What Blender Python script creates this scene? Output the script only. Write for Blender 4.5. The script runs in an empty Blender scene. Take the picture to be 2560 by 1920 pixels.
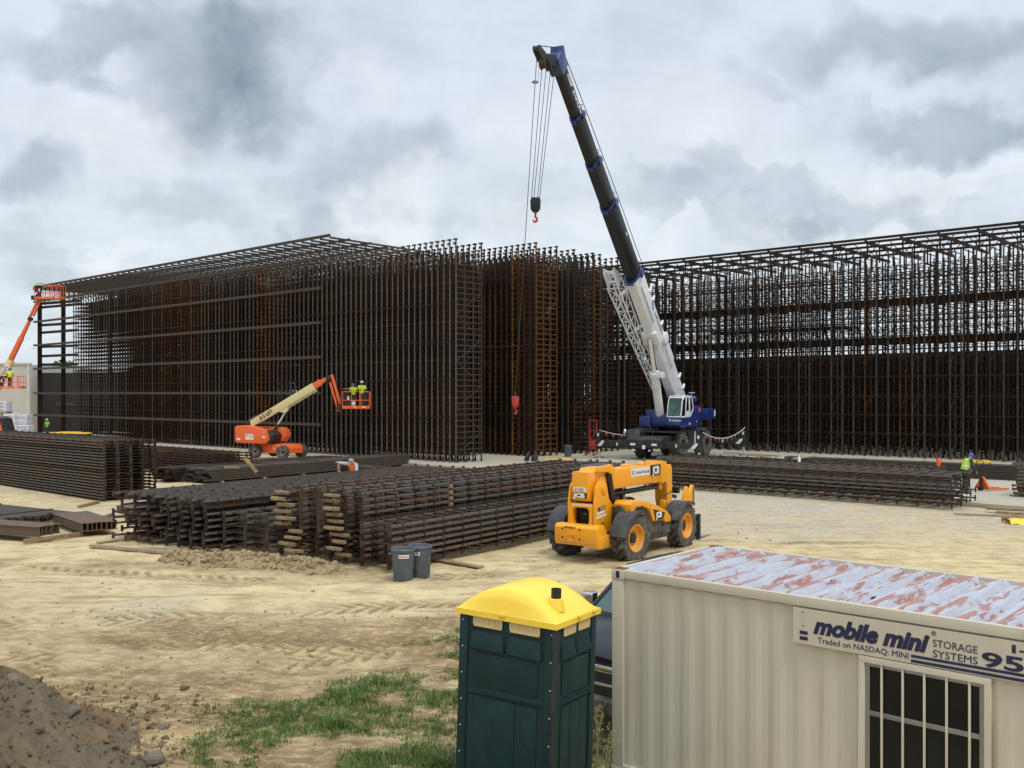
import bpy, bmesh, math, random
import numpy as np
from mathutils import Vector, Matrix, Quaternion
R = math.radians
random.seed(7)
rng = np.random.default_rng(11)
scene = bpy.context.scene
COL = scene.collection

# ---------------------------------------------------------------- camera
CAM_H = 4.5
cam_d = bpy.data.cameras.new('camera')
cam_d.sensor_width = 36.0
cam_d.lens = 2400 / 2560 * 36.0
cam_d.shift_y = 25 / 2560
cam_d.clip_start = 0.1
cam_d.clip_end = 4000
cam = bpy.data.objects.new('camera', cam_d)
cam.location = (0, 0, CAM_H)
cam.rotation_euler = (R(90), 0, 0)
COL.objects.link(cam)
scene.camera = cam
scene.view_settings.view_transform = 'Standard'
scene.view_settings.look = 'None'
scene.view_settings.exposure = 0.0
scene.view_settings.gamma = 1.0
scene.render.engine = 'CYCLES'

# ---------------------------------------------------------------- sun
SUN_EL, SUN_AZ = R(58), R(150)          # azimuth clockwise from +Y (seen from above)
sun_d = bpy.data.lights.new('sun', 'SUN')
sun_d.energy = 1.5
sun_d.angle = R(12)
sun_d.color = (1.0, 0.95, 0.87)
sun = bpy.data.objects.new('sun', sun_d)
sd = Vector((math.sin(SUN_AZ) * math.cos(SUN_EL), math.cos(SUN_AZ) * math.cos(SUN_EL), math.sin(SUN_EL)))
sun.rotation_euler = sd.to_track_quat('Z', 'Y').to_euler()
sun.location = sd * 200
COL.objects.link(sun)

# ---------------------------------------------------------------- sky
class NT:
    """tiny helper round a node tree"""
    def __init__(s, tree):
        s.t = tree
    def n(s, typ, **kw):
        nd = s.t.nodes.new(typ)
        for k, v in kw.items():
            setattr(nd, k, v)
        return nd
    def put(s, sock, v):
        if hasattr(v, 'is_linked') or isinstance(v, bpy.types.NodeSocket):
            s.t.links.new(v, sock)
        else:
            sock.default_value = v
    def math(s, op, a, b=0.0, c=None, clamp=False):
        nd = s.n('ShaderNodeMath', operation=op, use_clamp=clamp)
        s.put(nd.inputs[0], a); s.put(nd.inputs[1], b)
        if c is not None: s.put(nd.inputs[2], c)
        return nd.outputs[0]
    def vmath(s, op, a, b=(0, 0, 0)):
        nd = s.n('ShaderNodeVectorMath', operation=op)
        s.put(nd.inputs[0], a); s.put(nd.inputs[1], b)
        return nd.outputs['Value'] if op in ('LENGTH', 'DOT_PRODUCT') else nd.outputs[0]
    def vscale(s, a, f):
        nd = s.n('ShaderNodeVectorMath', operation='SCALE')
        s.put(nd.inputs[0], a); s.put(nd.inputs['Scale'], f)
        return nd.outputs[0]
    def comb(s, x, y, z):
        nd = s.n('ShaderNodeCombineXYZ')
        s.put(nd.inputs[0], x); s.put(nd.inputs[1], y); s.put(nd.inputs[2], z)
        return nd.outputs[0]
    def noise(s, vec, scale, detail=4.0, rough=0.55, dist=0.0):
        nd = s.n('ShaderNodeTexNoise')
        if vec is not None: s.put(nd.inputs['Vector'], vec)
        nd.inputs['Scale'].default_value = scale
        nd.inputs['Detail'].default_value = detail
        nd.inputs['Roughness'].default_value = rough
        nd.inputs['Distortion'].default_value = dist
        return nd.outputs['Fac'], nd.outputs['Color']
    def rng(s, v, a, b, lo=0.0, hi=1.0, smooth=True):
        nd = s.n('ShaderNodeMapRange', interpolation_type='SMOOTHSTEP' if smooth else 'LINEAR')
        s.put(nd.inputs[0], v)
        for i, x in enumerate((a, b, lo, hi)): nd.inputs[i + 1].default_value = x
        return nd.outputs[0]
    def mix(s, f, a, b, blend='MIX'):
        nd = s.n('ShaderNodeMix', data_type='RGBA', blend_type=blend)
        s.put(nd.inputs[0], f)
        for sk, v in ((nd.inputs[6], a), (nd.inputs[7], b)):
            if isinstance(v, (tuple, list)): v = (*v[:3], 1.0)
            s.put(sk, v)
        return nd.outputs[2]

world = bpy.data.worlds.new('World')
scene.world = world
world.use_nodes = True
wt = NT(world.node_tree)
world.node_tree.nodes.clear()
def build_sky():
    out = wt.n('ShaderNodeOutputWorld')
    bg = wt.n('ShaderNodeBackground')
    sky = wt.n('ShaderNodeTexSky')
    sky.sky_type = 'NISHITA'; sky.sun_disc = False
    sky.sun_elevation = SUN_EL; sky.sun_rotation = SUN_AZ
    tc = wt.n('ShaderNodeTexCoord')
    sep = wt.n('ShaderNodeSeparateXYZ')
    wt.put(sep.inputs[0], tc.outputs['Generated'])
    dx, dy, dz = sep.outputs
    zz = wt.math('MAXIMUM', dz, 0.0)
    yy = wt.math('MAXIMUM', dy, 0.05)
    u = wt.math('DIVIDE', dx, yy); v = wt.math('DIVIDE', dz, yy)
    # cloud deck seen in perspective
    den = wt.math('ADD', zz, 0.16)
    deck = wt.comb(wt.math('DIVIDE', dx, den), wt.math('DIVIDE', dy, den), 0.0)
    f1, _ = wt.noise(deck, 1.1, 7, 0.56, 0.5)
    f2, _ = wt.noise(deck, 3.2, 6, 0.55, 0.3)
    _, c3 = wt.noise(tc.outputs['Generated'], 4.0, 4, 0.6, 0.0)
    _, c4 = wt.noise(tc.outputs['Generated'], 13.0, 4, 0.6, 0.0)
    wob = wt.vmath('ADD', wt.vscale(wt.vmath('SUBTRACT', c3, (.5, .5, .5)), 0.26), wt.vscale(wt.vmath('SUBTRACT', c4, (.5, .5, .5)), 0.13))
    uv = wt.vmath('ADD', wt.comb(u, v, 0.0), wob)
    def blobs(lst):
        acc = 0.0
        for (px, py, rx, ry, a) in lst:
            c = ((px - 1280) / 2400, (985 - py) / 2400, 0.0)
            d = wt.vmath('SUBTRACT', uv, c)
            # z of the wobble is dropped by a zero scale
            d = wt.vmath('MULTIPLY', d, (2400 / rx, 2400 / ry, 0.0))
            g = wt.math('MULTIPLY', wt.rng(wt.vmath('LENGTH', d), 1.15, 0.35), a)
            acc = wt.math('ADD', acc, g) if not isinstance(acc, float) else g
        return acc
    dark = blobs([(540, 200, 270, 170, .40), (720, 150, 260, 180, .40), (620, 180, 220, 150, .20), (480, 290, 160, 90, .15), (230, 70, 330, 110, .50), (960, 400, 260, 120, .42),
                  (830, 560, 320, 90, .40), (1800, 540, 360, 90, .35), (2440, 300, 250, 90, .55),
                  (1840, 420, 230, 60, .35), (2330, 60, 420, 120, .6), (60, 450, 160, 90, .5), (470, 470, 190, 80, .3), (1930, 190, 170, 60, .2), (2150, 480, 330, 70, .3), (150, 640, 260, 90, .22)])
    lite = blobs([(330, 640, 110, 50, .7), (1640, 640, 140, 50, .7), (1010, 470, 130, 70, .6), (330, 300, 240, 120, .45), (1350, 620, 300, 60, .4),
                  (120, 260, 240, 120, .3), (1600, 300, 500, 200, .35), (2330, 430, 330, 50, .5), (2150, 560, 420, 40, .5), (900, 160, 170, 140, .3)])
    f = wt.math('ADD', wt.rng(f1, 0.45, 0.72, 0.0, 0.16), wt.rng(f2, 0.45, 0.75, 0.0, 0.06))
    f5, _ = wt.noise(tc.outputs['Generated'], 7.0, 6, 0.6, 0.2)
    f = wt.math('ADD', f, wt.math('MULTIPLY', dark, wt.rng(f5, 0.3, 0.7, 0.62, 1.05)))
    f = wt.math('SUBTRACT', f, wt.math('MULTIPLY', lite, 0.35), clamp=True)
    base = wt.mix(wt.rng(v, 0.05, 0.42), (0.79, 0.87, 0.93), (0.71, 0.78, 0.90))
    col = wt.mix(wt.math('MULTIPLY', lite, 0.85, clamp=True), base, (0.86, 0.88, 0.91))
    col = wt.mix(f, col, (0.235, 0.30, 0.375))
    f7, _ = wt.noise(tc.outputs['Generated'], 11.0, 8, 0.62, 0.6)
    f8, _ = wt.noise(deck, 2.0, 8, 0.6, 0.8)
    bil = wt.math('ADD', wt.math('MULTIPLY', wt.math('SUBTRACT', f7, 0.5), 0.30), wt.math('MULTIPLY', wt.math('SUBTRACT', f8, 0.5), 0.42))
    col = wt.vscale(col, wt.math('ADD', 1.0, bil))
    # an overcast sky is brighter overhead than near the horizon
    zen = wt.rng(dz, 0.40, 0.95, 1.0, 2.1)
    col = wt.vscale(col, zen)
    blue = wt.vscale(sky.outputs[0], 0.10)
    col = wt.mix(0.05, col, blue)
    # below the horizon: dull earth light
    low = wt.rng(dz, -0.02, 0.0)
    col = wt.mix(low, (0.22, 0.19, 0.14), col)
    wt.put(bg.inputs[0], col)
    bg.inputs[1].default_value = 1.0
    wt.put(out.inputs[0], bg.outputs[0])
build_sky()

# ---------------------------------------------------------------- site frame: U1 runs along the racks (far left), U2 across them (far right)
U1 = Vector((-0.749, 0.663, 0)); U2 = Vector((0.663, 0.749, 0))
V2 = Vector((0.586, 0.810, 0)); V1 = Vector((-0.810, 0.586, 0))
ORG = Vector((-3.56, 61.0, 0))
def at(px, depth, z=0.0):
    return Vector(((px - 1280) / 2400 * depth, depth, z))

# ---------------------------------------------------------------- materials
MATS = {}
def mat(name, color, rough=0.6, metal=0.0, var=0.0, var_scale=6.0, col2=None, bump=0.0, bump_scale=30.0, coat=0.0, dirt=None, spec=0.5, obj_var=0.0, lo=0.42, hi=0.62, mud=None, streak=None):
    """Principled material; colour broken up by noise towards col2 (or a darker self), optional dirt that settles in noise patches."""
    if name in MATS: return MATS[name]
    m = bpy.data.materials.new(name); m.use_nodes = True
    t = NT(m.node_tree)
    b = m.node_tree.nodes['Principled BSDF']
    b.inputs['Roughness'].default_value = rough
    b.inputs['Metallic'].default_value = metal
    b.inputs['Specular IOR Level'].default_value = spec
    if coat: b.inputs['Coat Weight'].default_value = coat; b.inputs['Coat Roughness'].default_value = 0.15
    geo = t.n('ShaderNodeNewGeometry')
    tc = t.n('ShaderNodeTexCoord')
    pos = tc.outputs['Object']
    col = None
    if col2 is None: col2 = tuple(c * 0.6 for c in color)
    if var > 0:
        f, _ = t.noise(pos, var_scale, 6, 0.6, 0.2)
        f = t.rng(f, lo, hi, 0.0, var)
        col = t.mix(f, color, col2)
        t.put(b.inputs['Roughness'], t.rng(f, 0, 1, rough, min(1, rough + 0.15)))
    else:
        col = t.mix(0.0, color, color)
    if obj_var:
        oi = t.n('ShaderNodeObjectInfo')
        col = t.mix(t.math('MULTIPLY', oi.outputs['Random'], obj_var), col, col2)
    if dirt:
        dcol, amt, sc = dirt
        f, _ = t.noise(pos, sc, 8, 0.65, 0.4)
        col = t.mix(t.rng(f, 0.48, 0.68, 0.0, amt), col, dcol)
    if mud:                                   # splashes of earth that stay low on the thing
        mcol, z0, z1 = mud
        sp = t.n('ShaderNodeSeparateXYZ'); t.put(sp.inputs[0], pos)
        f, _ = t.noise(pos, 5.0, 8, 0.7, 0.3)
        k = t.math('MULTIPLY', t.rng(sp.outputs[2], z1, z0), t.rng(f, .40, .66, .05, .7))
        col = t.mix(k, col, mcol)
    if streak:                                # rust and grime runs down a wall
        scol, amt = streak
        f, _ = t.noise(t.vmath('MULTIPLY', pos, (9, 9, .55)), 1.0, 6, .65, .2); g, _ = t.noise(pos, .8, 3, .6)
        col = t.mix(t.math('MULTIPLY', t.rng(f, .52, .70, 0, amt), t.rng(g, .35, .6, .3, 1)), col, scol)
    t.put(b.inputs['Base Color'], col)
    if bump:
        f, _ = t.noise(pos, bump_scale, 5, 0.6)
        bn = t.n('ShaderNodeBump'); bn.inputs['Strength'].default_value = bump; bn.inputs['Distance'].default_value = 0.02
        t.put(bn.inputs['Height'], f); t.put(b.inputs['Normal'], bn.outputs[0])
    MATS[name] = m
    return m

def steel(name, dark, light, rust, amt, scale=0.35):
    """mill steel: streaky dark scale with world-space rust, so neighbours differ"""
    m = bpy.data.materials.new(name); m.use_nodes = True
    t = NT(m.node_tree); b = m.node_tree.nodes['Principled BSDF']
    geo = t.n('ShaderNodeNewGeometry')
    oi = t.n('ShaderNodeObjectInfo')
    p = geo.outputs['Position']
    f, _ = t.noise(p, scale, 4, 0.6, 0.3)
    g, _ = t.noise(p, 4.0, 5, 0.65, 0.3)
    c = t.mix(g, dark, light)
    fr = t.math('ADD', f, t.math('MULTIPLY', t.math('SUBTRACT', oi.outputs['Random'], 0.5), 0.30))
    fr = t.math('ADD', fr, t.math('MULTIPLY', t.math('SUBTRACT', g, 0.5), 0.5))
    fr = t.rng(fr, 0.5, 0.72, 0.0, amt)
    c = t.mix(fr, c, rust)
    t.put(b.inputs['Base Color'], c)
    b.inputs['Roughness'].default_value = 0.66
    b.inputs['Specular IOR Level'].default_value = 0.22
    MATS[name] = m
    return m
M = MATS
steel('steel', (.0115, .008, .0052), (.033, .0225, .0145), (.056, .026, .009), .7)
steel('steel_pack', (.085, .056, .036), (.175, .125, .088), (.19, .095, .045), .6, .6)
steel('steel_front_lit', (.075, .060, .045), (.145, .120, .094), (.12, .062, .027), .6)  # paler than plain steel: daylight on the front posts painted into the colour
steel('steel_chord_lit', (.065, .056, .046), (.17, .148, .12), (.16, .08, .036), .5, .5)  # paler steel: light catching the long chords is put into the colour
steel('steel_rust', (.019, .011, .006), (.046, .025, .012), (.105, .046, .015), .7)
steel('steel_orange', (.065, .030, .010), (.125, .060, .018), (.20, .092, .024), .8, .8)
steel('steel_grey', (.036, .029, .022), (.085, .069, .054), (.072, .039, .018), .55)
steel('steel_flat', (.026, .020, .014), (.075, .058, .042), (.11, .052, .022), .55, .5)
mat('orange', (.78, .125, .020), .42, var=.25, var_scale=2, col2=(.62, .10, .02), dirt=((.35, .24, .13), .35, 3))
mat('cream', (.66, .56, .27), .45, var=.3, var_scale=1.5, col2=(.52, .43, .22), dirt=((.30, .23, .13), .3, 2))
mat('yellow', (.86, .355, .006), .40, var=.25, var_scale=2.0, col2=(.78, .30, .006), dirt=((.50, .30, .09), .12, 2.2), coat=.1, mud=((.36, .27, .15), .35, 1.0))
mat('black', (.014, .014, .016), .5, var=.4, var_scale=4, col2=(.035, .033, .03), dirt=((.10, .085, .06), .3, 2.5))
mat('black_gloss', (.010, .011, .014), .3, var=.3, var_scale=3, col2=(.025, .025, .028))
mat('plastic_black', (.036, .037, .040), .6, var=.3, var_scale=5, col2=(.058, .056, .053), dirt=((.16, .135, .09), .45, 3), mud=((.26, .205, .125), .35, 1.1))
mat('rubber', (.060, .055, .047), .9, var=.6, var_scale=6, col2=(.13, .115, .088), dirt=((.24, .195, .13), .6, 5), bump=.4)
mat('white', (.74, .75, .76), .38, var=.25, var_scale=1.4, col2=(.60, .61, .61), dirt=((.36, .34, .30), .25, 1.6))
mat('white_plain', (.78, .78, .76), .5)
mat('blue', (.010, .030, .150), .35, var=.25, var_scale=2, col2=(.018, .03, .10), coat=.2)
mat('navy', (.012, .013, .055), .5, var=.2, var_scale=9, col2=(.03, .03, .09))
mat('boom_black', (.011, .012, .013), .38, var=.35, var_scale=1.2, col2=(.020, .022, .023), spec=.35)
mat('glass_dark', (.008, .010, .010), .12, spec=.25)
mat('glass_green', (.035, .075, .068), .08, spec=.4, var=.4, var_scale=1.1, col2=(.13, .19, .17))
mat('chrome', (.75, .76, .78), .12, 1.0)
mat('metal', (.32, .33, .34), .35, .9, var=.3, var_scale=8)
mat('wood', (.37, .26, .13), .8, var=.7, var_scale=5, col2=(.22, .145, .07), dirt=((.13, .085, .045), .65, 6), bump=.3, bump_scale=18, obj_var=.7)
mat('wood_grey', (.36, .285, .175), .85, var=.5, var_scale=4, col2=(.24, .18, .11), bump=.3, bump_scale=20, obj_var=.4)
mat('red', (.42, .03, .028), .5, var=.3, var_scale=6, dirt=((.22, .12, .08), .3, 5))
mat('hivis', (.52, .86, .03), .7, var=.2, var_scale=9, col2=(.36, .62, .03))
mat('hivis_dull', (.42, .58, .07), .75, var=.3, var_scale=9, col2=(.28, .4, .06))
mat('hivis_orange', (.85, .15, .02), .7, var=.2, var_scale=9)
mat('shirt_grey', (.055, .06, .075), .85, var=.4, var_scale=10)
mat('shirt_blue', (.40, .44, .56), .85, var=.3, var_scale=8)
mat('shirt_green', (.20, .60, .05), .8, var=.3, var_scale=8)
mat('trousers', (.045, .040, .030), .9, var=.4, var_scale=8, col2=(.09, .075, .05))
mat('skin', (.42, .22, .14), .55)
mat('skin_dark', (.12, .06, .04), .55)
mat('hat_blue', (.02, .07, .42), .35)
mat('hat_white', (.68, .64, .60), .4, var=.4, var_scale=14, col2=(.4, .32, .28))
mat('hat_camo', (.34, .29, .22), .5, var=.8, var_scale=22, col2=(.10, .09, .06))
mat('boot', (.05, .035, .022), .8)
mat('harness', (.22, .05, .03), .8)
mat('decal_white', (.74, .74, .72), .55, var=.3, var_scale=30, col2=(.6, .6, .6))
mat('decal_black', (.015, .015, .015), .5)
mat('decal_red', (.60, .10, .10), .5)
mat('yellow_plastic', (.86, .60, .02), .5, var=.2, var_scale=4, col2=(.7, .48, .03))
mat('bin_grey', (.072, .098, .112), .5, var=.4, var_scale=5, col2=(.10, .125, .135), dirt=((.22, .19, .14), .35, 6))
mat('concrete', (.39, .35, .27), .9, var=.6, var_scale=.25, col2=(.43, .375, .275), dirt=((.45, .37, .23), .7, .12), bump=.2, bump_scale=3)
mat('tilt_wall', (.52, .50, .43), .85, var=.3, var_scale=.4, col2=(.46, .44, .38), dirt=((.40, .38, .33), .25, .25))
mat('dark_clad', (.018, .017, .017), .8, var=.4, var_scale=.3, col2=(.035, .03, .026))
mat('dark_rust_clad', (.028, .019, .013), .85, var=.7, var_scale=.5, col2=(.060, .036, .020))
mat('wrap', (.62, .64, .68), .35, var=.5, var_scale=3, col2=(.46, .48, .53), bump=.5, bump_scale=4)

# ---------------------------------------------------------------- mesh builder
class MB:
    def __init__(s):
        s.v = []; s.f = []; s.m = []; s.mi = 0; s.X = None
    def _add(s, vs, fs):
        o = len(s.v)
        if s.X is not None: vs = [s.X @ Vector(p) for p in vs]
        s.v.extend([tuple(p) for p in vs])
        s.f.extend([tuple(i + o for i in f) for f in fs])
        s.m.extend([s.mi] * len(fs))
    def box(s, c, d, rot=None, tx=1.0, ty=1.0):
        """box of size d centred on c; tx, ty scale the top"""
        hx, hy, hz = d[0] / 2, d[1] / 2, d[2] / 2
        vs = [(-hx, -hy, -hz), (hx, -hy, -hz), (hx, hy, -hz), (-hx, hy, -hz),
              (-hx * tx, -hy * ty, hz), (hx * tx, -hy * ty, hz), (hx * tx, hy * ty, hz), (-hx * tx, hy * ty, hz)]
        c = Vector(c)
        if rot is not None: vs = [rot @ Vector(p) + c for p in vs]
        else: vs = [Vector(p) + c for p in vs]
        s._add(vs, [(3, 2, 1, 0), (4, 5, 6, 7), (0, 1, 5, 4), (1, 2, 6, 5), (2, 3, 7, 6), (3, 0, 4, 7)])
        return s
    def bx(s, x0, x1, y0, y1, z0, z1):
        return s.box(((x0 + x1) / 2, (y0 + y1) / 2, (z0 + z1) / 2), (abs(x1 - x0), abs(y1 - y0), abs(z1 - z0)))
    def beam(s, a, b, w, h=None, up=(0, 0, 1), w2=None, h2=None):
        a = Vector(a); b = Vector(b); h = w if h is None else h
        w2 = w if w2 is None else w2; h2 = h if h2 is None else h2
        d = (b - a).normalized(); up = Vector(up)
        if abs(d.dot(up)) > .99: up = Vector((1, 0, 0)) if abs(d.x) < .9 else Vector((0, 1, 0))
        r = d.cross(up).normalized(); u = r.cross(d)
        vs = []
        for p, ww, hh in ((a, w, h), (b, w2, h2)):
            vs += [p - r * ww / 2 - u * hh / 2, p + r * ww / 2 - u * hh / 2, p + r * ww / 2 + u * hh / 2, p - r * ww / 2 + u * hh / 2]
        s._add(vs, [(0, 1, 2, 3), (7, 6, 5, 4), (0, 4, 5, 1), (1, 5, 6, 2), (2, 6, 7, 3), (3, 7, 4, 0)])
        return s
    def tube(s, pts, r, n=8, r2=None, cap=True):
        pts = [Vector(p) for p in pts]
        k = len(pts); vs = []; fs = []
        prev = None
        for i, p in enumerate(pts):
            d = (pts[min(i + 1, k - 1)] - pts[max(i - 1, 0)]).normalized()
            if prev is None:
                a = Vector((0, 0, 1)) if abs(d.z) < .9 else Vector((1, 0, 0))
                x = d.cross(a).normalized()
            else:
                x = (prev - d * prev.dot(d)).normalized()
            prev = x; y = d.cross(x)
            rr = r if r2 is None else r + (r2 - r) * i / (k - 1)
            if isinstance(r, (list, tuple)): rr = r[i]
            for j in range(n):
                t = 2 * math.pi * j / n
                vs.append(p + (x * math.cos(t) + y * math.sin(t)) * rr)
        for i in range(k - 1):
            for j in range(n):
                j2 = (j + 1) % n
                fs.append((i * n + j, i * n + j2, (i + 1) * n + j2, (i + 1) * n + j))
        if cap:
            fs.append(tuple(range(n - 1, -1, -1)))
            fs.append(tuple((k - 1) * n + j for j in range(n)))
        s._add(vs, fs)
        return s
    def prism(s, pts, a, b, axis='y', inset=0.0):
        """polygon (2-D points) extruded between a and b along an axis: y -> pts are (x,z); x -> (y,z); z -> (x,y)"""
        n = len(pts)
        def w(p, t):
            return {'y': (p[0], t, p[1]), 'x': (t, p[0], p[1]), 'z': (p[0], p[1], t)}[axis]
        area = sum(pts[i][0] * pts[(i + 1) % n][1] - pts[(i + 1) % n][0] * pts[i][1] for i in range(n))
        flip = (area > 0) != (axis != 'y')
        vs = [w(p, a) for p in pts] + [w(p, b) for p in pts]
        fs = [tuple(range(n)), tuple(range(2 * n - 1, n - 1, -1))] + [(i, i + n, (i + 1) % n + n, (i + 1) % n) for i in range(n)]
        if (b < a) != flip: pass
        else: fs = [tuple(reversed(f)) for f in fs]
        fs = [tuple(reversed(f)) for f in fs]
        s._add(vs, fs)
        return s
    def lathe(s, prof, c=(0, 0, 0), axis='z', n=24, close=False, cap=True):
        """profile of (radius, along) turned round an axis through c"""
        c = Vector(c); vs = []; fs = []
        for r_, a_ in prof:
            for j in range(n):
                t = 2 * math.pi * j / n
                p = {'z': (r_ * math.cos(t), r_ * math.sin(t), a_), 'y': (r_ * math.sin(t), a_, r_ * math.cos(t)), 'x': (a_, r_ * math.cos(t), r_ * math.sin(t))}[axis]
                vs.append(c + Vector(p))
        k = len(prof)
        for i in range(k - 1 if not close else k):
            i2 = (i + 1) % k
            for j in range(n):
                j2 = (j + 1) % n
                fs.append((i * n + j, i * n + j2, i2 * n + j2, i2 * n + j))
        if not close and cap:
            if prof[0][0] > 1e-4: fs.append(tuple(range(n - 1, -1, -1)))
            if prof[-1][0] > 1e-4: fs.append(tuple((k - 1) * n + j for j in range(n)))
        s._add(vs, fs)
        return s
    def ball(s, c, r, n=10, sc=(1, 1, 1)):
        prof = [(max(1e-5, math.sin(math.pi * i / n)) , -math.cos(math.pi * i / n)) for i in range(n + 1)]
        c = Vector(c)
        o = len(s.v); X = s.X; s.X = None
        s.lathe([(p * r, a * r) for p, a in prof], (0, 0, 0), 'z', n + 2)
        for i in range(o, len(s.v)):
            p = Vector(s.v[i]); p = Vector((p.x * sc[0], p.y * sc[1], p.z * sc[2])) + c
            s.v[i] = tuple(X @ p if X is not None else p)
        s.X = X
        return s
    def sweep(s, sec, pts, up=(0, 0, 1)):
        """closed cross-section (list of (side, up)) swept along points"""
        up = Vector(up); pts = [Vector(p) for p in pts]; n = len(sec); vs = []; k = len(pts)
        for i, p in enumerate(pts):
            d = (pts[min(i + 1, k - 1)] - pts[max(i - 1, 0)]).normalized()
            r = d.cross(up).normalized(); u = r.cross(d)
            for a, b in sec: vs.append(p + r * a + u * b)
        fs = [(i * n + j, (i + 1) * n + j, (i + 1) * n + (j + 1) % n, i * n + (j + 1) % n) for i in range(k - 1) for j in range(n)]
        fs += [tuple(range(n)), tuple((k - 1) * n + j for j in range(n - 1, -1, -1))]
        s._add(vs, fs)
        return s
    def mesh(s, name, mats, bevel=0.0, smooth=False, angle=35, fix=True):
        me = bpy.data.meshes.new(name)
        me.from_pydata(s.v, [], s.f)
        for m in mats: me.materials.append(m)
        if len(mats) > 1: me.polygons.foreach_set('material_index', s.m)
        if fix or bevel:
            bm = bmesh.new(); bm.from_mesh(me)
            if bevel:
                bmesh.ops.remove_doubles(bm, verts=bm.verts, dist=1e-5)
                bmesh.ops.recalc_face_normals(bm, faces=bm.faces)
                ed = [e for e in bm.edges if len(e.link_faces) == 2 and e.calc_face_angle(0) > R(28)]
                bmesh.ops.bevel(bm, geom=ed, offset=bevel, segments=2, profile=.6, affect='EDGES', clamp_overlap=True)
            else:
                bmesh.ops.recalc_face_normals(bm, faces=bm.faces)
            bm.to_mesh(me); bm.free()
        if smooth or bevel:
            me.shade_smooth()
            me.set_sharp_from_angle(angle=R(angle))
        me.update()
        return me
    def build(s, name, mats, parent=None, bevel=0.0, smooth=False, angle=35, fix=True):
        if not isinstance(mats, (list, tuple)): mats = [mats]
        mats = [M[x] if isinstance(x, str) else x for x in mats]
        o = bpy.data.objects.new(name, s.mesh(name, mats, bevel, smooth, angle, fix))
        COL.objects.link(o)
        if parent is not None: o.parent = parent
        return o

def each(s, name, m, parent):
    """one object per six-faced box in the builder"""
    for k in range(0, len(s.f), 6):
        b = MB(); idx = sorted({i for f in s.f[k:k + 6] for i in f}); mp = {i: j for j, i in enumerate(idx)}
        b.v = [s.v[i] for i in idx]; b.f = [tuple(mp[i] for i in f) for f in s.f[k:k + 6]]; b.m = [0] * 6
        b.build(name, m, parent)
def tag(o, label=None, cat=None, group=None, kind=None):
    if label: o['label'] = label
    if cat: o['category'] = cat
    if group: o['group'] = group
    if kind: o['kind'] = kind
    return o
def empty(name, loc, yaw=0.0, rot=None):
    o = bpy.data.objects.new(name, None); COL.objects.link(o)
    o.empty_display_size = .3
    o.location = loc
    o.rotation_euler = rot if rot is not None else (0, 0, yaw)
    return o
def frame_m(o, r, u):
    """matrix that lays text at o, reading along r with its top towards u"""
    r = Vector(r).normalized(); u = Vector(u); u = (u - r * u.dot(r)).normalized(); n = r.cross(u)
    m = Matrix.Identity(4)
    for i in range(3): m[i][0] = r[i]; m[i][1] = u[i]; m[i][2] = n[i]; m[i][3] = o[i]
    return m
def text(body, size, o, r, u, m, parent, name='lettering', shear=0.0, bold=0.0, sx=1.0, depth=.002, align='LEFT', width=None, space=1.0):
    c = bpy.data.curves.new('t', 'FONT'); c.body = body; c.size = size; c.shear = shear; c.offset = bold
    c.extrude = depth; c.align_x = align; c.space_character = space; c.resolution_u = 3
    ob = bpy.data.objects.new('t', c); COL.objects.link(ob)
    bpy.context.view_layer.update()
    me = bpy.data.meshes.new_from_object(ob)
    bpy.data.objects.remove(ob); bpy.data.curves.remove(c)
    if width:
        xs = [v.co.x for v in me.vertices]; sx = width / (max(xs) - min(xs))
    me.transform(Matrix.Diagonal((sx, 1, 1, 1)))
    me.transform(frame_m(o, r, u))
    me.materials.clear(); me.materials.append(M[m] if isinstance(m, str) else m)
    me.name = name
    t = bpy.data.objects.new(name, me); COL.objects.link(t); t.parent = parent
    return t
def kids(o, all_objs=None):
    return list(o.children)
def copy_tree(o, parent=None):
    c = o.copy(); COL.objects.link(c)
    if parent is not None: c.parent = parent
    for ch in list(o.children): copy_tree(ch, c)
    return c
ORD = ['topmost', 'second', 'third', 'fourth', 'fifth', 'sixth', 'seventh', 'eighth', 'ninth', 'tenth', 'eleventh', 'twelfth', 'thirteenth', 'fourteenth', 'fifteenth', 'sixteenth', 'seventeenth', 'eighteenth', 'nineteenth', 'twentieth', 'twenty-first', 'twenty-second', 'twenty-third', 'twenty-fourth']
def rank(i, n, what):
    if i == 0: return 'topmost of ' + what
    if i == n - 1: return 'lowest of ' + what
    return ORD[i] + ' from top of ' + what
# ================================================================ GROUND
_tab = rng.random((512, 512))
def vnoise(x, y):
    xi = np.floor(x).astype(int); yi = np.floor(y).astype(int)
    fx = x - xi; fy = y - yi
    fx = fx * fx * (3 - 2 * fx); fy = fy * fy * (3 - 2 * fy)
    a = _tab[xi % 512, yi % 512]; b = _tab[(xi + 1) % 512, yi % 512]
    c = _tab[xi % 512, (yi + 1) % 512]; d = _tab[(xi + 1) % 512, (yi + 1) % 512]
    return (a + (b - a) * fx) * (1 - fy) + (c + (d - c) * fx) * fy
def fbm(x, y, sc, oct=4, gain=.5):
    s = 0; a = 1; t = 0
    for i in range(oct):
        s = s + a * vnoise(x * sc + 17.3 * i, y * sc + 9.1 * i); t += a; a *= gain; sc *= 2.03
    return s / t
def sstep(a, b, x):
    t = np.clip((x - a) / (b - a), 0, 1); return t * t * (3 - 2 * t)
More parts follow.
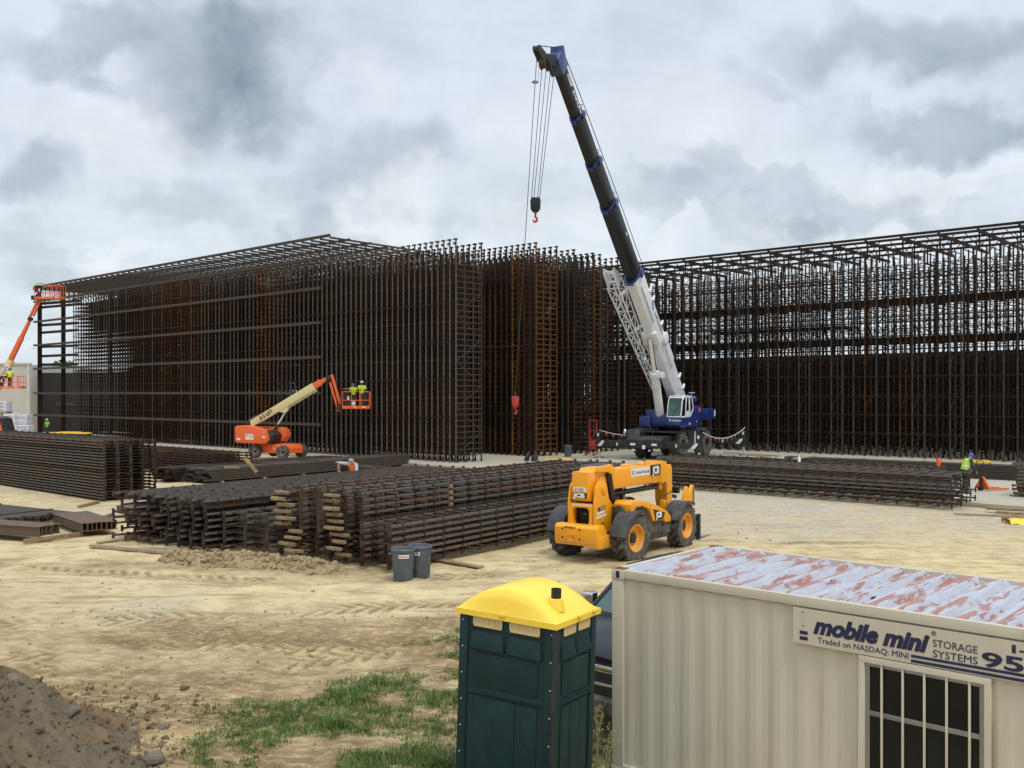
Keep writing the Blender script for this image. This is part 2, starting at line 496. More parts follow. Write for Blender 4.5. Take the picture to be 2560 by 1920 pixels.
TRACKS = [([(-10.2, 16.0), (-8.5, 16.5), (-5.5, 17.3), (-3.6, 18.0), (-1.8, 18.8), (.5, 19.8)], .50),
          ([(-8.0, 14.2), (-6.8, 14.55), (-5.3, 15.6), (-3.7, 16.1), (-2.2, 16.8), (-.4, 17.9)], .48),
          ([(-12.5, 24.6), (-10.3, 24.0), (-6.5, 23.1), (-3.75, 23.2), (-1.0, 23.9), (1.5, 25.0)], .5),
          ([(-11.5, 18.6), (-7.5, 19.1), (-4.0, 19.9), (-1.0, 20.9), (2, 22.4)], .5),
          ([(-9.3, 15.2), (-6.9, 15.8), (-4.9, 16.6), (-2.9, 17.3), (-.6, 18.4)], .45)]
def track_field(x, y):
    """depth and tone of tyre prints along the track lines"""
    h = np.zeros_like(x); tone = np.zeros_like(x)
    for pts, wd in TRACKS:
        best = np.full_like(x, 9.0); sgn = np.zeros_like(x); lon = np.zeros_like(x); L = 0
        for (x0, y0), (x1, y1) in zip(pts[:-1], pts[1:]):
            ex, ey = x1 - x0, y1 - y0; ln = math.hypot(ex, ey); ex /= ln; ey /= ln
            t = (x - x0) * ex + (y - y0) * ey
            tcl = np.clip(t, 0, ln)
            d = np.hypot(x - x0 - ex * tcl, y - y0 - ey * tcl)
            s_ = (x - x0) * -ey + (y - y0) * ex
            k = d < best
            best = np.where(k, d, best); sgn = np.where(k, s_, sgn); lon = np.where(k, L + tcl, lon)
            L += ln
        inside = sstep(wd, wd * .75, best)
        wear = sstep(.34, .62, fbm(x + 3, y, .55, 3))
        ch = np.sin((lon + np.abs(sgn) * .75 + np.where(sgn > 0, .17, 0)) / .34 * 2 * np.pi)
        bar = sstep(-.1, .5, ch)
        h -= inside * (.012 + .038 * bar * wear)
        tone = np.maximum(tone, inside * (.25 + .75 * bar * wear))
    return h, tone
def ground_z(x, y, fine=True):
    x = np.asarray(x, float); y = np.asarray(y, float)
    z = (fbm(x, y, .10, 3) - .5) * .22 * sstep(60, 30, y)
    if fine:
        z = z + (fbm(x, y, .9, 4) - .5) * .10 * sstep(45, 28, y)
        dist = sstep(19.5, 17.2, y + (fbm(x, y, .35, 3) - .5) * 2.5) * sstep(3.5, 0.5, x)
        dist = np.maximum(dist, sstep(1.4, .3, np.abs(y - 24.4 + .12 * x)) * sstep(3, 0, x) * .6)
        z = z + (fbm(x, y, 3.4, 4, .6) - .5) * .13 * dist
        h, _ = track_field(x, y)
        z = z + h
    # dip where the storage container and the portable toilet stand; bank rises at the left
    z = z - .12 * sstep(4.5, 1.5, np.hypot((x - 3.2) / 1.3, y - 11.3))
    z = z * (1 - sstep(58, 62, y))
    return z
def gz(x, y):
    return float(ground_z(np.array([x]), np.array([y]))[0])

def axis_grid(lo, hi, step, far_lo, far_hi, g=1.16):
    a = list(np.arange(lo, hi, step)); s = step; v = a[-1]
    while v < far_hi: s = min(s * g, 90); v += s; a.append(v)
    s = step; v = lo; pre = []
    while v > far_lo: s = min(s * g, 90); v -= s; pre.append(v)
    return np.array(pre[::-1] + a)
def ground_material():
    m = bpy.data.materials.new('dirt'); m.use_nodes = True
    t = NT(m.node_tree); b = m.node_tree.nodes['Principled BSDF']
    geo = t.n('ShaderNodeNewGeometry'); p = geo.outputs['Position']
    va = t.n('ShaderNodeAttribute', attribute_name='soil')
    sp = t.n('ShaderNodeSeparateColor'); t.put(sp.inputs[0], va.outputs['Color'])
    moist, gravel, disturbed = sp.outputs
    f1, _ = t.noise(p, .16, 5, .6, .4)
    f2, _ = t.noise(p, 1.3, 6, .65, .2)
    f3, _ = t.noise(p, 9, 5, .7)
    st = t.vmath('MULTIPLY', p, (.35, 2.2, 1.0))
    f4, _ = t.noise(st, 1.1, 6, .68, .3)
    pale = t.mix(t.rng(f1, .38, .62), (.66, .53, .29), (.60, .485, .275))
    pale = t.mix(t.rng(f2, .42, .66, 0, .7), pale, (.40, .30, .155))
    pale = t.mix(t.rng(f4, .50, .66, 0, .75), pale, (.31, .22, .11))
    brown = t.mix(t.rng(f2, .35, .6), (.30, .20, .095), (.17, .11, .054))
    brown = t.mix(t.rng(f3, .5, .75, 0, .6), brown, (.42, .31, .16))
    f6, _ = t.noise(t.vmath('MULTIPLY', p, (1.0, 2.6, 1.0)), 3.2, 6, .7, .4)
    c = t.mix(t.math('MULTIPLY', moist, t.rng(f6, .36, .56, .42, 1.0)), pale, brown)
    # crushed grey stone
    vo = t.n('ShaderNodeTexVoronoi'); t.put(vo.inputs['Vector'], p); vo.inputs['Scale'].default_value = 11.0
    hs = t.n('ShaderNodeSeparateColor'); t.put(hs.inputs[0], vo.outputs['Color'])
    stone = t.mix(hs.outputs[0], (.27, .255, .215), (.49, .46, .39))
    c = t.mix(t.math('MULTIPLY', gravel, t.rng(t.math('ADD', t.math('MULTIPLY', f2, .5), t.math('MULTIPLY', f1, .5)), .40, .58, .95, .25)), c, stone)
    c = t.mix(t.math('MULTIPLY', disturbed, t.rng(f3, .3, .6, .55, 1.0)), c, (.235, .155, .075))
    c = t.mix(t.rng(f3, .56, .72, 0, .5), c, (.24, .17, .09))
    c = t.mix(t.math('MULTIPLY', t.rng(f6, .54, .66, 0, .7), t.rng(f1, .35, .6, .25, 1)), c, (.26, .185, .095))
    t.put(b.inputs['Base Color'], c)
    b.inputs['Roughness'].default_value = .95
    b.inputs['Specular IOR Level'].default_value = .15
    bn = t.n('ShaderNodeBump'); bn.inputs['Strength'].default_value = .7; bn.inputs['Distance'].default_value = .05
    f5, _ = t.noise(p, 16, 6, .7)
    hh = t.math('ADD', f5, t.math('MULTIPLY', vo.outputs['Distance'], t.math('MULTIPLY', gravel, -.6)))
    hh = t.math('ADD', hh, t.math('MULTIPLY', f4, .8))
    t.put(bn.inputs['Height'], hh); t.put(b.inputs['Normal'], bn.outputs[0])
    M['dirt'] = m
ground_material()
def build_ground():
    xs = axis_grid(-13, 9, .07, -900, 900); ys = axis_grid(10.6, 27.5, .06, -60, 1500, 1.12)
    X, Y = np.meshgrid(xs, ys)
    Z = ground_z(X, Y)
    nx, ny = len(xs), len(ys)
    co = np.stack([X, Y, Z], -1).reshape(-1, 3)
    i = np.arange(nx - 1)[None, :] + (np.arange(ny - 1) * nx)[:, None]
    q = np.stack([i, i + 1, i + nx + 1, i + nx], -1).reshape(-1, 4)
    me = bpy.data.meshes.new('ground')
    me.vertices.add(len(co)); me.vertices.foreach_set('co', co.ravel())
    me.loops.add(q.size); me.loops.foreach_set('vertex_index', q.ravel())
    me.polygons.add(len(q)); me.polygons.foreach_set('loop_start', np.arange(0, q.size, 4)); me.polygons.foreach_set('loop_total', np.full(len(q), 4))
    me.update(calc_edges=True); me.validate()
    # soil map: r damp / worked soil, g crushed stone, b unused
    _, tone = track_field(X, Y)
    n1 = fbm(X, Y, .33, 4)
    worked = sstep(22.0, 16.8, Y + (n1 - .5) * 5) * sstep(3.2, .2, X + (n1 - .5) * 3) * .95
    worked *= sstep(.36, .58, fbm(X + 40, Y * 2.6, .30, 4)) * .5 + .5
    worked = np.maximum(worked, tone * .95 * sstep(27, 24, Y))
    worked = np.maximum(worked, sstep(1.3, .2, np.abs(Y - 24.3 + .13 * (X + 4))) * sstep(1, -2, X) * .7 * sstep(.36, .6, n1))
    worked = np.maximum(worked, .8 * sstep(1.0, .3, np.hypot((X - 9.2) / 3.0, (Y - 29.0) / .55 + (n1 - .5) * 2)))
    worked = np.maximum(worked, .6 * sstep(1.0, .3, np.hypot((X - 4.2) / 2.6, (Y - 25.5) / 1.3 + (n1 - .5) * 2)))
    worked = np.maximum(worked, .55 * sstep(1.0, .3, np.hypot((X - 9.0) / 1.2, (Y - 33.0) / 1.0 + (n1 - .5) * 2)))
    # stone pad to the right of the yellow handler, and a grey smear at the left
    g = sstep(26.0, 33, Y - .10 * (X - 6) + (n1 - .5) * 7) * sstep(3, 7, X) * sstep(57, 50, Y)
    g = np.maximum(g * .85, .65 * sstep(1, .2, np.hypot((X + 7.6) / 1.3, (Y - 20.3) / 2.2)))
    g = np.maximum(g, .8 * sstep(1, .3, np.hypot((X + 17) / 8, (Y - 37) / 3.2)))
    g = np.maximum(g, .25 * sstep(38, 44, Y))
    a = me.color_attributes.new('soil', 'FLOAT_COLOR', 'POINT')
    a.data.foreach_set('color', np.stack([np.clip(worked, 0, 1), np.clip(g, 0, 1), np.clip(tone * 1.15 - .25, 0, 1) * .85, X * 0 + 1], -1).astype(np.float32).ravel())
    me.materials.append(M['dirt'])
    me.shade_smooth()
    o = bpy.data.objects.new('ground', me); COL.objects.link(o); tag(o, 'pale tan dirt yard with tyre tracks and patches of grey crushed stone', kind='structure')
build_ground()

# concrete pad under the racks
mb = MB()
c = [ORG + U1 * 66 - U2 * 2.2, ORG - U1 * 62 - U2 * 2.2, ORG - U1 * 62 + U2 * 70, ORG + U1 * 66 + U2 * 70]
mb._add([(p.x, p.y, .0) for p in c] + [(p.x, p.y, .13) for p in c], [(4, 5, 6, 7), (0, 1, 5, 4), (1, 2, 6, 5), (2, 3, 7, 6), (3, 0, 4, 7)])
tag(mb.build('concrete_slab', 'concrete'), 'pale concrete slab under the steel racks', kind='structure')
SLAB = .13

# ---- soil heaps: clods and dug rubble
def clod_mesh(mb, c, r, seed):
    g = random.Random(seed)
    bm = bmesh.new(); bmesh.ops.create_icosphere(bm, subdivisions=1, radius=1)
    ax = Vector((g.uniform(.7, 1.3), g.uniform(.7, 1.3), g.uniform(.5, .9)))
    rot = Quaternion((g.random(), g.random(), g.random(), g.random())).normalized()
    vs = []
    for v in bm.verts:
        p = v.co * g.uniform(.72, 1.18); p = Vector((p.x * ax.x, p.y * ax.y, p.z * ax.z)); vs.append(rot @ p * r + Vector(c))
    mb._add(vs, [tuple(v.index for v in f.verts) for f in bm.faces]); bm.free()
def soil_mat(name, a, b_, c_):
    m = bpy.data.materials.new(name); m.use_nodes = True
    t = NT(m.node_tree); b = m.node_tree.nodes['Principled BSDF']
    geo = t.n('ShaderNodeNewGeometry'); p = geo.outputs['Position']
    f, _ = t.noise(p, 1.2, 6, .65, .3); g, _ = t.noise(p, 11, 5, .7); h, _ = t.noise(p, .5, 3, .6)
    col = t.mix(t.rng(f, .38, .62), a, b_)
    col = t.mix(t.rng(h, .5, .68, 0, .8), col, c_)
    col = t.mix(t.rng(g, .52, .75, 0, .5), col, tuple(x * .55 for x in a))
    t.put(b.inputs['Base Color'], col); b.inputs['Roughness'].default_value = .97; b.inputs['Specular IOR Level'].default_value = .1
    bn = t.n('ShaderNodeBump'); bn.inputs['Strength'].default_value = .9; bn.inputs['Distance'].default_value = .06
    k, _ = t.noise(p, 18, 6, .72); t.put(bn.inputs['Height'], k); t.put(b.inputs['Normal'], bn.outputs[0])
    M[name] = m
soil_mat('soil_tan', (.43, .33, .18), (.35, .26, .14), (.50, .40, .235))
soil_mat('soil_dug', (.150, .117, .072), (.20, .162, .108), (.27, .18, .09))
soil_mat('stone', (.23, .195, .145), (.165, .135, .098), (.27, .245, .20))
def heap(name, hf, x0, x1, y0, y1, step, m, label):
    xs = np.arange(x0, x1, step); ys = np.arange(y0, y1, step)
    X, Y = np.meshgrid(xs, ys); Z = hf(X, Y)
    nx, ny = len(xs), len(ys)
    me = bpy.data.meshes.new(name)
    i = np.arange(nx - 1)[None, :] + (np.arange(ny - 1) * nx)[:, None]
    q = np.stack([i, i + 1, i + nx + 1, i + nx], -1).reshape(-1, 4)
    me.from_pydata(np.stack([X, Y, Z], -1).reshape(-1, 3).tolist(), [], q.tolist())
    me.materials.append(M[m]); me.shade_smooth()
    o = bpy.data.objects.new(name, me); COL.objects.link(o); tag(o, label, kind='structure'); return o
def ridge_h(X, Y):
    t = (X + 9.6) / 5.6
    yc = 26.0 - 1.75 * np.clip(t, 0, 1) + (fbm(X, Y * 0 + 3, .6, 2) - .5) * .5
    d = np.abs(Y - yc) / .85
    h = sstep(1, .1, d) * sstep(-.03, .10, t) * sstep(1.04, .85, t)
    lump = fbm(X, Y, 1.9, 4, .6)
    return ground_z(X, Y, False) - .14 + h * (.24 + .42 * (lump - .25))
heap('soil_ridge', ridge_h, -10.6, -3.2, 23.0, 27.4, .06, 'soil_tan', 'low ridge of churned tan soil in front of the frame stacks')
def pile_h(X, Y):
    d = np.hypot((X + 7.6) / 1.0, (Y - 11.2) / .85)
    h = 1.45 * sstep(4.5, .1, d + (fbm(X, Y, .7, 3) - .5) * .9)
    r = fbm(X, Y, 1.6, 5, .62)
    return ground_z(X, Y, False) - .22 + h + (r - .5) * .50 * sstep(4.2, 2.6, d) + (fbm(X, Y, 4.5, 4, .75) - .5) * .30 * sstep(4.2, 2.6, d)
heap('dirt_pile', pile_h, -13.5, -2.8, 7.0, 15.8, .06, 'soil_dug', 'heap of dug brown soil and rubble at the lower left')
g = random.Random(5)
mb = MB()
for i in range(900):
    t = g.random(); x = -9.5 + t * 5.4; y = 26.0 - 1.75 * t + g.gauss(0, .42)
    z = float(ridge_h(np.array([x]), np.array([y]))[0])
    clod_mesh(mb, (x, y, z + .02), g.choice((.03, .04, .05, .07, .11)), i)
tag(mb.build('soil_clods', 'soil_tan', fix=False), 'tan clods of earth strewn over the low soil ridge', 'clods', kind='stuff')
mb = MB()
for i in range(3200):
    x = g.uniform(-9.5, -3.0); y = g.uniform(10.2, 15.0)
    d = math.hypot(x + 7.6, (y - 11.2) / .85)
    if d > 4.6 or (d > 3.6 and g.random() < .6): continue
    z = max(float(pile_h(np.array([x]), np.array([y]))[0]), gz(x, y))
    clod_mesh(mb, (x, y, z + .01), g.choice((.010, .010, .012, .012, .015, .018, .02, .025, .035, .05)), i)
tag(mb.build('soil_rubble', 'soil_dug', fix=False), 'brown lumps of rubble scattered over the dug soil heap', 'rubble', kind='stuff')
mb = MB()
for i in range(1500):
    if g.random() < .6: x = g.uniform(-9, 1.0); y = g.uniform(11.2, 20)
    else: x = g.uniform(-13, 9); y = g.uniform(18, 34)
    clod_mesh(mb, (x, y, gz(x, y)), g.choice((.01, .015, .015, .02, .03, .045)) * (1 if y < 20 else 1.2), i)
tag(mb.build('loose_stones', 'soil_tan', fix=False), 'small loose stones and clods lying over the dirt yard', 'stones', kind='stuff')
for i, (px, dep, r, lab) in enumerate([(385, 11.65, .26, 'largest pale grey rock at the foot of the dug soil heap'), (30, 12.3, .15, 'pale rock high on the left of the dug soil heap'),
        (178, 11.9, .19, 'flat grey rock halfway up the dug soil heap'), (330, 12.6, .13, 'grey rock on the right slope of the dug soil heap'), (285, 11.4, .10, 'small tan rock low on the dug soil heap'), (310, 11.1, .09, 'small tan rock nearest the camera below the dug soil heap'),
        (408, 12.9, .12, 'blue grey rock at the edge of the grass by the dug soil heap'), (460, 14.6, .12, 'pale flat stone in the dirt beyond the grass')]):
    r *= .62; p = at(px, dep); z = max(float(pile_h(np.array([p.x]), np.array([p.y]))[0]), gz(p.x, p.y))
    mb = MB(); bm = bmesh.new(); bmesh.ops.create_icosphere(bm, subdivisions=2, radius=1)
    gg = random.Random(i + 3); ax = [gg.uniform(-1, 1) for _ in range(6)]
    pl = [(Vector((gg.gauss(0, 1), gg.gauss(0, 1), gg.gauss(0, 1))).normalized(), gg.uniform(.55, .85)) for _ in range(9)]
    vs = []
    for v in bm.verts:
        q = v.co.copy()
        for nrm, dd in pl:
            k = q.dot(nrm) - dd
            if k > 0: q -= nrm * k
        vs.append(Vector((q.x * 1.3, q.y, q.z * .8)) * r)
    mb._add(vs, [tuple(v.index for v in f.verts) for f in bm.faces]); bm.free()
    o = mb.build('rock', 'stone'); o.location = (p.x, p.y, z + r * .2); o.rotation_euler = (0, 0, gg.uniform(0, 6))
    tag(o, lab, 'rock', 'rocks on and near the dug soil')

# ---- grass and weeds
def grass_mat(name, a, b_):
    m = bpy.data.materials.new(name); m.use_nodes = True
    t = NT(m.node_tree); b = m.node_tree.nodes['Principled BSDF']
    geo = t.n('ShaderNodeNewGeometry')
    f, _ = t.noise(geo.outputs['Position'], 1.8, 4, .6)
    c = t.mix(t.math('MULTIPLY', geo.outputs['Random Per Island'], .9), a, b_)
    c = t.mix(t.rng(f, .45, .65, 0, .45), c, tuple(x * 1.5 for x in b_))
    t.put(b.inputs['Base Color'], c); b.inputs['Roughness'].default_value = .6; b.inputs['Specular IOR Level'].default_value = .25
    M[name] = m
grass_mat('grass', (.038, .098, .014), (.115, .175, .034))
grass_mat('grass_dry', (.30, .27, .11), (.40, .36, .18))
def grass_density(x, y):
    d = 0.0
    for cx, cy, rx, ry, a in ((-2.6, 13.4, 1.55, 1.15, 1.0), (-3.4, 12.3, .75, .9, .95), (-1.35, 14.2, 1.3, .55, .85), (-1.2, 11.6, 1.0, .75, 1.0), (-.7, 15.3, .8, .3, .8), (-.5, 17.4, .9, .45, .55),
                              (-1.4, 15.7, .5, .25, .5), (1.15, 11.5, .5, 1.6, .9), (-.2, 12.3, 1.0, .4, .6), (.5, 9.6, 2.5, .8, .9), (-.6, 16.4, .6, .25, .6), (-1.5, 15.0, 1.2, .5, .8), (-2.4, 14.7, .8, .4, .75), (-.9, 13.2, .7, .6, .7), (-1.6, 17.2, .5, .25, .5), (-.9, 18.0, .5, .2, .45)):
        q = math.hypot((x - cx) / rx, (y - cy) / ry)
        d = max(d, a * max(0.0, min(1.0, (1.25 - q) / .5)))
    return d
mb = MB(); md = MB()
def blade(b, x, y, z, h, lean, az, w):
    dx, dy = math.cos(az), math.sin(az); sx, sy = -dy * w, dx * w
    m1 = (x + dx * lean * .35, y + dy * lean * .35, z + h * .6); tp = (x + dx * lean, y + dy * lean, z + h)
    b._add([(x - sx, y - sy, z), (x + sx, y + sy, z), (m1[0] + sx * .7, m1[1] + sy * .7, m1[2]), (m1[0] - sx * .7, m1[1] - sy * .7, m1[2]), tp], [(0, 1, 2, 3), (3, 2, 4)])
xs = np.array([g.uniform(-4.8, 2.0) for _ in range(30000)]); ys = np.array([g.uniform(9.0, 18.2) for _ in range(30000)])
cl = fbm(xs, ys, 1.7, 3); zz = ground_z(xs, ys)
for x, y, n_, z in zip(xs, ys, cl, zz):
    d = grass_density(x, y)
    if d <= 0 or n_ < .56 - .22 * d or g.random() > .35 + d * .6: continue
    hgt = (.03 + .07 * g.random() * (.5 + d)) * (1.5 if n_ > .6 else .8)
    for k in range(g.choice((4, 6, 8))):
        blade(md if g.random() < .04 else mb, x + g.gauss(0, .035), y + g.gauss(0, .035), z - .01, hgt * g.uniform(.5, 1.25), hgt * g.uniform(.2, 1.3), g.uniform(0, 6.28), g.uniform(.0025, .0055))
tag(mb.build('grass', 'grass', fix=False), 'patchy green grass growing in the bare dirt by the toilet', 'grass', kind='stuff')
tag(md.build('dry_grass', 'grass_dry', fix=False), 'straw coloured blades among the green grass', 'grass', kind='stuff')
def weed(px, dep, h, label, seed, airy=True):
    gg = random.Random(seed); p = at(px, dep); z0 = gz(p.x, p.y) - .02
    b = MB(); lean = gg.uniform(-.12, .12)
    for s_ in range(gg.choice((2, 3))):
        l2 = lean + gg.uniform(-.1, .1); hh = h * gg.uniform(.8, 1)
        pts = [(p.x + l2 * t * t * hh + s_ * .02, p.y + s_ * .02, z0 + hh * t) for t in (0, .3, .6, .85, 1)]
        b.tube(pts, .004, 5, .0015)
        for k in range(14 if airy else 6):
            t = gg.uniform(.62, 1) if airy else gg.uniform(.2, .8)
            bx_, bz = pts[0][0] + l2 * t * t * hh, z0 + hh * t
            a = gg.uniform(0, 6.28); ln = gg.uniform(.03, .09) * (1.3 - t)* 2
            e = (bx_ + math.cos(a) * ln, pts[0][1] + math.sin(a) * ln, bz + ln * .8)
            b.tube([(bx_, pts[0][1], bz), e], .0015, 4)
            for q in range(3):
                b.ball((e[0] + gg.gauss(0, .008), e[1] + gg.gauss(0, .008), e[2] + gg.gauss(0, .01)), .006, 4, (.7, .7, 1.6))
    for k in range(8): blade(b, p.x, p.y, z0, h * .45 * gg.uniform(.5, 1), h * .25, gg.uniform(0, 6.28), .004)
    o = b.build('weed', 'grass_dry' if airy else 'grass', fix=False); tag(o, label, 'weed', 'tall weeds in the foreground')
weed(1388, 9.55, .62, 'tall seeding weed in front of the corner of the green toilet', 1)
weed(1368, 9.6, .50, 'shorter feathery weed beside the toilet corner weed', 2)
weed(1176, 9.9, .45, 'seeding weed at the left foot of the green toilet', 3)
weed(1442, 9.8, .42, 'thin weed in front of the right face of the green toilet', 4)
weed(1490, 11.3, .95, 'tall thin weed between toilet and container, left one', 5)
weed(1514, 11.2, .85, 'tall thin weed against the container corner', 6)
weed(492, 11.1, .95, 'dark stalked weed standing alone before the grass patch', 7, False)
weed(510, 11.2, .75, 'leaning green stalk beside the dark stalked weed', 8, False)
weed(1132, 10.4, .40, 'dry grass stalk beside the left edge of the toilet', 9)
# ================================================================ STANDING RACKS
RYAW = math.atan2(-.663, .749)           # local x = along the rack to the near right, local y = away
def rack_frame(H, D, nposts, dz, pw=.10, sw=.05, brace=1.5, tips=True, heads=0.0, seed=0):
    gg = random.Random(seed); mb = MB()
    ys = [D * i / (nposts - 1) for i in range(nposts)]
    for i, y in enumerate(ys):
        h = H + (heads if i in (0, nposts - 1) else -.25)
        mb.mi = 1 if i == 0 else 0  # front post has its own slot, for a tone with daylight painted in
        mb.box((0, y, h / 2), (pw, pw * .8, h))
        mb.box((0, y, .01), (.22, .22, .02)); mb.beam((.09, y, .02), (0, y, .3), .03); mb.beam((-.09, y, .02), (0, y, .3), .03)
        if tips and i in (0, nposts - 1):
            mb.box((-.05, y, h + .05), (.26, .16, .10)); mb.box((-.10, y - .03, h - .22), (.14, .10, .16))
        for k in range(1, int(H / 2.45) + 1):      # splice collars
            mb.box((0, y, k * 2.45 - .8), (pw * 1.35, pw * 1.2, .16))
    mb.mi = 0; z = .45; k = 0
    while z < H - .1:
        mb.box((0, D / 2, z), (sw, D, sw)); z += dz; k += 1
    z = .45; s = 0
    while z + brace < H:
        a, b_ = (0, D) if s % 2 == 0 else (D, 0)
        mb.beam((.03, a, z), (.03, b_, z + brace), .035); z += brace; s += 1
    return mb
LONG = {}
def rack_row(label, t_off, x_list, fm, mats, depth, rails, matfn=None, cat='storage rack', rail_r=.05, rail_y=(0,), base=SLAB, individual=100, group=None):
    """a row of upright frames tied by long rails: ONE thing"""
    o = empty('storage_rack', ORG + U2 * t_off + Vector((0, 0, base)), RYAW)
    tag(o, label, cat, group)
    for i, x in enumerate(x_list[:individual]):
        c = bpy.data.objects.new('upright_frame', fm); COL.objects.link(c); c.parent = o
        c.location = (x, 0, 0)
        if matfn:
            m = matfn(x, i)
            if m:
                for q_, sl in enumerate(c.material_slots):
                    if q_ == 0 or m in ('steel_orange', 'steel_rust'): sl.link = 'OBJECT'; sl.material = M[m]
    if len(x_list) > individual:
        mb = MB(); vv = [v.co.copy() for v in fm.vertices]; ff = [tuple(p.vertices) for p in fm.polygons]
        for x in x_list[individual:]: mb._add([v + Vector((x, 0, 0)) for v in vv], ff)
        s = mb.build('further_frames', mats, o, fix=False); s['kind'] = 'stuff'
    x0, x1 = min(x_list), max(x_list)
    for z in rails:
        for y in rail_y:
            mb = MB(); mb.bx(x0 - .05, x1 + .05, y * depth - (.075 if y < .5 else -.075) - .025, y * depth - (.075 if y < .5 else -.075) + .025, z - rail_r / 2, z + rail_r / 2)
            mb.build('tie_rail', mats, o, fix=False)
    return o
fA = rack_frame(13.72, 2.35, 4, .37, pw=.078, sw=.058, seed=1, heads=.45).mesh('upright_frame', [M['steel'], M['steel_front_lit']])
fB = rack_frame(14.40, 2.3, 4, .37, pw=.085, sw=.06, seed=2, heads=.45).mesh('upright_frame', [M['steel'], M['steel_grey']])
fA2 = rack_frame(14.5, 2.35, 4, .37, pw=.085, sw=.06, tips=False, seed=1).mesh('upright_frame', [M['steel'], M['steel_front_lit']])
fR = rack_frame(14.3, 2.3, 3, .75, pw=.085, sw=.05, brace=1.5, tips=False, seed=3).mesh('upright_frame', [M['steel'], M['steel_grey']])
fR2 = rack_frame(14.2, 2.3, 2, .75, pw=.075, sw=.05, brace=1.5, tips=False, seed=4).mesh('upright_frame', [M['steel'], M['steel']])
def matA(x, i):
    s = -x
    if 20.8 < s < 22.3: return 'steel_orange'
    if 31 < s < 45 and i % 3 != 1: return 'steel_rust'
    if 31 < s < 41 and i % 6 == 1: return 'steel_orange'
    if s > 24 and i % 4 == 0: return 'steel_rust'
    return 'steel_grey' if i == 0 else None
XS = [-.55 * i for i in range(100)]
ties = [2.9, 5.3, 7.75, 10.2, 12.7]
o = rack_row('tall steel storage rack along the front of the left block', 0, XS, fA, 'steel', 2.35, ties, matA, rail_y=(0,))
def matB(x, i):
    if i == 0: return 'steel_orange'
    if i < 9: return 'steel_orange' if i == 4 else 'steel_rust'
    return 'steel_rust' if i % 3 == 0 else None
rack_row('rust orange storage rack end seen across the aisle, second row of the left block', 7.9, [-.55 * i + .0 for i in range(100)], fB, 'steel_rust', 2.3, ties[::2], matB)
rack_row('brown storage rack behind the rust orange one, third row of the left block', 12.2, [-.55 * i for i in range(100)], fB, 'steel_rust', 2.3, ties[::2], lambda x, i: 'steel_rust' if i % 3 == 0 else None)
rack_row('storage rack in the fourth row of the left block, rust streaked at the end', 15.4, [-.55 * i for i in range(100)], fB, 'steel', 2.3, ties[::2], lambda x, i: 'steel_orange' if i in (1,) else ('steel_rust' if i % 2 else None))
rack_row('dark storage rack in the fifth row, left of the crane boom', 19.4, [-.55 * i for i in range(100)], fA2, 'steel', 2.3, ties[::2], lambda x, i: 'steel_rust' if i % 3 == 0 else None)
# right block
XR = [-16 + .82 * i for i in range(62)]
XR2 = [-16 + .70 * i for i in range(76)]
def matR(x, i): return 'steel_rust' if (i * 7) % 10 < 3 else ('steel_grey' if (i * 7) % 10 > 7 else None)
rack_row('open storage rack along the front of the right block behind the crane', 24.0, XR, fR, 'steel', 2.3, [1.6, 2.9, 4.2, 5.6, 7.0, 8.4, 9.7, 11.1, 12.6], matR, rail_y=(0, 1), rail_r=.055)
rack_row('middle storage rack of the open right block', 29.0, [x + .2 for x in XR2], fR2, 'steel', 2.3, [.9 + .52 * k for k in range(26)], matR, rail_y=(0,))
rack_row('rear storage rack of the open right block', 33.5, [x + .45 for x in XR2], fR2, 'steel_rust', 2.3, [.65 + .52 * k for k in range(27)], matR, rail_y=(0,))


# ---- roof framework and wall framing of the left block
rf = empty('roof_framework', ORG + Vector((0, 0, SLAB)), RYAW)
tag(rf, 'flat dark steel roof framework and wall girts over the left rack block', 'roof frame')
RH = 15.75
for k in range(6):
    y = -.45 + 2.15 * k
    mb = MB(); xe = -12.2 - .35 * k + random.uniform(-.2, .2) if k < 99 else -4.5
    mb.box(((-63 + xe) / 2, y, RH - (0 if k == 0 else .0)), (xe + 63, .12, .20 if k == 0 else .15))
    mb.build('purlin', 'steel_grey', rf, fix=False)
for i in range(47):
    x = -62.6 + 1.1 * i
    mb = MB(); mb.box((x, 4.9, RH - .22), (.08, 11.2, .13))
    for y in (0.15, 2.2, 4.5, 7.0, 9.5): mb.box((x, y, RH - 1.1), (.055, .055, 1.75))
    mb.beam((x, .2, RH - 1.7), (x, 2.2, RH - .3), .05); mb.beam((x, 4.5, RH - 1.7), (x, 2.2, RH - .3), .05)
    mb.build('rafter', 'steel_grey', rf, fix=False)
for h in (14.2, 12.05, 9.55, 7.05, 4.45, 2.15):
    mb = MB(); mb.bx(-63, -13.4, -.50, -.32, h - .10, h + .10); mb.bx(-63, -13.4, -.325, -.17, h + .06, h + .09)
    mb.build('girt', 'steel_grey', rf, fix=False)
for (x, y) in ((-62.2, -.15), (-58.9, .9), (-62.2, 7.5)):
    mb = MB(); mb.box((x, y, 7.8), (.34, .12, 15.5)); mb.box((x, y - .13, 7.8), (.04, .2, 15.5)); mb.box((x, y + .13, 7.8), (.04, .2, 15.5)); mb.box((x, y, .03), (.5, .5, .06))
    mb.build('column', 'steel', rf, fix=False)
for h in (11.7, 10.9, 9.4, 8.4, 7.5, 14.0, 13.6):
    mb = MB(); mb.beam((-62.2, .1, h), (-55, .6 + (.4 if h > 13 else 0), h + random.uniform(-.1, .1)), .16, .26); mb.build('header_beam', 'steel', rf, fix=False)
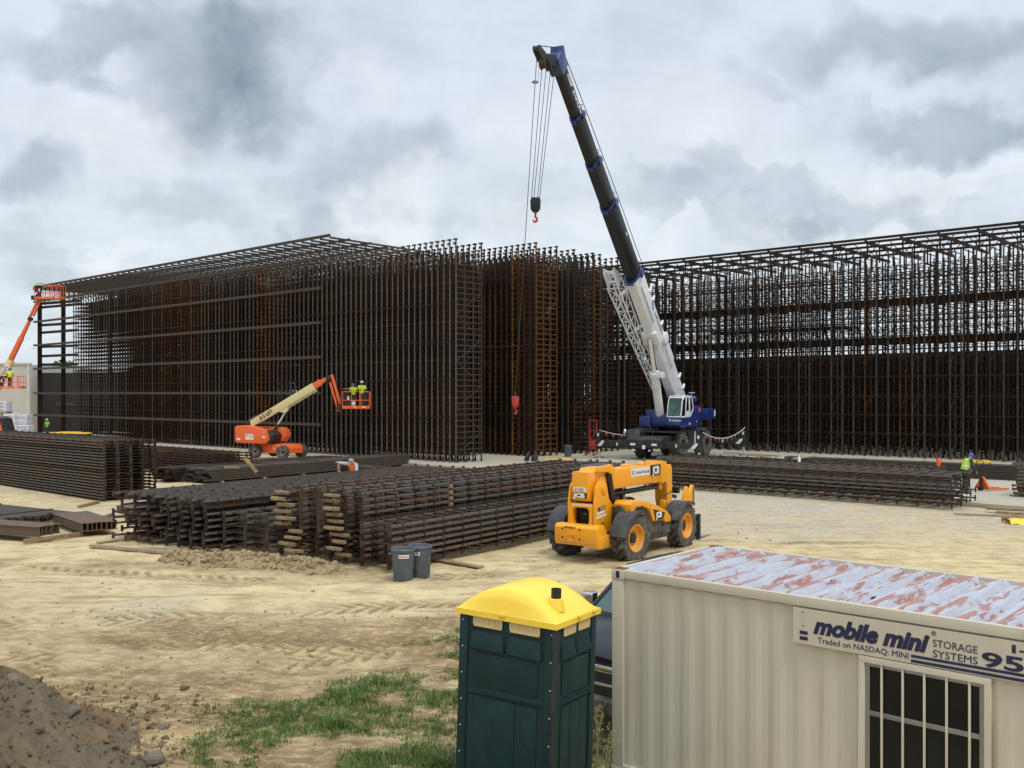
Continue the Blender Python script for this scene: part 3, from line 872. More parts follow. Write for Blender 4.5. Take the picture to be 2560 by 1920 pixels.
# ---- roof of the right block
rr = empty('roof_framework', ORG + U2 * 24 + Vector((0, 0, SLAB)), RYAW)
tag(rr, 'dark steel roof frame with sloping rafters over the open right rack block', 'roof frame')
for k, y in enumerate((-.35, 1.2, 3.4, 5.8, 8.4)):
    mb = MB(); mb.box((10.5, y, 15.25), (52, .11, .17)); mb.build('purlin', 'steel', rr, fix=False)
for i in range(21):
    x = -15 + 2.46 * i
    mb = MB(); mb.box((x, 5.3, 15.05), (.12, 11.4, .22))
    for y in (0, 2.3, 5, 7.3): mb.box((x, y, 14.45), (.09, .09, 1.2))
    for y in (0, 2.3): mb.beam((x, y, 14.0), (x - .9, y, 15.0), .05); mb.beam((x, y, 14.0), (x + .9, y, 15.0), .05)
    mb.build('rafter', 'steel', rr, fix=False)
for h in (11.15, 8.35):
    mb = MB(); mb.bx(-16, 36, 2.5, 4.9, h - .25, h); mb.bx(-16, 36, 2.42, 2.5, h - .45, h + .1)
    for i in range(26): mb.bx(-15.5 + 2 * i, -15.35 + 2 * i, 2.5, 4.9, h - .40, h - .25)
    mb.build('service_walkway', 'steel', rr, fix=False)
mb = MB(); mb.bx(1, 13, 6.0, 8.0, 9.5, 9.7); mb.build('short_walkway', 'steel_rust', rr, fix=False)
# dark liner wall closing the lower part behind the right block
lw = MB(); lw.bx(-17, 52, 0, .2, 0, 7.75)
for i in range(86): lw.bx(-17 + .8 * i, -16.85 + .8 * i, -.1, 0, 0, 7.7)
o = lw.build('liner_wall', 'dark_rust_clad', fix=False); o.location = ORG + U2 * 37 + Vector((0, 0, SLAB)); o.rotation_euler = (0, 0, RYAW)
tag(o, 'dark rust brown panel wall closing the lower half behind the right racks', 'wall')
# ---- buildings at the far left
def building(name, m, px0, px1, y_top, dep, thick, label, trim=None):
    p0 = at(px0, dep); p1 = at(px1, dep); h = CAM_H + (985 - y_top) / 2400 * dep
    o = empty(name, ((p0.x + p1.x) / 2, dep, 0)); tag(o, label, 'building')
    w = p1.x - p0.x
    mb = MB(); mb.bx(-w / 2, w / 2, 0, thick, 0, h); mb.build('wall', m, o, fix=False)
    return o, w, h
b1, w, h = building('warehouse', 'tilt_wall', -560, 76, 912, 112, 24, 'beige tilt-up concrete warehouse wall at the far left')
mb = MB(); mb.bx(-w / 2, w / 2 + .02, -.12, .3, h, h + .22); mb.build('parapet_cap', 'tilt_wall', b1, fix=False)
for k in range(1, 4):
    mb = MB(); mb.bx(w / 2 - 7.4 * k, w / 2 - 7.4 * k + .05, -.01, .0, 0, h); mb.build('panel_joint', 'dark_clad', b1, fix=False)
mb = MB(); mb.tube([(w / 2 - .2, -.1, 0.1), (w / 2 - .2, -.1, h)], .06, 6); mb.build('downspout', 'white', b1, fix=False)
b2, w, h = building('office_building', 'dark_clad', 77, 330, 932, 114, 20, 'dark unfinished building with white floor bands behind the left steel columns')
for z in (h - .15, h - 6.0 + 1.4, h - 8.8 + .2):
    mb = MB(); mb.bx(-w / 2, -w / 2 + 1.3, -.15, 0, z - .12, z + .12); mb.build('floor_band', 'white_plain', b2, fix=False)
mb = MB(); mb.bx(-w / 2 + 1.25, -w / 2 + 1.38, -.2, -.05, 0, h + 3); mb.build('post', 'metal', b2, fix=False)
mb = MB(); mb.bx(-w / 2, -w / 2 + 1.3, -.1, .1, h + 2.8, h + 3); mb.build('top_rail', 'white_plain', b2, fix=False)
mb = MB(); mb.bx(-w / 2 + 3.0, w / 2 - 3, -.1, 0, 3.1, 3.5); mb.build('lintel', 'steel_grey', b2, fix=False)
# far tree line showing through the left steelwork
def far_tree(px, dep, h, r, label, seed):
    gg = random.Random(seed); p = at(px, dep); o = empty('tree', p); tag(o, label, 'tree', 'trees far behind the left steelwork')
    mb = MB(); mb.tube([(0, 0, 0), (.1, 0, h * .4), (0, .1, h * .8)], .35, 7, .12); mb.build('trunk', 'wood_grey', o)
    mb = MB()
    for i in range(1500):
        d = Vector((gg.gauss(0, 1), gg.gauss(0, 1), gg.gauss(0, 1))).normalized() * r * gg.uniform(.5, 1) ** .5 * (1 + .25 * math.sin(7 * i))
        c = Vector((d.x, d.y, d.z * .8)) + Vector((0, 0, h - r * .7)); q = Quaternion((gg.random(), gg.random(), gg.random(), gg.random())).normalized()
        mb._add([c + q @ Vector(v) * .35 for v in ((-1, 0, 0), (0, -.5, 0), (1, 0, 0), (0, .5, 0))], [(0, 1, 2, 3)])
    mb.build('crown', 'grass', o, fix=False)
far_tree(160, 150, 9.2, 2.2, 'small green treetop far behind the left steel columns', 1)
far_tree(141, 155, 8.9, 1.8, 'lower green treetop beside the first one behind the left steel columns', 2)
# ================================================================ LYING FRAMES IN STACKS
def lying_frame(L, W, seed, strut=.45, ch=.07, plate=.15, mid=1, diag=False, sw=.05):
    gg = random.Random(seed); mb = MB()
    ys = [W * k / (1 + mid) for k in range(2 + mid)]
    for q_, y in enumerate(ys):
        mb.mi = 1; mb.box((L / 2, y, 0), (L, .085, ch)); mb.mi = 0
        for x in (0, L): mb.box((x, y, .0), (.03, .11, plate))
        for k in range(1, int(L / .8) + 1): mb.box((k * .8 - .3, y, 0), (.05, .105, ch * 2.0))
    x = .3
    while x < L - .1: mb.box((x, W / 2, ch * .22), (sw, W, .045)); x += strut
    if diag:
        x = .3; s = 0
        while x + 1.5 < L: mb.beam((x, 0 if s % 2 else W, -.01), (x + 1.5, W if s % 2 else 0, -.01), .03); x += 1.5; s += 1
    return mb
def stack(what, look, corner, Ld, Wd, L, W, n, pitch, mats, z0=.14, jit=.12, kw=None, mats_fn=None, group=None):
    Ld = Ld.normalized(); yaw = math.atan2(Ld.y, Ld.x); Y = Vector((-Ld.y, Ld.x, 0))
    sgn = 1 if Y.dot(Wd) > 0 else -1
    fm = [lying_frame(L, W, k, **(kw or {})).mesh('rack_frame', [M[mats], M['steel_chord_lit'] if mats != 'steel_rust' else M['steel_rust']]) for k in range(2)]  # chords get the tone with light painted in, rust stacks excepted
    gg = random.Random(hash(what) % 1000 if False else len(what) * 7 + n)
    off = 0
    for i in range(n):
        if i == 0 or gg.random() < .45: off = gg.uniform(-.6, .6) * jit
        c = bpy.data.objects.new('rack_frame', fm[gg.randrange(2)]); COL.objects.link(c)
        p = corner + (Vector((0, 0, 0)) if sgn > 0 else -Y * W) + Ld * (gg.uniform(-.012, .012) + off) + Y * gg.uniform(-.012, .012)
        c.location = (p.x, p.y, z0 + (n - 1 - i) * pitch)
        c.rotation_euler = (0, 0, yaw + gg.uniform(-.0015, .0015))
        m = mats_fn(i, gg) if mats_fn else None
        if m: c.material_slots[0].link = 'OBJECT'; c.material_slots[0].material = M[m]
        if gg.random() < .15: c.material_slots[1].link = 'OBJECT'; c.material_slots[1].material = M[gg.choice(('steel_rust', 'steel_flat'))]
        tag(c, look + ', ' + rank(i, n, what), 'rack frame', group or 'rack frames lying in ' + what)
VV1 = V1; VV2 = V2
def P(x, y): return Vector((x, y, 0))
# S1: the tall stack at the left
stack('the tall left stack', 'rusty brown rack frame', P(-16.97, 40.0), U1, U2, 16, 1.15, 20, .125, 'steel_flat', kw=dict(strut=.26, ch=.058, plate=.125, mid=1, sw=.12), jit=.08,
      mats_fn=lambda i, g: 'steel_rust' if g.random() < .45 else None)
# its neighbour further back
stack('the stack behind the tall left one', 'dark brown rack frame', P(-16.25, 40.85), U1, U2, 16, 1.15, 18, .138, 'steel', kw=dict(strut=.26, plate=.14, mid=1, ch=.06, sw=.12), jit=.1, mats_fn=lambda i, g: 'steel_rust' if g.random() < .4 else None)
stack('the low stack before the orange lift', 'rust brown rack frame', P(-16.2, 52), U1, U2, 15, 2.4, 8, .15, 'steel_rust', kw=dict(strut=.42, plate=.14, mid=1))
# S4 group: long axes run away to the right
stack('the leftmost middle stack', 'dark steel rack frame', P(-10.55, 28.55), VV2, VV1, 14, 2.05, 8, .185, 'steel', jit=.3, kw=dict(strut=.21, plate=.19, mid=2, ch=.055, sw=.12), mats_fn=lambda i, g: 'steel_flat' if g.random() < .5 else None)
stack('the second middle stack', 'dark steel rack frame', P(-8.75, 27.3), VV2, VV1, 14, 1.75, 8, .185, 'steel', jit=.22, kw=dict(strut=.21, plate=.19, mid=2, ch=.055, sw=.12), mats_fn=lambda i, g: 'steel_flat' if g.random() < .4 else None)
stack('the lower stack beside the timber blocks', 'brown steel rack frame', P(-6.75, 26.35), VV2, VV1, 12, 1.85, 6, .185, 'steel_flat', jit=.2, kw=dict(strut=.55, plate=.19, mid=1, ch=.055, diag=True))
def spaced(what, corner, L, W, n, pitch, seed, side_posts):
    """frames held apart by timber blocks at the near end"""
    stack(what, 'brown frame on timber blocks', corner, VV2, VV1, L, W, n, pitch, 'steel_flat', jit=.12, kw=dict(strut=.6, plate=.16, mid=1, ch=.055), mats_fn=lambda i, g: 'steel_rust' if g.random() < .35 else None)
    gg = random.Random(seed); bm_ = MB().box((0, 0, 0), (.58, .12, .085)).mesh('timber_block', [M['wood']], bevel=.006)
    yaw = math.atan2(V1.y, V1.x)
    for e, (off, side) in enumerate(((W * .90, 'left'),)):
        for i in range(n - 1):
            c = bpy.data.objects.new('timber_block', bm_); COL.objects.link(c)
            p = corner + VV2 * (-.10 + gg.uniform(-.12, .10)) + VV1 * (off + gg.uniform(-.14, .14) - (.28 if i > (n - 1) // 2 else 0)); c.scale = (gg.uniform(.75, 1.2), gg.uniform(.9, 1.2), gg.uniform(.8, 1.1))
            c.location = (p.x, p.y, .14 + (n - 2 - i + .5) * pitch + .0); c.rotation_euler = (0, 0, yaw + gg.uniform(-.12, .12))
            tag(c, 'timber spacer, ' + rank(i, n - 1, 'the column at the end of ' + what), 'timber block', 'timber blocks between frames of ' + what)
    bs = MB().box((0, 0, 0), (.10, .10, .11)).mesh('timber_block', [M['wood']], bevel=.005)
    for i in range(side_posts):
        c = bpy.data.objects.new('timber_block', bs); COL.objects.link(c)
        p = corner + VV2 * 3.6 - VV1 * .06
        c.location = (p.x, p.y, .14 + (n - 2 - i + .5) * pitch); c.rotation_euler = (0, 0, yaw)
        tag(c, 'square timber spacer, ' + rank(i, side_posts, 'the column along ' + what), 'timber block', 'square timber spacers along ' + what)
spaced('the left timber stack', P(-5.2, 25.75), 14, 1.4, 11, .175, 3, 0)
spaced('the right timber stack', P(-3.95, 25.15), 14, 1.15, 11, .175, 4, 6)
stack('the low stack behind the grey bins', 'grey steel rack frame', P(-3.05, 24.35), VV2, VV1, 11, .95, 7, .165, 'steel_grey', jit=.2, kw=dict(strut=.5, plate=.18, mid=0, ch=.06), mats_fn=lambda i, g: 'steel' if i > 1 and g.random() < .6 else None)
# S5: long stack right of the yellow handler, and the one behind it
stack('the long stack right of the yellow handler', 'dark rack frame', P(17.15, 37.2), U1, U2, 14.2, 2.3, 8, .165, 'steel_flat', jit=.2, kw=dict(strut=.62, plate=.24, mid=1, ch=.06), mats_fn=lambda i, g: 'steel_chord_lit' if i < 1 else ('steel' if g.random() < .6 else None))  # struts of the topmost frame also carry the painted-in light
stack('the rear long stack at the right', 'dark rack frame', P(18.6, 42.4), U1, U2, 14.2, 2.3, 7, .165, 'steel', jit=.2, kw=dict(strut=.62, plate=.20, mid=1, ch=.075))
# S6: right edge, ends towards the left
stack('the stack cut by the right edge', 'black rack frame', P(21.4, 40.9), -U1, U2, 12, 2.2, 10, .155, 'steel', jit=.35, kw=dict(strut=.6, plate=.12, mid=2, ch=.085), mats_fn=lambda i, g: 'black' if g.random() < .5 else None)
# bundles of flat bars behind the middle stacks
def bundle(label, corner, Ld, L, W, H, rows, z0, m, seed, flat=False):
    gg = random.Random(seed); Ld = Ld.normalized(); o = empty('steel_bundle', corner + Vector((0, 0, z0)), math.atan2(Ld.y, Ld.x)); tag(o, label, 'steel bundle')
    nb = max(3, int(W / .16))
    for r in range(rows):
        mb = MB()
        for k in range(nb):
            j = gg.uniform(-.25, .25); mb.bx(j, L + j * gg.uniform(-1, 1), k * W / nb, (k + .86) * W / nb, r * H / rows, (r + .80) * H / rows)
        mb.build('bar_layer', m, o, fix=False)
    for x in np.arange(1, L, 3.2): MB().bx(x, x + .04, -.01, W + .01, -.01, H + .01).build('strap', 'steel_grey', o, fix=False)
    for x in np.arange(.8, L, 2.7): MB().bx(x, x + .1, -.1, W + .1, -z0 + .02, -.02).build('bearer', 'wood_grey', o, fix=False)
    return o
bundle('dark bundle of flat steel bars behind the crouching worker', P(-15.2, 48.0), VV2, 15, 1.9, .62, 5, .12, 'steel_grey', 1)
bundle('darker low bundle of steel bars left of the crouching worker', P(-17.3, 48.6), VV2, 12, 1.7, .62, 5, .12, 'steel', 2)
bundle('thin bundle of bars lying on the ground by the orange lift wheels', P(-13.2, 58.5), U1 * -1, 9, 1.2, .3, 2, .1, 'steel_flat', 3)
bundle('long grey bundle of rails behind the crane rear wheel', P(15.8, 55.5) + U1 * 0, Vector((.80, -.60, 0)), 13, 1.0, .75, 6, .15, 'steel_grey', 4)
# ---- flat bundles and beams at the left
bundle('flat dark sheets lying on the ground below the tall left stack', P(-15.6, 33.9), Vector((-.85, .52, 0)), 9, 2.6, .26, 2, .12, 'steel_grey', 5)
bundle('rust edged sheets lying at the left picture edge', P(-17.7, 33.2), Vector((-.9, .45, 0)), 6, 1.5, .34, 2, .12, 'steel_rust', 6)
def beam_pack(label, corner, Ld, L, n, bw, bh, z0, m):
    Ld = Ld.normalized(); o = empty('beam_pack', corner + Vector((0, 0, z0)), math.atan2(Ld.y, Ld.x)); tag(o, label, 'beam pack', 'packs of rusty beams on timber bearers')
    for k in range(n):
        y = k * bw; mb = MB(); j = random.uniform(-.06, .06)
        mb.bx(j, L + j, y + .005, y + bw - .012, 0, .02); mb.bx(j, L + j, y + .005, y + bw - .012, bh - .02, bh); mb.bx(j, L + j, y + bw / 2 - .012, y + bw / 2 + .012, .02, bh - .02)
        mb.build('beam', m, o, fix=False)
    return o
beam_pack('brown pack of eight rusty beams with open ends on timber bearers', P(-12.75, 31.1), Vector((-.635, .773, 0)), 3.4, 8, .145, .27, .13, 'steel_pack')
beam_pack('short grey faced pack of beams beside the leftmost middle stack', P(-12.2, 34.2), Vector((-.72, .69, 0)), 2.6, 5, .17, .27, .13, 'steel_pack')
beam_pack('grey sided pack of beams at the left picture edge', P(-14.2, 30.2), Vector((-.93, .36, 0)), 4.0, 6, .15, .30, .13, 'steel_pack')
def board(label, a, b, w=.14, h=.05, z=.02, m='wood', cat='board', group='boards lying on the dirt'):
    a = Vector((*a, 0)); b = Vector((*b, 0)); d = b - a; mid = (a + b) / 2
    mb = MB().box((0, 0, 0), (d.length, w, h)); o = mb.build('timber_board', m, bevel=.006)
    o.location = (mid.x, mid.y, max(gz(a.x, a.y), gz(b.x, b.y), gz(mid.x, mid.y)) + z + h / 2); o.rotation_euler = (random.uniform(-.03, .03), random.uniform(-.006, .006), math.atan2(d.y, d.x)); tag(o, label, cat, group); return o
def gp(px, py, z=0.0): d = 2400 * (CAM_H - z) / (py - 985); p = at(px, d); return (p.x, p.y)
board('short board tilted on the ground right of the grey bins', gp(1075, 1397), gp(1204, 1420), .2, .05, m='wood')
board('long weathered plank in front of the leftmost middle stack', gp(228, 1370), gp(425, 1388), .16, .09, m='wood_grey')
board('short pale plank behind the long weathered plank', gp(244, 1362), gp(326, 1350), .14, .05, m='wood_grey')
board('brown plank end lying against the long weathered plank', gp(346, 1376), gp(430, 1378), .18, .06, m='wood_grey')
board('dark plank under the lower stack', gp(478, 1368), gp(545, 1380), .2, .05, m='wood_grey')
board('square timber bearer under the rusty beam pack, nearer one', gp(60, 1357), gp(205, 1338), .11, .12)
board('square timber bearer under the rusty beam pack, farther one', gp(104, 1320), gp(150, 1310), .11, .12)
board('thin long timber behind the grey sided beam pack', gp(40, 1322), gp(126, 1309), .1, .1)
board('timber bearer beyond the short grey faced beam pack', gp(250, 1300), gp(282, 1292), .11, .12)
board('thin timber by the foot of the tall left stack', gp(196, 1270), gp(248, 1258), .1, .1)
board('long thin grey board before the right edge stack', gp(2385, 1284), gp(2530, 1289), .12, .05, m='wood_grey')
board('red brown board stacked at the right picture edge, farthest', gp(2465, 1278), gp(2600, 1285), .2, .08, z=.1)
board('pale board stacked at the right picture edge, middle', gp(2490, 1284), gp(2600, 1290), .22, .1, z=.04)
board('thick board at the right picture edge, nearest of the pile', gp(2505, 1296), gp(2640, 1300), .24, .1, z=.02)
mb = MB(); a = gp(2522, 1305); mb.box((0, 0, .05), (2.2, .5, .10)); o = mb.build('lumber_pack', 'wood', bevel=.01); o.location = (a[0] + 1.1, a[1], gz(*a)); tag(o, 'squat timber pack under yellow sheeting at the right picture edge', 'timber pack')
mb = MB(); n_ = 12
vs = []; fs = []
for i in range(n_ + 1):
    for j, (yy, zz_) in enumerate(((-.36, -.12), (-.28, .0), (0, .03), (.28, .0), (.36, -.1))):
        vs.append((i * .2 - .1, yy + .03 * math.sin(i * 1.7 + j), zz_ + .03 * math.sin(i * 2.3 + j * 1.3)))
for i in range(n_):
    for j in range(4): fs.append((i * 5 + j, i * 5 + 5 + j, i * 5 + 6 + j, i * 5 + 1 + j))
mb._add(vs, fs); o = mb.build('plastic_sheet', 'yellow_plastic', smooth=True); o.location = (a[0], a[1], gz(*a) + .14); tag(o, 'crumpled yellow sheet over the timber at the right picture edge', 'sheet')
# boards resting on the stack behind
for i, (px0, py0, px1, py1, lab) in enumerate([(1812, 1131, 1948, 1140, 'long weathered board lying on the rear right stack'), (1985, 1147, 2038, 1139, 'short pale board lying on the rear right stack'), (1850, 1135, 1925, 1143, 'thin board beside the long weathered board on the rear right stack')]):
    zt = 1.30; a_, b_ = gp(px0, py0, zt), gp(px1, py1, zt); d = Vector((b_[0] - a_[0], b_[1] - a_[1], 0))
    mb = MB().box((0, 0, 0), (d.length, .2, .06)); o = mb.build('timber_board', 'wood_grey'); o.location = ((a_[0] + b_[0]) / 2, (a_[1] + b_[1]) / 2, zt); o.rotation_euler = (0, 0, math.atan2(d.y, d.x)); tag(o, lab, 'board', 'boards lying on the rear right stack')
# small timbers on the middle bundles
mb = MB().box((0, 0, 0), (.9, .16, .16)); o = mb.build('timber_post', 'wood', bevel=.01); o.location = at(627, 46.5, 1.05); o.rotation_euler = (0, R(50), R(10)); tag(o, 'stubby timber leaning upright on the low dark bundle', 'timber')
mb = MB().box((0, 0, 0), (.10, .16, .75)); o = mb.build('timber_post', 'wood', bevel=.01); o.location = at(847, 44.6, 1.0); tag(o, 'short upright board at the hand of the crouching worker', 'timber')
for i, (px, py, lab) in enumerate([(575, 1172, 'left one of two small timber blocks on the low dark bundle'), (586, 1178, 'right one of two small timber blocks on the low dark bundle')]):
    mb = MB().box((0, 0, 0), (.55, .16, .12)); o = mb.build('timber_block', 'wood', bevel=.008); o.location = at(px, 47.5, .88); o.rotation_euler = (0, 0, .3 - .3 * i); tag(o, lab, 'timber block')

# ================================================================ STORAGE CONTAINER
mat('container_beige', (.545, .50, .375), .5, var=.25, var_scale=1.2, col2=(.49, .445, .325), dirt=((.42, .37, .26), .25, 1.0), streak=((.36, .27, .16), .30))
def roof_mat():
    m = bpy.data.materials.new('peeling_roof'); m.use_nodes = True
    t = NT(m.node_tree); b = m.node_tree.nodes['Principled BSDF']; tc = t.n('ShaderNodeTexCoord'); p = tc.outputs['Object']
    pv = t.vmath('MULTIPLY', p, (3.0, .40, 1.0))
    f, _ = t.noise(pv, 4.2, 8, .62, .5); g_, _ = t.noise(p, 1.1, 3, .5)
    h_, _ = t.noise(pv, 11, 6, .6, .3); c2, _ = t.noise(p, 26, 4, .6)
    at_ = t.n('ShaderNodeAttribute', attribute_name='worn'); w = t.math('MULTIPLY', at_.outputs['Fac'], .14)
    k = t.math('ADD', t.math('ADD', t.math('ADD', f, w), t.math('MULTIPLY', t.math('SUBTRACT', h_, .5), .20)), t.math('MULTIPLY', t.math('SUBTRACT', g_, .5), .34))
    grey = t.mix(t.rng(h_, .35, .65), (.40, .425, .475), (.47, .485, .515))
    grey = t.mix(t.rng(f, .30, .42, .7, 0), grey, (.54, .50, .40))
    red = t.mix(t.rng(h_, .4, .62), (.40, .185, .135), (.31, .125, .085))
    red = t.mix(t.rng(c2, .55, .7, 0, .5), red, (.24, .12, .07))
    c = t.mix(t.rng(k, .555, .605, 0, .92), grey, red)
    t.put(b.inputs['Base Color'], c); b.inputs['Roughness'].default_value = .42
    bn = t.n('ShaderNodeBump'); bn.inputs['Strength'].default_value = .3; bn.inputs['Distance'].default_value = .01
    t.put(bn.inputs['Height'], t.rng(k, .555, .585, 1, 0)); t.put(b.inputs['Normal'], bn.outputs[0])
    M['peeling_roof'] = m
roof_mat()
CA = Vector((1.22, 11.70, 0)); CT = 2.37; CB = -.14; CL = 6.1; CW = 2.44
ct = empty('storage_container', (CA.x, CA.y, 0), RYAW)
tag(ct, 'beige corrugated storage container with peeling red and grey roof and barred window', 'container')
# local: x along the long side (to the near right), y across to the far side
def corr(mb, x0, x1, z0, z1, y, per, dep, flat=.38, sgn=1):
    xs = []; x = x0; 
    while x < x1 - 1e-6:
        for f_, d in ((0, 0), (.26, 0), (.50, dep), (.76, dep)):
            xx = x + per * f_
            if xx < x1: xs.append((xx, d))
        x += per
    xs.append((x1, 0))
    vs = []; fs = []
    for xx, d in xs: vs += [(xx, y + d * sgn, z0), (xx, y + d * sgn, z1)]
    for i in range(len(xs) - 1): fs.append((2 * i, 2 * i + 2, 2 * i + 3, 2 * i + 1))
    mb._add(vs, fs)
mb = MB(); corr(mb, .16, CL - .16, CB + .15, CT - .11, .026, .278, .013)
wall = mb.build('side_wall', 'container_beige', ct, fix=False)
mb = MB(); corr(mb, .16, CL - .16, CB + .15, CT - .11, CW - .035, .278, -.036); mb.build('side_wall', 'container_beige', ct, fix=False)
mb = MB(); mb.X = Matrix.Rotation(R(90), 4, 'Z'); corr(mb, .16, CW - .16, CB + .15, CT - .11, -.035, .25, -.045); mb.X = None; mb.build('end_wall', 'container_beige', ct, fix=False)
mb = MB()
mb.X = Matrix.Translation((CL, 0, 0)) @ Matrix.Rotation(R(90), 4, 'Z'); corr(mb, .16, CW - .16, CB + .15, CT - .11, .035, .25, .045); mb.X = None; mb.build('end_wall', 'container_beige', ct, fix=False)
mb = MB(); mb.bx(.15, CL - .15, -.004, .06, CT - .10, CT + .005); mb.build('top_rail', 'container_beige', ct, bevel=.008)
mb = MB(); mb.bx(.15, CL - .15, -.004, .1, CB, CB + .16); mb.build('bottom_rail', 'container_beige', ct, bevel=.008)
mb = MB(); mb.bx(.15, CL - .15, CW - .06, CW + .004, CT - .10, CT + .005); mb.build('top_rail', 'container_beige', ct, bevel=.008)
mb = MB(); mb.bx(.15, CL - .15, CW - .1, CW + .004, CB, CB + .16); mb.build('bottom_rail', 'container_beige', ct, bevel=.008)
mb = MB(); mb.bx(-.004, .1, .17, CW - .17, CB, CB + .16); mb.build('bottom_rail', 'container_beige', ct, bevel=.008)
mb = MB(); mb.bx(-.004, .06, .17, CW - .17, CT - .10, CT + .006); mb.build('end_rail', 'container_beige', ct, bevel=.008)
for (x, y) in ((0, 0), (0, CW), (CL, 0), (CL, CW)):
    sx = 1 if x == 0 else -1; sy = 1 if y == 0 else -1
    mb = MB(); mb.bx(x, x + sx * .16, y - sy * .002, y + sy * .16, CB + .12, CT - .125); mb.build('corner_post', 'container_beige', ct, bevel=.006)
    for z in (CB, CT - .12):
        mb = MB(); x0, x1 = sorted((x - sx * .006, x + sx * .176)); y0, y1 = sorted((y - sy * .008, y + sy * .165)); mb.bx(x0, x1, y0, y1, z, z + .122)
        cc = mb.build('corner_casting', 'container_beige', ct, bevel=.008)
        mb = MB(); ov = [(x + sx * .088 + .028 * math.cos(a), z + .063 + (.022 if math.sin(a) > 0 else -.022) + .024 * math.sin(a)) for a in np.linspace(0, 2 * math.pi, 17)[:-1]]
        yy = y - sy * .0095; mb.prism(ov, yy, yy + sy * .004, 'y'); mb.build('casting_hole', 'decal_black', cc)
for y in (.085, CW - .085):
    mb = MB(); mb.bx(-.004, .17, y - .08, y + .08, CT + .003, CT + .006); mb.build('rust_patch', 'steel_orange', ct)
# roof: ribs run across the width
mb = MB(); vs = []; fs = []; wn = []
xs = []; x = .06
while x < CL - .06:
    for f_, zz_, w_ in ((0, -.012, .9), (.14, .012, 1.0), (.52, .014, -.2), (.66, -.012, .3), (.99, -.012, .2)):
        if x + .30 * f_ < CL - .05: xs.append((x + .30 * f_, zz_, w_))
    x += .30
ysr = np.array([.06, .13, .5, .9, 1.3, 1.7, 2.0, CW - .13, CW - .06])
for xx, zz_, w_ in xs:
    for q, yy in enumerate(ysr):
        edge = 0 if q in (0, 8) else 1
        vs.append((xx, yy, CT - .024 + 2.6 * zz_ * edge - .02 * (1 - edge) + .004 * math.sin(xx * 2.1 + yy * 3))); wn.append(w_ if edge else .3)
for i in range(len(xs) - 1):
    for j in range(8): fs.append((i * 9 + j, i * 9 + 9 + j, i * 9 + 10 + j, i * 9 + 1 + j))
mb._add(vs, fs); rfm = mb.build('roof', 'peeling_roof', ct, fix=False)
a_ = rfm.data.color_attributes.new('worn', 'FLOAT_COLOR', 'POINT')
for i, w_ in enumerate(wn): a_.data[i].color = (w_, w_, w_, 1)
# sign
SX0 = 2.35; ST = 2.253; SB = 1.885
mb = MB(); mb.bx(SX0, CL - .25, -.022, -.008, SB, ST); sg = mb.build('sign_board', 'container_beige', ct)
def ctext(body, size, x, z, width=None, name='lettering', **k):
    return text(body, size, (x, -.0235, z), (1, 0, 0), (0, 0, 1), 'navy', sg, name, width=width, **k)
ctext('mobile mini', .235, 2.575, 2.022, width=1.165, shear=.30, bold=.012)
ctext('Traded on NASDAQ: MINI', .082, 2.62, 1.925, width=.92)
ctext('STORAGE', .100, 3.765, 2.085, width=.40)
ctext('SYSTEMS', .100, 3.765, 1.985, width=.40)
ctext('950-0200', .185, 4.20, 1.985, width=1.42, bold=.005)
ctext('1-800', .10, 4.43, 2.150, width=.40, bold=.004)
ctext('\u00ae', .06, 3.755, 2.19)
for (a_, b_, c_, d_) in ((2.425, 2.512, 1.985, 2.02), (2.425, 2.512, 1.925, 1.962), (3.565, CL - .3, 1.945, 1.972), (3.565, CL - .3, 1.897, 1.925)):
    mb = MB(); mb.bx(a_, b_, -.026, -.022, c_, d_); mb.build('stripe', 'navy', sg)
for (x, z) in ((2.46, 2.215), (2.46, 2.075)):
    mb = MB(); mb.lathe([(.008, 0), (.006, -.004)], (x, -.0225, z), 'y', 8); mb.build('rivet', 'steel_grey', sg)
# window: frame, sash, glass, bars
WX0, WX1, WT, WB = 3.05, 4.285, 1.875, .62
mb = MB()
for (a, b, c, d) in ((WX0, WX1, WT - .06, WT), (WX0, WX1, WB, WB + .06), (WX0, WX0 + .06, WB + .06, WT - .06), (WX1 - .06, WX1, WB + .06, WT - .06)): mb.bx(a, b, -.03, .05, c, d)
wf = mb.build('window', 'container_beige', ct, bevel=.005)
mb = MB()
for (a, b, c, d) in ((WX0 + .06, WX1 - .06, WT - .10, WT - .06), (WX0 + .06, WX1 - .06, WB + .06, WB + .10), (WX0 + .06, WX0 + .105, WB + .1, WT - .1), (WX1 - .105, WX1 - .06, WB + .1, WT - .1), (WX0 + .105, WX1 - .105, 1.285, 1.335)): mb.bx(a, b, -.006, .03, c, d)
mb.build('sash', 'metal', wf, bevel=.003)
mb = MB(); mb.bx(WX0 + .1, WX1 - .1, .008, .014, WB + .1, 1.29); mb.bx(WX0 + .1, WX1 - .1, .012, .018, 1.33, WT - .1); mb.build('glass', 'glass_dark', wf)
for k in range(5):
    x = WX0 + .06 + (WX1 - WX0 - .12) * (k + .82) / 5.45
    mb = MB(); mb.bx(x - .011, x + .011, -.024, -.006, WB + .06, WT - .06); mb.build('security_bar', 'container_beige', wf, bevel=.003)
# small debris on the roof
for k, (x, y, r, lab) in enumerate(((3.05, .35, .028, 'small black lump lying on the container roof'), (2.35, .95, .018, 'tiny dark twig scrap on the container roof ribs'))):
    mb = MB(); clod_mesh(mb, (0, 0, 0), r, 40 + k); o = mb.build('debris', 'decal_black'); o.location = CA + Vector((.749, -.663, 0)) * x + U2 * y + Vector((0, 0, CT + .02)); tag(o, lab, 'debris')

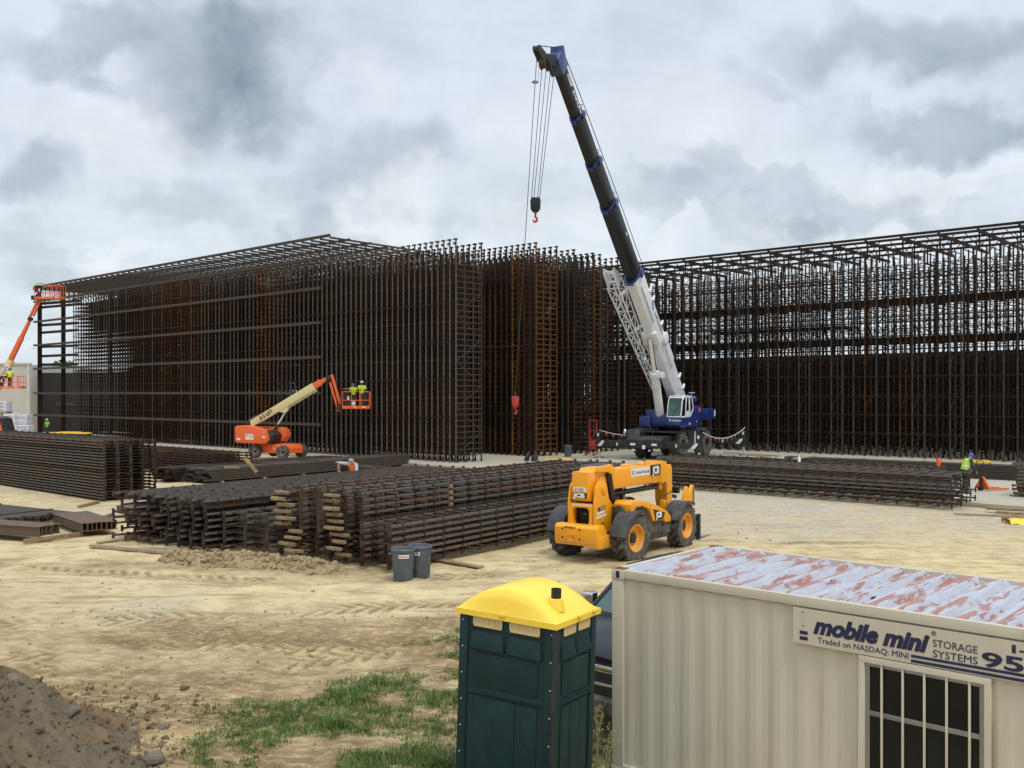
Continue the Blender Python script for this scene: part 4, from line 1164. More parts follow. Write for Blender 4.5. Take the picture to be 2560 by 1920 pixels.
# ================================================================ PORTABLE TOILET
mat('toilet_green', (.0035, .024, .026), .45, var=.4, var_scale=2.5, col2=(.006, .034, .035), dirt=((.02, .05, .05), .35, 5), spec=.35, bump=.12, bump_scale=60)
mat('toilet_green2', (.003, .022, .024), .45, var=.3, var_scale=3)
mat('roof_yellow', (.90, .62, .055), .42, var=.15, var_scale=3, col2=(.82, .55, .06))
mat('vent_tan', (.55, .45, .22), .5, var=.5, var_scale=14, col2=(.62, .38, .14))
TR = Vector((.53, .848, 0)); TL = Vector((-.848, .53, 0))
tz = gz(.2, 10.6)
tp = empty('portable_toilet', (.383, 9.98, -.10), rot=(Matrix.Rotation(R(1.7), 3, 'Y') @ Matrix.Rotation(math.atan2(TR.y, TR.x), 3, 'Z')).to_euler())
tag(tp, 'dark green portable toilet with domed yellow roof', 'portable toilet')
# local x = along the right face (away to the right), local y = along the left face (away to the left)
TW = 0.94; TD = 1.20; TH = 2.20
def tface(mb, face, a0, a1, z0, z1, d0, d1):
    """block on a face: a along it, d outwards (may be negative)"""
    if face == 'L': mb.bx(-d1, -d0, a0, a1, z0, z1)       # face x=0, outward -x
    else: mb.bx(a0, a1, -d1, -d0, z0, z1)                 # face y=0, outward -y
mb = MB(); mb.bx(.012, TW - .012, .012, TD - .012, .12, TH); mb.build('body', 'toilet_green2', tp)
for face, ln in (('L', TD), ('R', TW)):
    mb = MB()
    tface(mb, face, .0, .11, .12, TH, -.03, .007); tface(mb, face, ln - .11, ln, .12, TH, -.03, .007)
    tface(mb, face, .11, ln - .11, 1.30, 1.375, -.03, .004); tface(mb, face, .11, ln - .11, 1.97, TH, -.03, .0)
    tface(mb, face, .11, ln - .11, .12, .26, -.03, .008)
    # upper recess with sloping hood ribs
    for q in (0, 1):
        a0 = .13 + q * (ln - .26) / 2 + .015; a1 = .13 + (q + 1) * (ln - .26) / 2 - .015
        z0, z1 = 1.80, 1.99
        if face == 'L': vs = [(-.03, a0, z0), (-.03, a1, z0), (-.002, a0 + .03, z1), (-.002, a1 - .03, z1), (.05, a0, z0 - .04), (.05, a1, z0 - .04), (.05, a0, z1), (.05, a1, z1)]
        else: vs = [(a0, -.03, z0), (a1, -.03, z0), (a0 + .03, -.002, z1), (a1 - .03, -.002, z1), (a0, .05, z0 - .04), (a1, .05, z0 - .04), (a0, .05, z1), (a1, .05, z1)]
        mb._add(vs, [(0, 1, 3, 2), (0, 4, 5, 1), (0, 2, 6, 4), (1, 5, 7, 3), (2, 3, 7, 6)])
    tface(mb, face, .19, ln - .19, 1.40, 1.76, -.03, .001)
    for q in range(3):
        a0 = .19 + q * (ln - .38) / 3 + .03; a1 = .19 + (q + 1) * (ln - .38) / 3 - .03
        tface(mb, face, a0 - .03, a1 + .03, .27, 1.29, -.03, .001 + .005 * (q % 2))
    # raised diagonal lip under the recess
    if face == 'L': mb.beam((-.012, .14, 1.345), (-.012, ln - .14, 1.33), .022, .02)
    else: mb.beam((.14, -.012, 1.345), (ln - .14, -.012, 1.33), .022, .02)
    mb.build('side_panel', 'toilet_green', tp, bevel=.010)
    # louvre vents under the eaves
    for q in (0, 1):
        a0 = .18 + q * (ln - .36) * .56; a1 = a0 + (ln - .36) * .42
        mb = MB(); tface(mb, face, a0, a1, 2.045, 2.175, -.01, .014)
        for z in (2.045, 2.155): tface(mb, face, a0, a1, z, z + .02, .014, .022)
        for k in range(5): aa = a0 + (a1 - a0) * k / 4; tface(mb, face, aa - .012, aa + .012, 2.065, 2.155, .014, .020)
        v_ = mb.build('vent', 'vent_tan', tp)
        mb = MB()
        for k in (.18, .5, .82): aa = a0 + (a1 - a0) * k; tface(mb, face, aa - .03, aa + .03, 2.150, 2.165, .022, .025)
        mb.build('vent_slot', 'decal_black', v_)
for (fx, fy) in ((-.014, TD - .05), (-.014, .03)):
    for k in range(7):
        mb = MB(); z = .35 + k * .29
        mb.ball((fx, fy, z), .007, 5); mb.build('rivet', 'white', tp, fix=False)
mb = MB(); mb.bx(-.016, .018, -.016, .018, .12, TH - .02); mb.build('corner_strip', 'black', tp, bevel=.004)
mb = MB(); mb.bx(-.04, TW + .04, -.04, TD + .04, 0, .12); mb.build('skid_base', 'black', tp, bevel=.01)
# vaulted roof: arched across y, running along x
mb = MB(); ov = .040; n_ = 14
def roof_z(y): t = (y - TD / 2) / (TD / 2 + ov); return TH + .0 + .28 * max(0, 1 - abs(t) ** 2.0) ** .95
rows = []
xsr = [-ov, -ov + .012, -.01, .03, .09, .36, .75, TW - .09, TW - .03, TW + ov - .012, TW + ov]
for xi, x in enumerate(xsr):
    k = min(xi, len(xsr) - 1 - xi); ease = (0.0, .12, .55, .90, 1.0, 1.0)[min(k, 5)]
    row = []
    for j in range(n_ + 1):
        y = -ov + (TD + 2 * ov) * j / n_
        rib = .010 if xi in (5, 6) else 0
        row.append((x, y, TH - .035 + .05 + (roof_z(y) - TH) * ease + rib * ease * (0 < j < n_)))
    rows.append(row)
vs = [p for r_ in rows for p in r_]; fs = []
for i in range(len(rows) - 1):
    for j in range(n_): fs.append((i * (n_ + 1) + j, (i + 1) * (n_ + 1) + j, (i + 1) * (n_ + 1) + j + 1, i * (n_ + 1) + j + 1))
o0 = len(vs)
ring = [(x, -ov) for x in xsr] + [(TW + ov, -ov + (TD + 2 * ov) * j / n_) for j in range(1, n_ + 1)] + [(x, TD + ov) for x in reversed(xsr[:-1])] + [(-ov, -ov + (TD + 2 * ov) * j / n_) for j in range(n_ - 1, 0, -1)]
for (x, y) in ring: vs += [(x, y, TH + .0145), (x * 1.0 + (.0 if 0 else 0), y, TH - .045)]
m_ = len(ring)
for i in range(m_): j = (i + 1) % m_; fs.append((o0 + 2 * i, o0 + 2 * i + 1, o0 + 2 * j + 1, o0 + 2 * j))
fs.append(tuple(o0 + 2 * i + 1 for i in range(m_)))
mb._add(vs, fs); rt = mb.build('roof', 'roof_yellow', tp, smooth=True, angle=50)
for y in (.5, .72): 
    pass
mb = MB(); mb.lathe([(.10, 0), (.075, .12), (.06, .13)], (.22, .12, roof_z(.12) - .03), 'z', 20); mb.build('vent_boss', 'roof_yellow', rt, smooth=True)
mb = MB(); mb.lathe([(.055, 0), (.055, .14), (.048, .14), (.048, .03), (.0, .03)], (.22, .12, roof_z(.12) + .06), 'z', 20); mb.build('vent_pipe', 'black', rt, smooth=True)
for (x, y) in ((-.057, .62), (.45, -.057), (.8, -.057)):
    mb = MB(); mb.box((x, y, TH + .02), (.03 if y > 0 else .07, .07 if y > 0 else .03, .03)); mb.build('roof_lug', 'roof_yellow', rt, bevel=.006)

# ================================================================ TRASH BINS
def bin_(loc, yaw, label, group='grey plastic trash bins', sc=1.0, decal=True):
    o = empty('trash_bin', loc, yaw); tag(o, label, 'trash bin', group)
    mb = MB(); H = .80
    mb.lathe([(.225, 0), (.235, .02), (.275, H - .07), (.30, H - .065), (.30, H - .02), (.285, H), (.265, H - .01), (.255, H - .09), (.215, .03), (.0, .03)], (0, 0, 0), 'z', 32); mb.build('body', 'bin_grey', o, smooth=True)
    for s in (1, -1):
        mb = MB(); mb.tube([(s * .285, -.09, H - .10), (s * .345, -.075, H - .13), (s * .35, 0, H - .14), (s * .345, .075, H - .13), (s * .285, .09, H - .10)], .014, 6); mb.build('handle', 'bin_grey', o, smooth=True)
    for a in range(8):
        t = a * math.pi / 4 + .2
        mb = MB(); mb.beam((.238 * math.cos(t), .238 * math.sin(t), .06), (.272 * math.cos(t), .272 * math.sin(t), H - .12), .018, .012, up=(math.cos(t), math.sin(t), 0)); mb.build('rib', 'bin_grey', o)
    if decal:
        mb = MB(); vs = []; 
        for k in range(9):
            t = -2.15 + k * .11; r_ = .284
            vs += [(r_ * math.cos(t), r_ * math.sin(t), H - .22), ((r_ + .006) * math.cos(t), (r_ + .006) * math.sin(t), H - .13)]
        mb._add(vs, [(2 * k, 2 * k + 2, 2 * k + 3, 2 * k + 1) for k in range(8)]); d = mb.build('sticker', 'decal_white', o)
        mb = MB(); vs = []
        for k in range(8):
            t = -2.11 + k * .11; r_ = .2885
            vs += [(r_ * math.cos(t), r_ * math.sin(t), H - .19), ((r_ + .002) * math.cos(t), (r_ + .002) * math.sin(t), H - .165)]
        mb._add(vs, [(2 * k, 2 * k + 2, 2 * k + 3, 2 * k + 1) for k in range(0, 7)]); mb.build('sticker_line', 'decal_red', d)
    mb = MB()
    for k in range(9): clod_mesh(mb, (random.uniform(-.15, .15), random.uniform(-.15, .15), H - .15), .07, k)
    mb.build('rubbish', 'white_plain', o)
    return o
for (px, dep, lab, yw) in ((1008, 23.35, 'grey trash bin with red and white sticker, left and nearer of the pair', .3), (1050, 23.75, 'grey trash bin standing right behind the nearer one', -.2)):
    p = at(px, dep); bin_((p.x, p.y, gz(p.x, p.y) - .01), yw, lab)
p = at(1420, 67); bin_((p.x, p.y, SLAB), 0, 'small distant grey trash bin at the rack corner behind the yellow handler', decal=False, group='bin at the rack corner')
# ================================================================ WHEELS
def wheel(parent, c, r, w, side, rim_m, rim_r, nl=20, lug=.035, steer=0.0, hub_m='black', name='wheel', rim_lug=True):
    """one wheel, axle along y; side = outward sign. tyre mesh with rim and hub as sub-parts"""
    X = Matrix.Translation(c) @ Matrix.Rotation(steer, 4, 'Z')
    mb = MB(); mb.X = X; h = w / 2
    mb.lathe([(rim_r, -h * .78), (rim_r * 1.05, -h * .92), (r * .80, -h), (r * .93, -h * .96), (r - lug, -h * .80), (r - lug, h * .80), (r * .93, h * .96), (r * .80, h), (rim_r * 1.05, h * .92), (rim_r, h * .78)], (0, 0, 0), 'y', 40, cap=False)
    pit = 2 * math.pi / nl
    for k in range(nl):
        for s in (1, -1):
            a = k * pit + (pit / 2 if s > 0 else 0)
            # chevron bar from the centre to the shoulder, then down the shoulder
            rot = Matrix.Rotation(a, 3, 'Y')
            p0 = rot @ Vector((-.16 * r * 1.0 * .5, s * .01, r - lug * .35)); p1 = rot @ Vector((.20 * r * .6, s * h * .90, r - lug * .55))
            mb.beam(p0, p1, pit * r * .42, lug * 1.3, up=rot @ Vector((0, 0, 1)), w2=pit * r * .50)
            p2 = rot @ Vector((.20 * r * .6, s * h * 1.0, r * .90))
            mb.beam(p1, p2, pit * r * .42, lug * .9, up=rot @ Vector((0, s, 0)), w2=pit * r * .26)
    t = mb.build(name, 'rubber', parent, fix=False)
    mb = MB(); mb.X = X; s = side
    mb.lathe([(rim_r * 1.06, s * h * .90), (rim_r * .98, s * h * .93), (rim_r * .94, s * h * .80), (rim_r * .86, s * h * .35), (rim_r * .62, s * h * .18), (rim_r * .34, s * h * .16), (0, s * h * .16)], (0, 0, 0), 'y', 36, cap=False)
    mb.lathe([(rim_r * 1.02, -s * h * .85), (rim_r * .9, -s * h * .3), (0, -s * h * .25)], (0, 0, 0), 'y', 24, cap=False)
    mb.build('rim', rim_m, t, smooth=True)
    mb = MB(); mb.X = X
    mb.lathe([(rim_r * .40, s * h * .17), (rim_r * .38, s * h * .45), (rim_r * .22, s * h * .55), (0, s * h * .56)], (0, 0, 0), 'y', 20)
    for k in range(8):
        a = k * math.pi / 4; mb.lathe([(.016, s * h * .17), (.016, s * h * .30), (0, s * h * .30)], (math.sin(a) * rim_r * .52, 0, math.cos(a) * rim_r * .52), 'y', 6)
    mb.build('hub', hub_m, t, smooth=True)
    return t
def fender(parent, c, r, w, a0, a1, m='plastic_black', th=.03, flare=0, name='fender'):
    mb = MB(); n = 14; vs = []; fs = []
    for i in range(n + 1):
        a = R(a0 + (a1 - a0) * i / n)
        for rr, yy in ((r, -w / 2), (r, w / 2), (r + th, w / 2 + .01), (r + th, -w / 2 - .01)):
            vs.append((c[0] + rr * math.sin(a), c[1] + yy, c[2] + rr * math.cos(a)))
    for i in range(n):
        for j in range(4): fs.append((i * 4 + j, i * 4 + (j + 1) % 4, i * 4 + 4 + (j + 1) % 4, i * 4 + 4 + j))
    fs += [(0, 1, 2, 3), tuple(n * 4 + j for j in (3, 2, 1, 0))]
    mb._add(vs, fs)
    for s in (1, -1):           # turned-down lip
        vs = []; fs = []
        for i in range(n + 1):
            a = R(a0 + (a1 - a0) * i / n)
            for rr, yy in ((r + th, s * w / 2), (r - .05, s * w / 2), (r - .05, s * (w / 2 + .015)), (r + th, s * (w / 2 + .015))):
                vs.append((c[0] + rr * math.sin(a), c[1] + yy, c[2] + rr * math.cos(a)))
        for i in range(n):
            for j in range(4): fs.append((i * 4 + j, i * 4 + (j + 1) % 4, i * 4 + 4 + (j + 1) % 4, i * 4 + 4 + j))
        if s == flare or flare == 0: mb._add(vs, fs)
    f = mb.build(name, m, parent, smooth=True, angle=40)
    return f

# ================================================================ TELEHANDLER
tyaw = math.atan2(.811, .585)
tx_, ty_ = 2.42, 26.7
th = empty('telehandler', (tx_, ty_, gz(tx_, ty_) - .03), tyaw)
tag(th, 'yellow telescopic handler seen from behind with its boom lowered and forks on the ground', 'telehandler')
for (x, y, nm) in ((0, -1.0, 1), (0, 1.0, 1), (3.1, -1.0, 1), (3.1, 1.0, 1)):
    s = -1 if y < 0 else 1
    wheel(th, (x, y, .655), .655, .42, s, 'yellow', .36, nl=17, lug=.05, steer=R(-5) if x == 0 else 0)
for (x, y) in ((0, -1.02), (0, 1.02), (3.1, -1.02), (3.1, 1.02)):
    f = fender(th, (x, y, .66), .70, .50, -82 if x == 0 else -72, 22 if x == 0 else 30)
    mb = MB()
    for dx_, dy_ in ((-.20, -.08), (-.20, .08), (-.33, -.08), (-.33, .08)): 
        a = math.asin(dx_ / .75); mb.ball((x + .755 * math.sin(a), y + dy_, .66 + .755 * math.cos(a)), .022, 6, (1, 1, .6))
    mb.build('bolt', 'metal', f, fix=False)
mb = MB(); mb.bx(-.5, 3.75, -.34, .34, .46, .86); mb.bx(-.35, .35, -.8, .8, .50, .80); mb.bx(2.8, 3.4, -.8, .8, .50, .80)
mb.bx(.62, 2.35, -.95, -.3, .42, .95); mb.bx(.62, 2.35, .3, .98, .42, .95); mb.bx(.3, 2.5, -.75, .3, .85, 1.12); mb.build('chassis', 'plastic_black', th, bevel=.02)
# rear tower: two side plates, rear sheet with opening, counterweight
def plate(y0, y1, nm='tower_plate'):
    mb = MB(); mb.prism([(-.92, .95), (-.30, .80), (.28, .88), (.52, 1.42), (.50, 1.50), (-.02, 1.52), (-.20, 1.72), (-.33, 2.12), (-.45, 2.22), (-.70, 2.20), (-.86, 2.05), (-.94, 1.6)], y0, y1, 'y')
    return mb.build(nm, 'yellow', th, bevel=.018)
pr = plate(-.44, -.36); pl = plate(.36, .44)
mb = MB(); ang = np.linspace(0, 2 * math.pi, 25)[:-1]
def rrect(x0, x1, z0, z1, r, n=5):
    out = []
    for cx, cz, a0 in ((x1 - r, z1 - r, 0), (x0 + r, z1 - r, 90), (x0 + r, z0 + r, 180), (x1 - r, z0 + r, 270)):
        for k in range(n): a = R(a0 + 90 * k / (n - 1)); out.append((cx + r * math.cos(a), cz + r * math.sin(a)))
    return out
# rear sheet (plane x = -.93) with a rounded opening
hole = rrect(-.25, .27, 1.03, 1.50, .10); outer = rrect(-.36, .36, .92, 1.62, .02)
vs = [(-.945, y, z) for y, z in outer] + [(-.945, y, z) for y, z in hole] + [(-.80, y, z) for y, z in hole]
k = len(hole); fs = [(i, (i + 1) % k, k + (i + 1) % k, k + i) for i in range(k)] + [(k + i, k + (i + 1) % k, 2 * k + (i + 1) % k, 2 * k + i) for i in range(k)]
mb._add(vs, fs); mb.bx(-.94, -.62, -.36, .36, .88, .95)
rs = mb.build('rear_panel', 'yellow', th, smooth=True, angle=30)
mb = MB(); mb.bx(-.60, -.30, -.35, .35, .95, 1.72); mb.build('inner_bulkhead', 'black', th)
mb = MB()
for k in range(6): mb.tube([(-.66, -.2 + .08 * k, 1.5), (-.70, -.18 + .07 * k, 1.3), (-.66, -.15 + .05 * k, 1.12)], .022, 6)
mb.ball((-.78, -.18, 1.14), .045, 8); mb.build('hydraulic_hose', 'black', th, smooth=True)
mb = MB(); mb.tube([(-.72, -.05, 1.28), (-.76, .02, 1.33), (-.72, .08, 1.30)], .018, 6); mb.build('filler_pipe', 'metal', th, smooth=True)
mb = MB(); mb.prism([(-1.16, .50), (-1.22, .62), (-1.22, .98), (-1.14, 1.06), (-.86, 1.06), (-.70, .90), (-.70, .50)], -.66, .68, 'y')
cw = mb.build('counterweight', 'yellow', th, bevel=.025)
mb = MB(); mb.bx(-1.16, -.55, -.72, -.3, .46, .78); mb.build('tow_step', 'yellow', th, bevel=.012)
mb = MB()
for (y, z) in ((.42, .93), (.42, .70), (-.12, .93), (-.12, .68)): mb.lathe([(.030, -1.224), (.030, -1.20)], (0, y, z), 'x', 12)
mb.build('bolt_hole', 'black', cw)
mb = MB(); mb.bx(-1.245, -1.215, .10, .22, .60, .84); mb.bx(-1.28, -1.215, .02, .22, .62, .66); mb.bx(-1.28, -1.215, .02, .22, .78, .82); mb.tube([(-1.255, .12, .56), (-1.255, .12, .88)], .014, 6); mb.build('tow_hitch', 'yellow', cw)
mb = MB(); mb.lathe([(.12, -.48), (.12, -.44), (.06, -.44)], (-.50, 0, 1.98), 'y', 20); mb.lathe([(.05, -.50), (.05, -.48), (0, -.50)], (-.50, 0, 1.98), 'y', 12); mb.build('pivot_boss', 'yellow', pr, smooth=True)
# boom
mb = MB(); mb.prism([(-.98, 1.74), (-.90, 1.66), (-.40, 1.66), (.2, 1.86), (.2, 2.44), (-.05, 2.56), (-.55, 2.54), (-.62, 2.46), (-.98, 2.46)], -.25, .27, 'y'); head = mb.build('boom_head', 'yellow', th, bevel=.02)
mb = MB(); mb.prism([(-.62, 2.44), (-.60, 2.58), (.08, 2.62), (.26, 2.52), (.26, 1.9), (.12, 1.9), (.10, 2.30), (-.10, 2.42)], -.36, -.25, 'y'); mb.build('lift_bracket', 'yellow', head, bevel=.012)
mb = MB(); mb.prism([(-.55, 2.0), (-.42, 2.30), (-.12, 2.30), (-.05, 2.14), (-.05, 1.92), (-.45, 1.86)], -.275, -.25, 'y'); mb.build('reinforcing_plate', 'yellow', head, bevel=.012)
mb = MB(); mb.bx(.2, 3.45, -.24, .26, 1.90, 2.45); boom = mb.build('boom', 'yellow', th, bevel=.022)
mb = MB(); mb.bx(3.18, 3.62, -.265, .285, 1.87, 2.50); mb.bx(2.75, 3.0, -.255, .275, 1.89, 2.49); mb.bx(3.28, 3.40, -.285, .305, 1.85, 2.53); mb.build('boom_collar', 'yellow', boom, bevel=.015)
mb = MB(); mb.prism([(3.6, 2.40), (4.05, 2.38), (4.12, 2.25), (4.12, 1.20), (4.02, 1.06), (3.86, 1.06), (3.78, 1.30), (3.74, 1.92), (3.6, 1.92)], -.20, .22, 'y'); nose = mb.build('boom_nose', 'yellow', th, bevel=.02)
mb = MB()
for x in (.55, 1.55, 2.5): mb.lathe([(.07, -.10), (.07, .12)], (x, 0, 2.46), 'y', 14)
mb.bx(2.3, 2.75, -.1, .1, 2.45, 2.50); mb.build('hose_guide', 'yellow', boom, bevel=.006)
mb = MB(); mb.tube([(.3, -.06, 1.74), (3.4, -.06, 1.74)], .075, 14); mb.build('extension_ram', 'black_gloss', boom, smooth=True)
mb = MB(); mb.lathe([(.12, -.14), (.12, .02)], (3.46, 0, 1.74), 'y', 16); mb.bx(3.36, 3.56, -.12, .0, 1.74, 1.9); mb.build('ram_eye', 'yellow', boom, bevel=.008)
mb = MB(); mb.tube([(-.02, -.31, 2.36), (.24, -.36, 1.15)], .095, 16); mb.tube([(.24, -.36, 1.15), (.33, -.37, .96)], .06, 12); lr = mb.build('lift_ram', 'black_gloss', th, smooth=True)
mb = MB(); mb.lathe([(.11, -.46), (.11, -.30)], (.44, 0, 1.32), 'y', 16); mb.build('ram_pin', 'yellow', th, bevel=.01)
# engine hood on the right
mb = MB()
prof = [(-.02, 1.12), (-.10, 1.56), (.0, 1.66), (.55, 1.62), (1.5, 1.40), (2.05, 1.20), (2.30, 1.02), (2.34, .86), (1.98, .86), (1.90, .96), (1.25, .96), (.96, 1.35), (.60, 1.46), (.20, 1.46)]
mb.prism(prof, -1.06, -.52, 'y'); hood = mb.build('engine_hood', 'yellow', th, bevel=.04)
mb = MB(); mb.prism([(-.02, 1.0), (-.05, 1.50), (.55, 1.50), (.98, 1.32), (1.28, .94), (1.9, .94), (2.0, .5), (.62, .5)], -.98, -.45, 'y'); mb.build('engine_cowl', 'plastic_black', th, bevel=.03)
mb = MB(); mb.prism([(2.02, 1.22), (2.55, 1.12), (2.58, .55), (1.9, .5), (1.98, .84), (2.36, .84), (2.33, 1.02)], -1.0, -.45, 'y'); mb.build('front_cowl', 'plastic_black', th, bevel=.03)
mb = MB(); mb.prism([(1.20, 1.325), (1.90, 1.165), (1.80, .99), (1.32, .99)], -1.078, -1.055, 'y'); badge = mb.build('badge_panel', 'black', hood, bevel=.006)
mb = MB()
for k in range(8): x = 1.02 + .075 * k; mb.beam((x, -.94, 1.525 - .018 * k - .0), (x, -.60, 1.525 - .018 * k), .03, .012)
mb.build('louvre', 'black', hood)
mb = MB(); mb.tube([(-.15, -.70, 1.36), (-.05, -.70, 1.36)], .17, 18); mb.bx(-.05, .25, -.86, -.52, 1.2, 1.52); mb.build('air_intake', 'plastic_black', th, bevel=.02)
# cab on the left side
mb = MB()
for (x, y) in ((.72, .42), (.72, 1.08), (2.1, .42), (2.1, 1.08)): mb.beam((x, y, .95), (x + (.12 if x < 1 else -.18), y, 2.42), .07)
mb.bx(.7, 2.15, .40, 1.10, .9, 1.2); mb.prism([(.75, 2.40), (.85, 2.50), (1.85, 2.50), (1.98, 2.40)], .38, 1.12, 'y'); mb.build('cab', 'plastic_black', th, bevel=.012)
mb = MB()
for y in (.43, 1.07): mb.prism([(.76, 1.2), (.84, 2.38), (1.90, 2.38), (2.08, 1.2)], y - .006, y + .006, 'y')
mb.build('cab_glass', 'glass_dark', th)
mb = MB(); mb.bx(1.2, 1.6, .55, .95, 1.2, 1.32); mb.bx(1.12, 1.22, .55, .95, 1.3, 1.9); mb.build('seat', 'plastic_black', th, bevel=.02)
mb = MB(); mb.tube([(2.5, -.50, 1.12), (2.6, -.55, 1.48), (3.0, -.78, 1.68)], .018, 6); mi = mb.build('mirror_arm', 'black', th)
mb = MB(); mb.box((3.08, -.84, 1.70), (.12, .22, .20)); mb.build('mirror', 'black_gloss', mi, bevel=.03)
mb = MB(); mb.bx(2.75, 2.95, -.62, -.42, 1.05, 1.40); mb.build('lamp_bracket', 'yellow', th, bevel=.02)
# fork carriage
mb = MB(); 
for y in (-.42, .34): mb.prism([(4.45, .98), (4.55, 1.42), (4.72, 1.66), (4.86, 1.60), (4.90, 1.40), (5.12, 1.68), (5.26, 1.62), (5.16, 1.0), (4.92, .78), (4.62, .80)], y, y + .09, 'y')
mb.bx(4.5, 4.7, -.33, .34, .95, 1.12); car = mb.build('quick_hitch', 'yellow', th, bevel=.015)
mb = MB(); mb.bx(5.14, 5.20, -.45, -.31, 1.02, 1.60); mb.build('wear_plate', 'metal', car)
mb = MB(); mb.tube([(4.02, 0, 1.45), (4.75, 0, 1.3)], .06, 10); mb.tube([(4.0, 0, 1.15), (4.7, 0, .88)], .09, 10); mb.build('tilt_ram', 'black_gloss', th)
mb = MB()
for z in (.12, .68): mb.bx(4.53, 4.59, -.94, .94, z, z + .10)
for y in (-.94, .84, -.40, .3): mb.bx(4.49, 4.61, y, y + .10, .06, .84)
mb.build('fork_frame', 'black', th, bevel=.01)
for y in (-.88, .72):
    mb = MB(); mb.bx(4.60, 4.66, y, y + .13, .06, .80); mb.prism([(4.60, .045), (5.85, .03), (5.85, .045), (4.60, .11)], y, y + .13, 'y'); mb.build('fork', 'metal', th, bevel=.006)
# hoses, lamps, seams, handles
mb = MB()
for k in range(4): mb.tube([(3.3, .06 * k - .1, 2.47), (3.75, .06 * k - .1, 2.62), (4.15, .06 * k - .1, 2.45), (4.22, .06 * k - .1, 1.9), (4.12, .06 * k - .1, 1.5)], .018, 5)
mb.build('hose_bundle', 'black', nose, smooth=True)
mb = MB()
for k in range(3): mb.tube([(.10 + .04 * k, -.47, .98), (-.1 + .05 * k, -.55, .78), (-.35 + .04 * k, -.50, .72)], .02, 5)
mb.tube([(.5, -.50, 1.42), (.62, -.55, 1.25), (.60, -.5, 1.0)], .022, 5); mb.build('hydraulic_hose', 'black', th, smooth=True)
mb = MB(); mb.bx(1.02, 1.028, -1.062, -1.055, 1.0, 1.5); mb.bx(.2, 1.9, -1.062, -1.055, 1.235, 1.243) if False else None; mb.build('panel_seam', 'black', hood)
mb = MB(); mb.bx(-.62, -.612, -.253, -.24, 1.9, 2.46); mb.build('panel_seam', 'black', head)
mb = MB(); mb.lathe([(.018, -.445), (.018, -.44)], (-.10, 0, 1.05), 'y', 8); mb.lathe([(.018, -.445), (.018, -.44)], (-.22, 0, 1.80), 'y', 8); mb.lathe([(.018, -.445), (.018, -.44)], (.18, 0, 1.1), 'y', 8); mb.build('bolt', 'black', pr)
mb = MB(); mb.tube([(.62, -.98, .60), (.62, -1.04, .60), (2.0, -1.04, .58), (2.0, -.98, .58)], .02, 6); mb.build('side_step', 'black', th)
# lettering and decals
XR_ = (1, 0, 0); ZU = (0, 0, 1)
mb = MB(); mb.bx(2.60, 3.16, -.2905, -.24, 2.14, 2.44); jb = mb.build('logo_panel', 'black', boom)
text('JCB', .30, (2.66, -.292, 2.185), XR_, ZU, 'decal_white', jb, bold=.014, width=.44)
mb = MB(); mb.bx(1.42, 2.55, -.245, -.238, 2.17, 2.41); ub = mb.build('logo_panel', 'decal_white', boom)
text('United Rentals', .135, (1.66, -.246, 2.235), XR_, ZU, 'navy', ub, width=.86, bold=.001)
def ring_logo(o, r, u, R_, parent, m='navy'):
    mb = MB(); mb.X = frame_m(o, r, u)
    n = 20
    for (r0, r1, a0, a1) in ((R_, R_ * .78, 100, 440),): 
        vs = []; 
        for k in range(n + 1): a = R(a0 + (a1 - a0) * k / n); vs += [(r0 * math.cos(a), r0 * math.sin(a), .001), (r1 * math.cos(a) + R_ * .12, r1 * math.sin(a), .001)]
        mb._add(vs, [(2 * k, 2 * k + 1, 2 * k + 3, 2 * k + 2) for k in range(n)])
    mb.box((R_ * .12, 0, .001), (R_ * .28, R_ * 1.3, .001)); mb.X = None
    return mb.build('emblem', m, parent)
ring_logo((1.53, -.246, 2.29), XR_, ZU, .075, ub)
text('JCB', .21, (1.36, -1.080, 1.065), XR_, (-.12, 0, 1), 'decal_white', badge, bold=.012, width=.36)
YR = (0, -1, 0)
mb = MB(); mb.bx(-.986, -.975, -.205, .235, 1.755, 1.90); rb = mb.build('logo_panel', 'black', head)
text('JCB', .15, (-.988, .205, 1.775), YR, ZU, 'decal_white', rb, bold=.010, width=.38)
mb = MB(); mb.bx(-.986, -.975, -.17, .21, 1.925, 2.05); rb2 = mb.build('logo_panel', 'decal_white', head)
text('United', .062, (-.988, .07, 1.99), YR, ZU, 'navy', rb2); text('Rentals', .062, (-.988, .07, 1.938), YR, ZU, 'navy', rb2)
ring_logo((-.988, .135, 1.987), YR, ZU, .045, rb2)
text('18768567', .075, (-1.224, .38, .955), YR, ZU, 'black', cw, width=.36, bold=.002)
mb = MB(); mb.bx(-.95, -.945, -.33, .30, 1.55, 1.585); mb.bx(-.95, -.945, -.12, .22, .965, 1.0); each(mb, 'decal', 'decal_white', rs)
mb = MB(); mb.prism([(-.80, 1.40), (-.42, 1.45), (-.42, 1.55), (-.80, 1.50)], -.4425, -.44, 'y'); d_ = mb.build('decal', 'black', pr); text('510-56', .085, (-.70, -.444, 1.435), (1, 0, .13), ZU, 'decal_white', d_, width=.24)
for (x, z, wd, hh) in ((-.85, 1.31, .40, .06), (-.87, 1.21, .52, .055)):
    mb = MB(); mb.prism([(x, z), (x + wd, z + wd * .1), (x + wd, z + wd * .1 + hh), (x, z + hh)], -.4425, -.44, 'y'); mb.build('decal', 'decal_white', pr)
text('18768567', .055, (-.66, -.442, 1.04), (1, 0, .05), ZU, 'black', pr, width=.22)

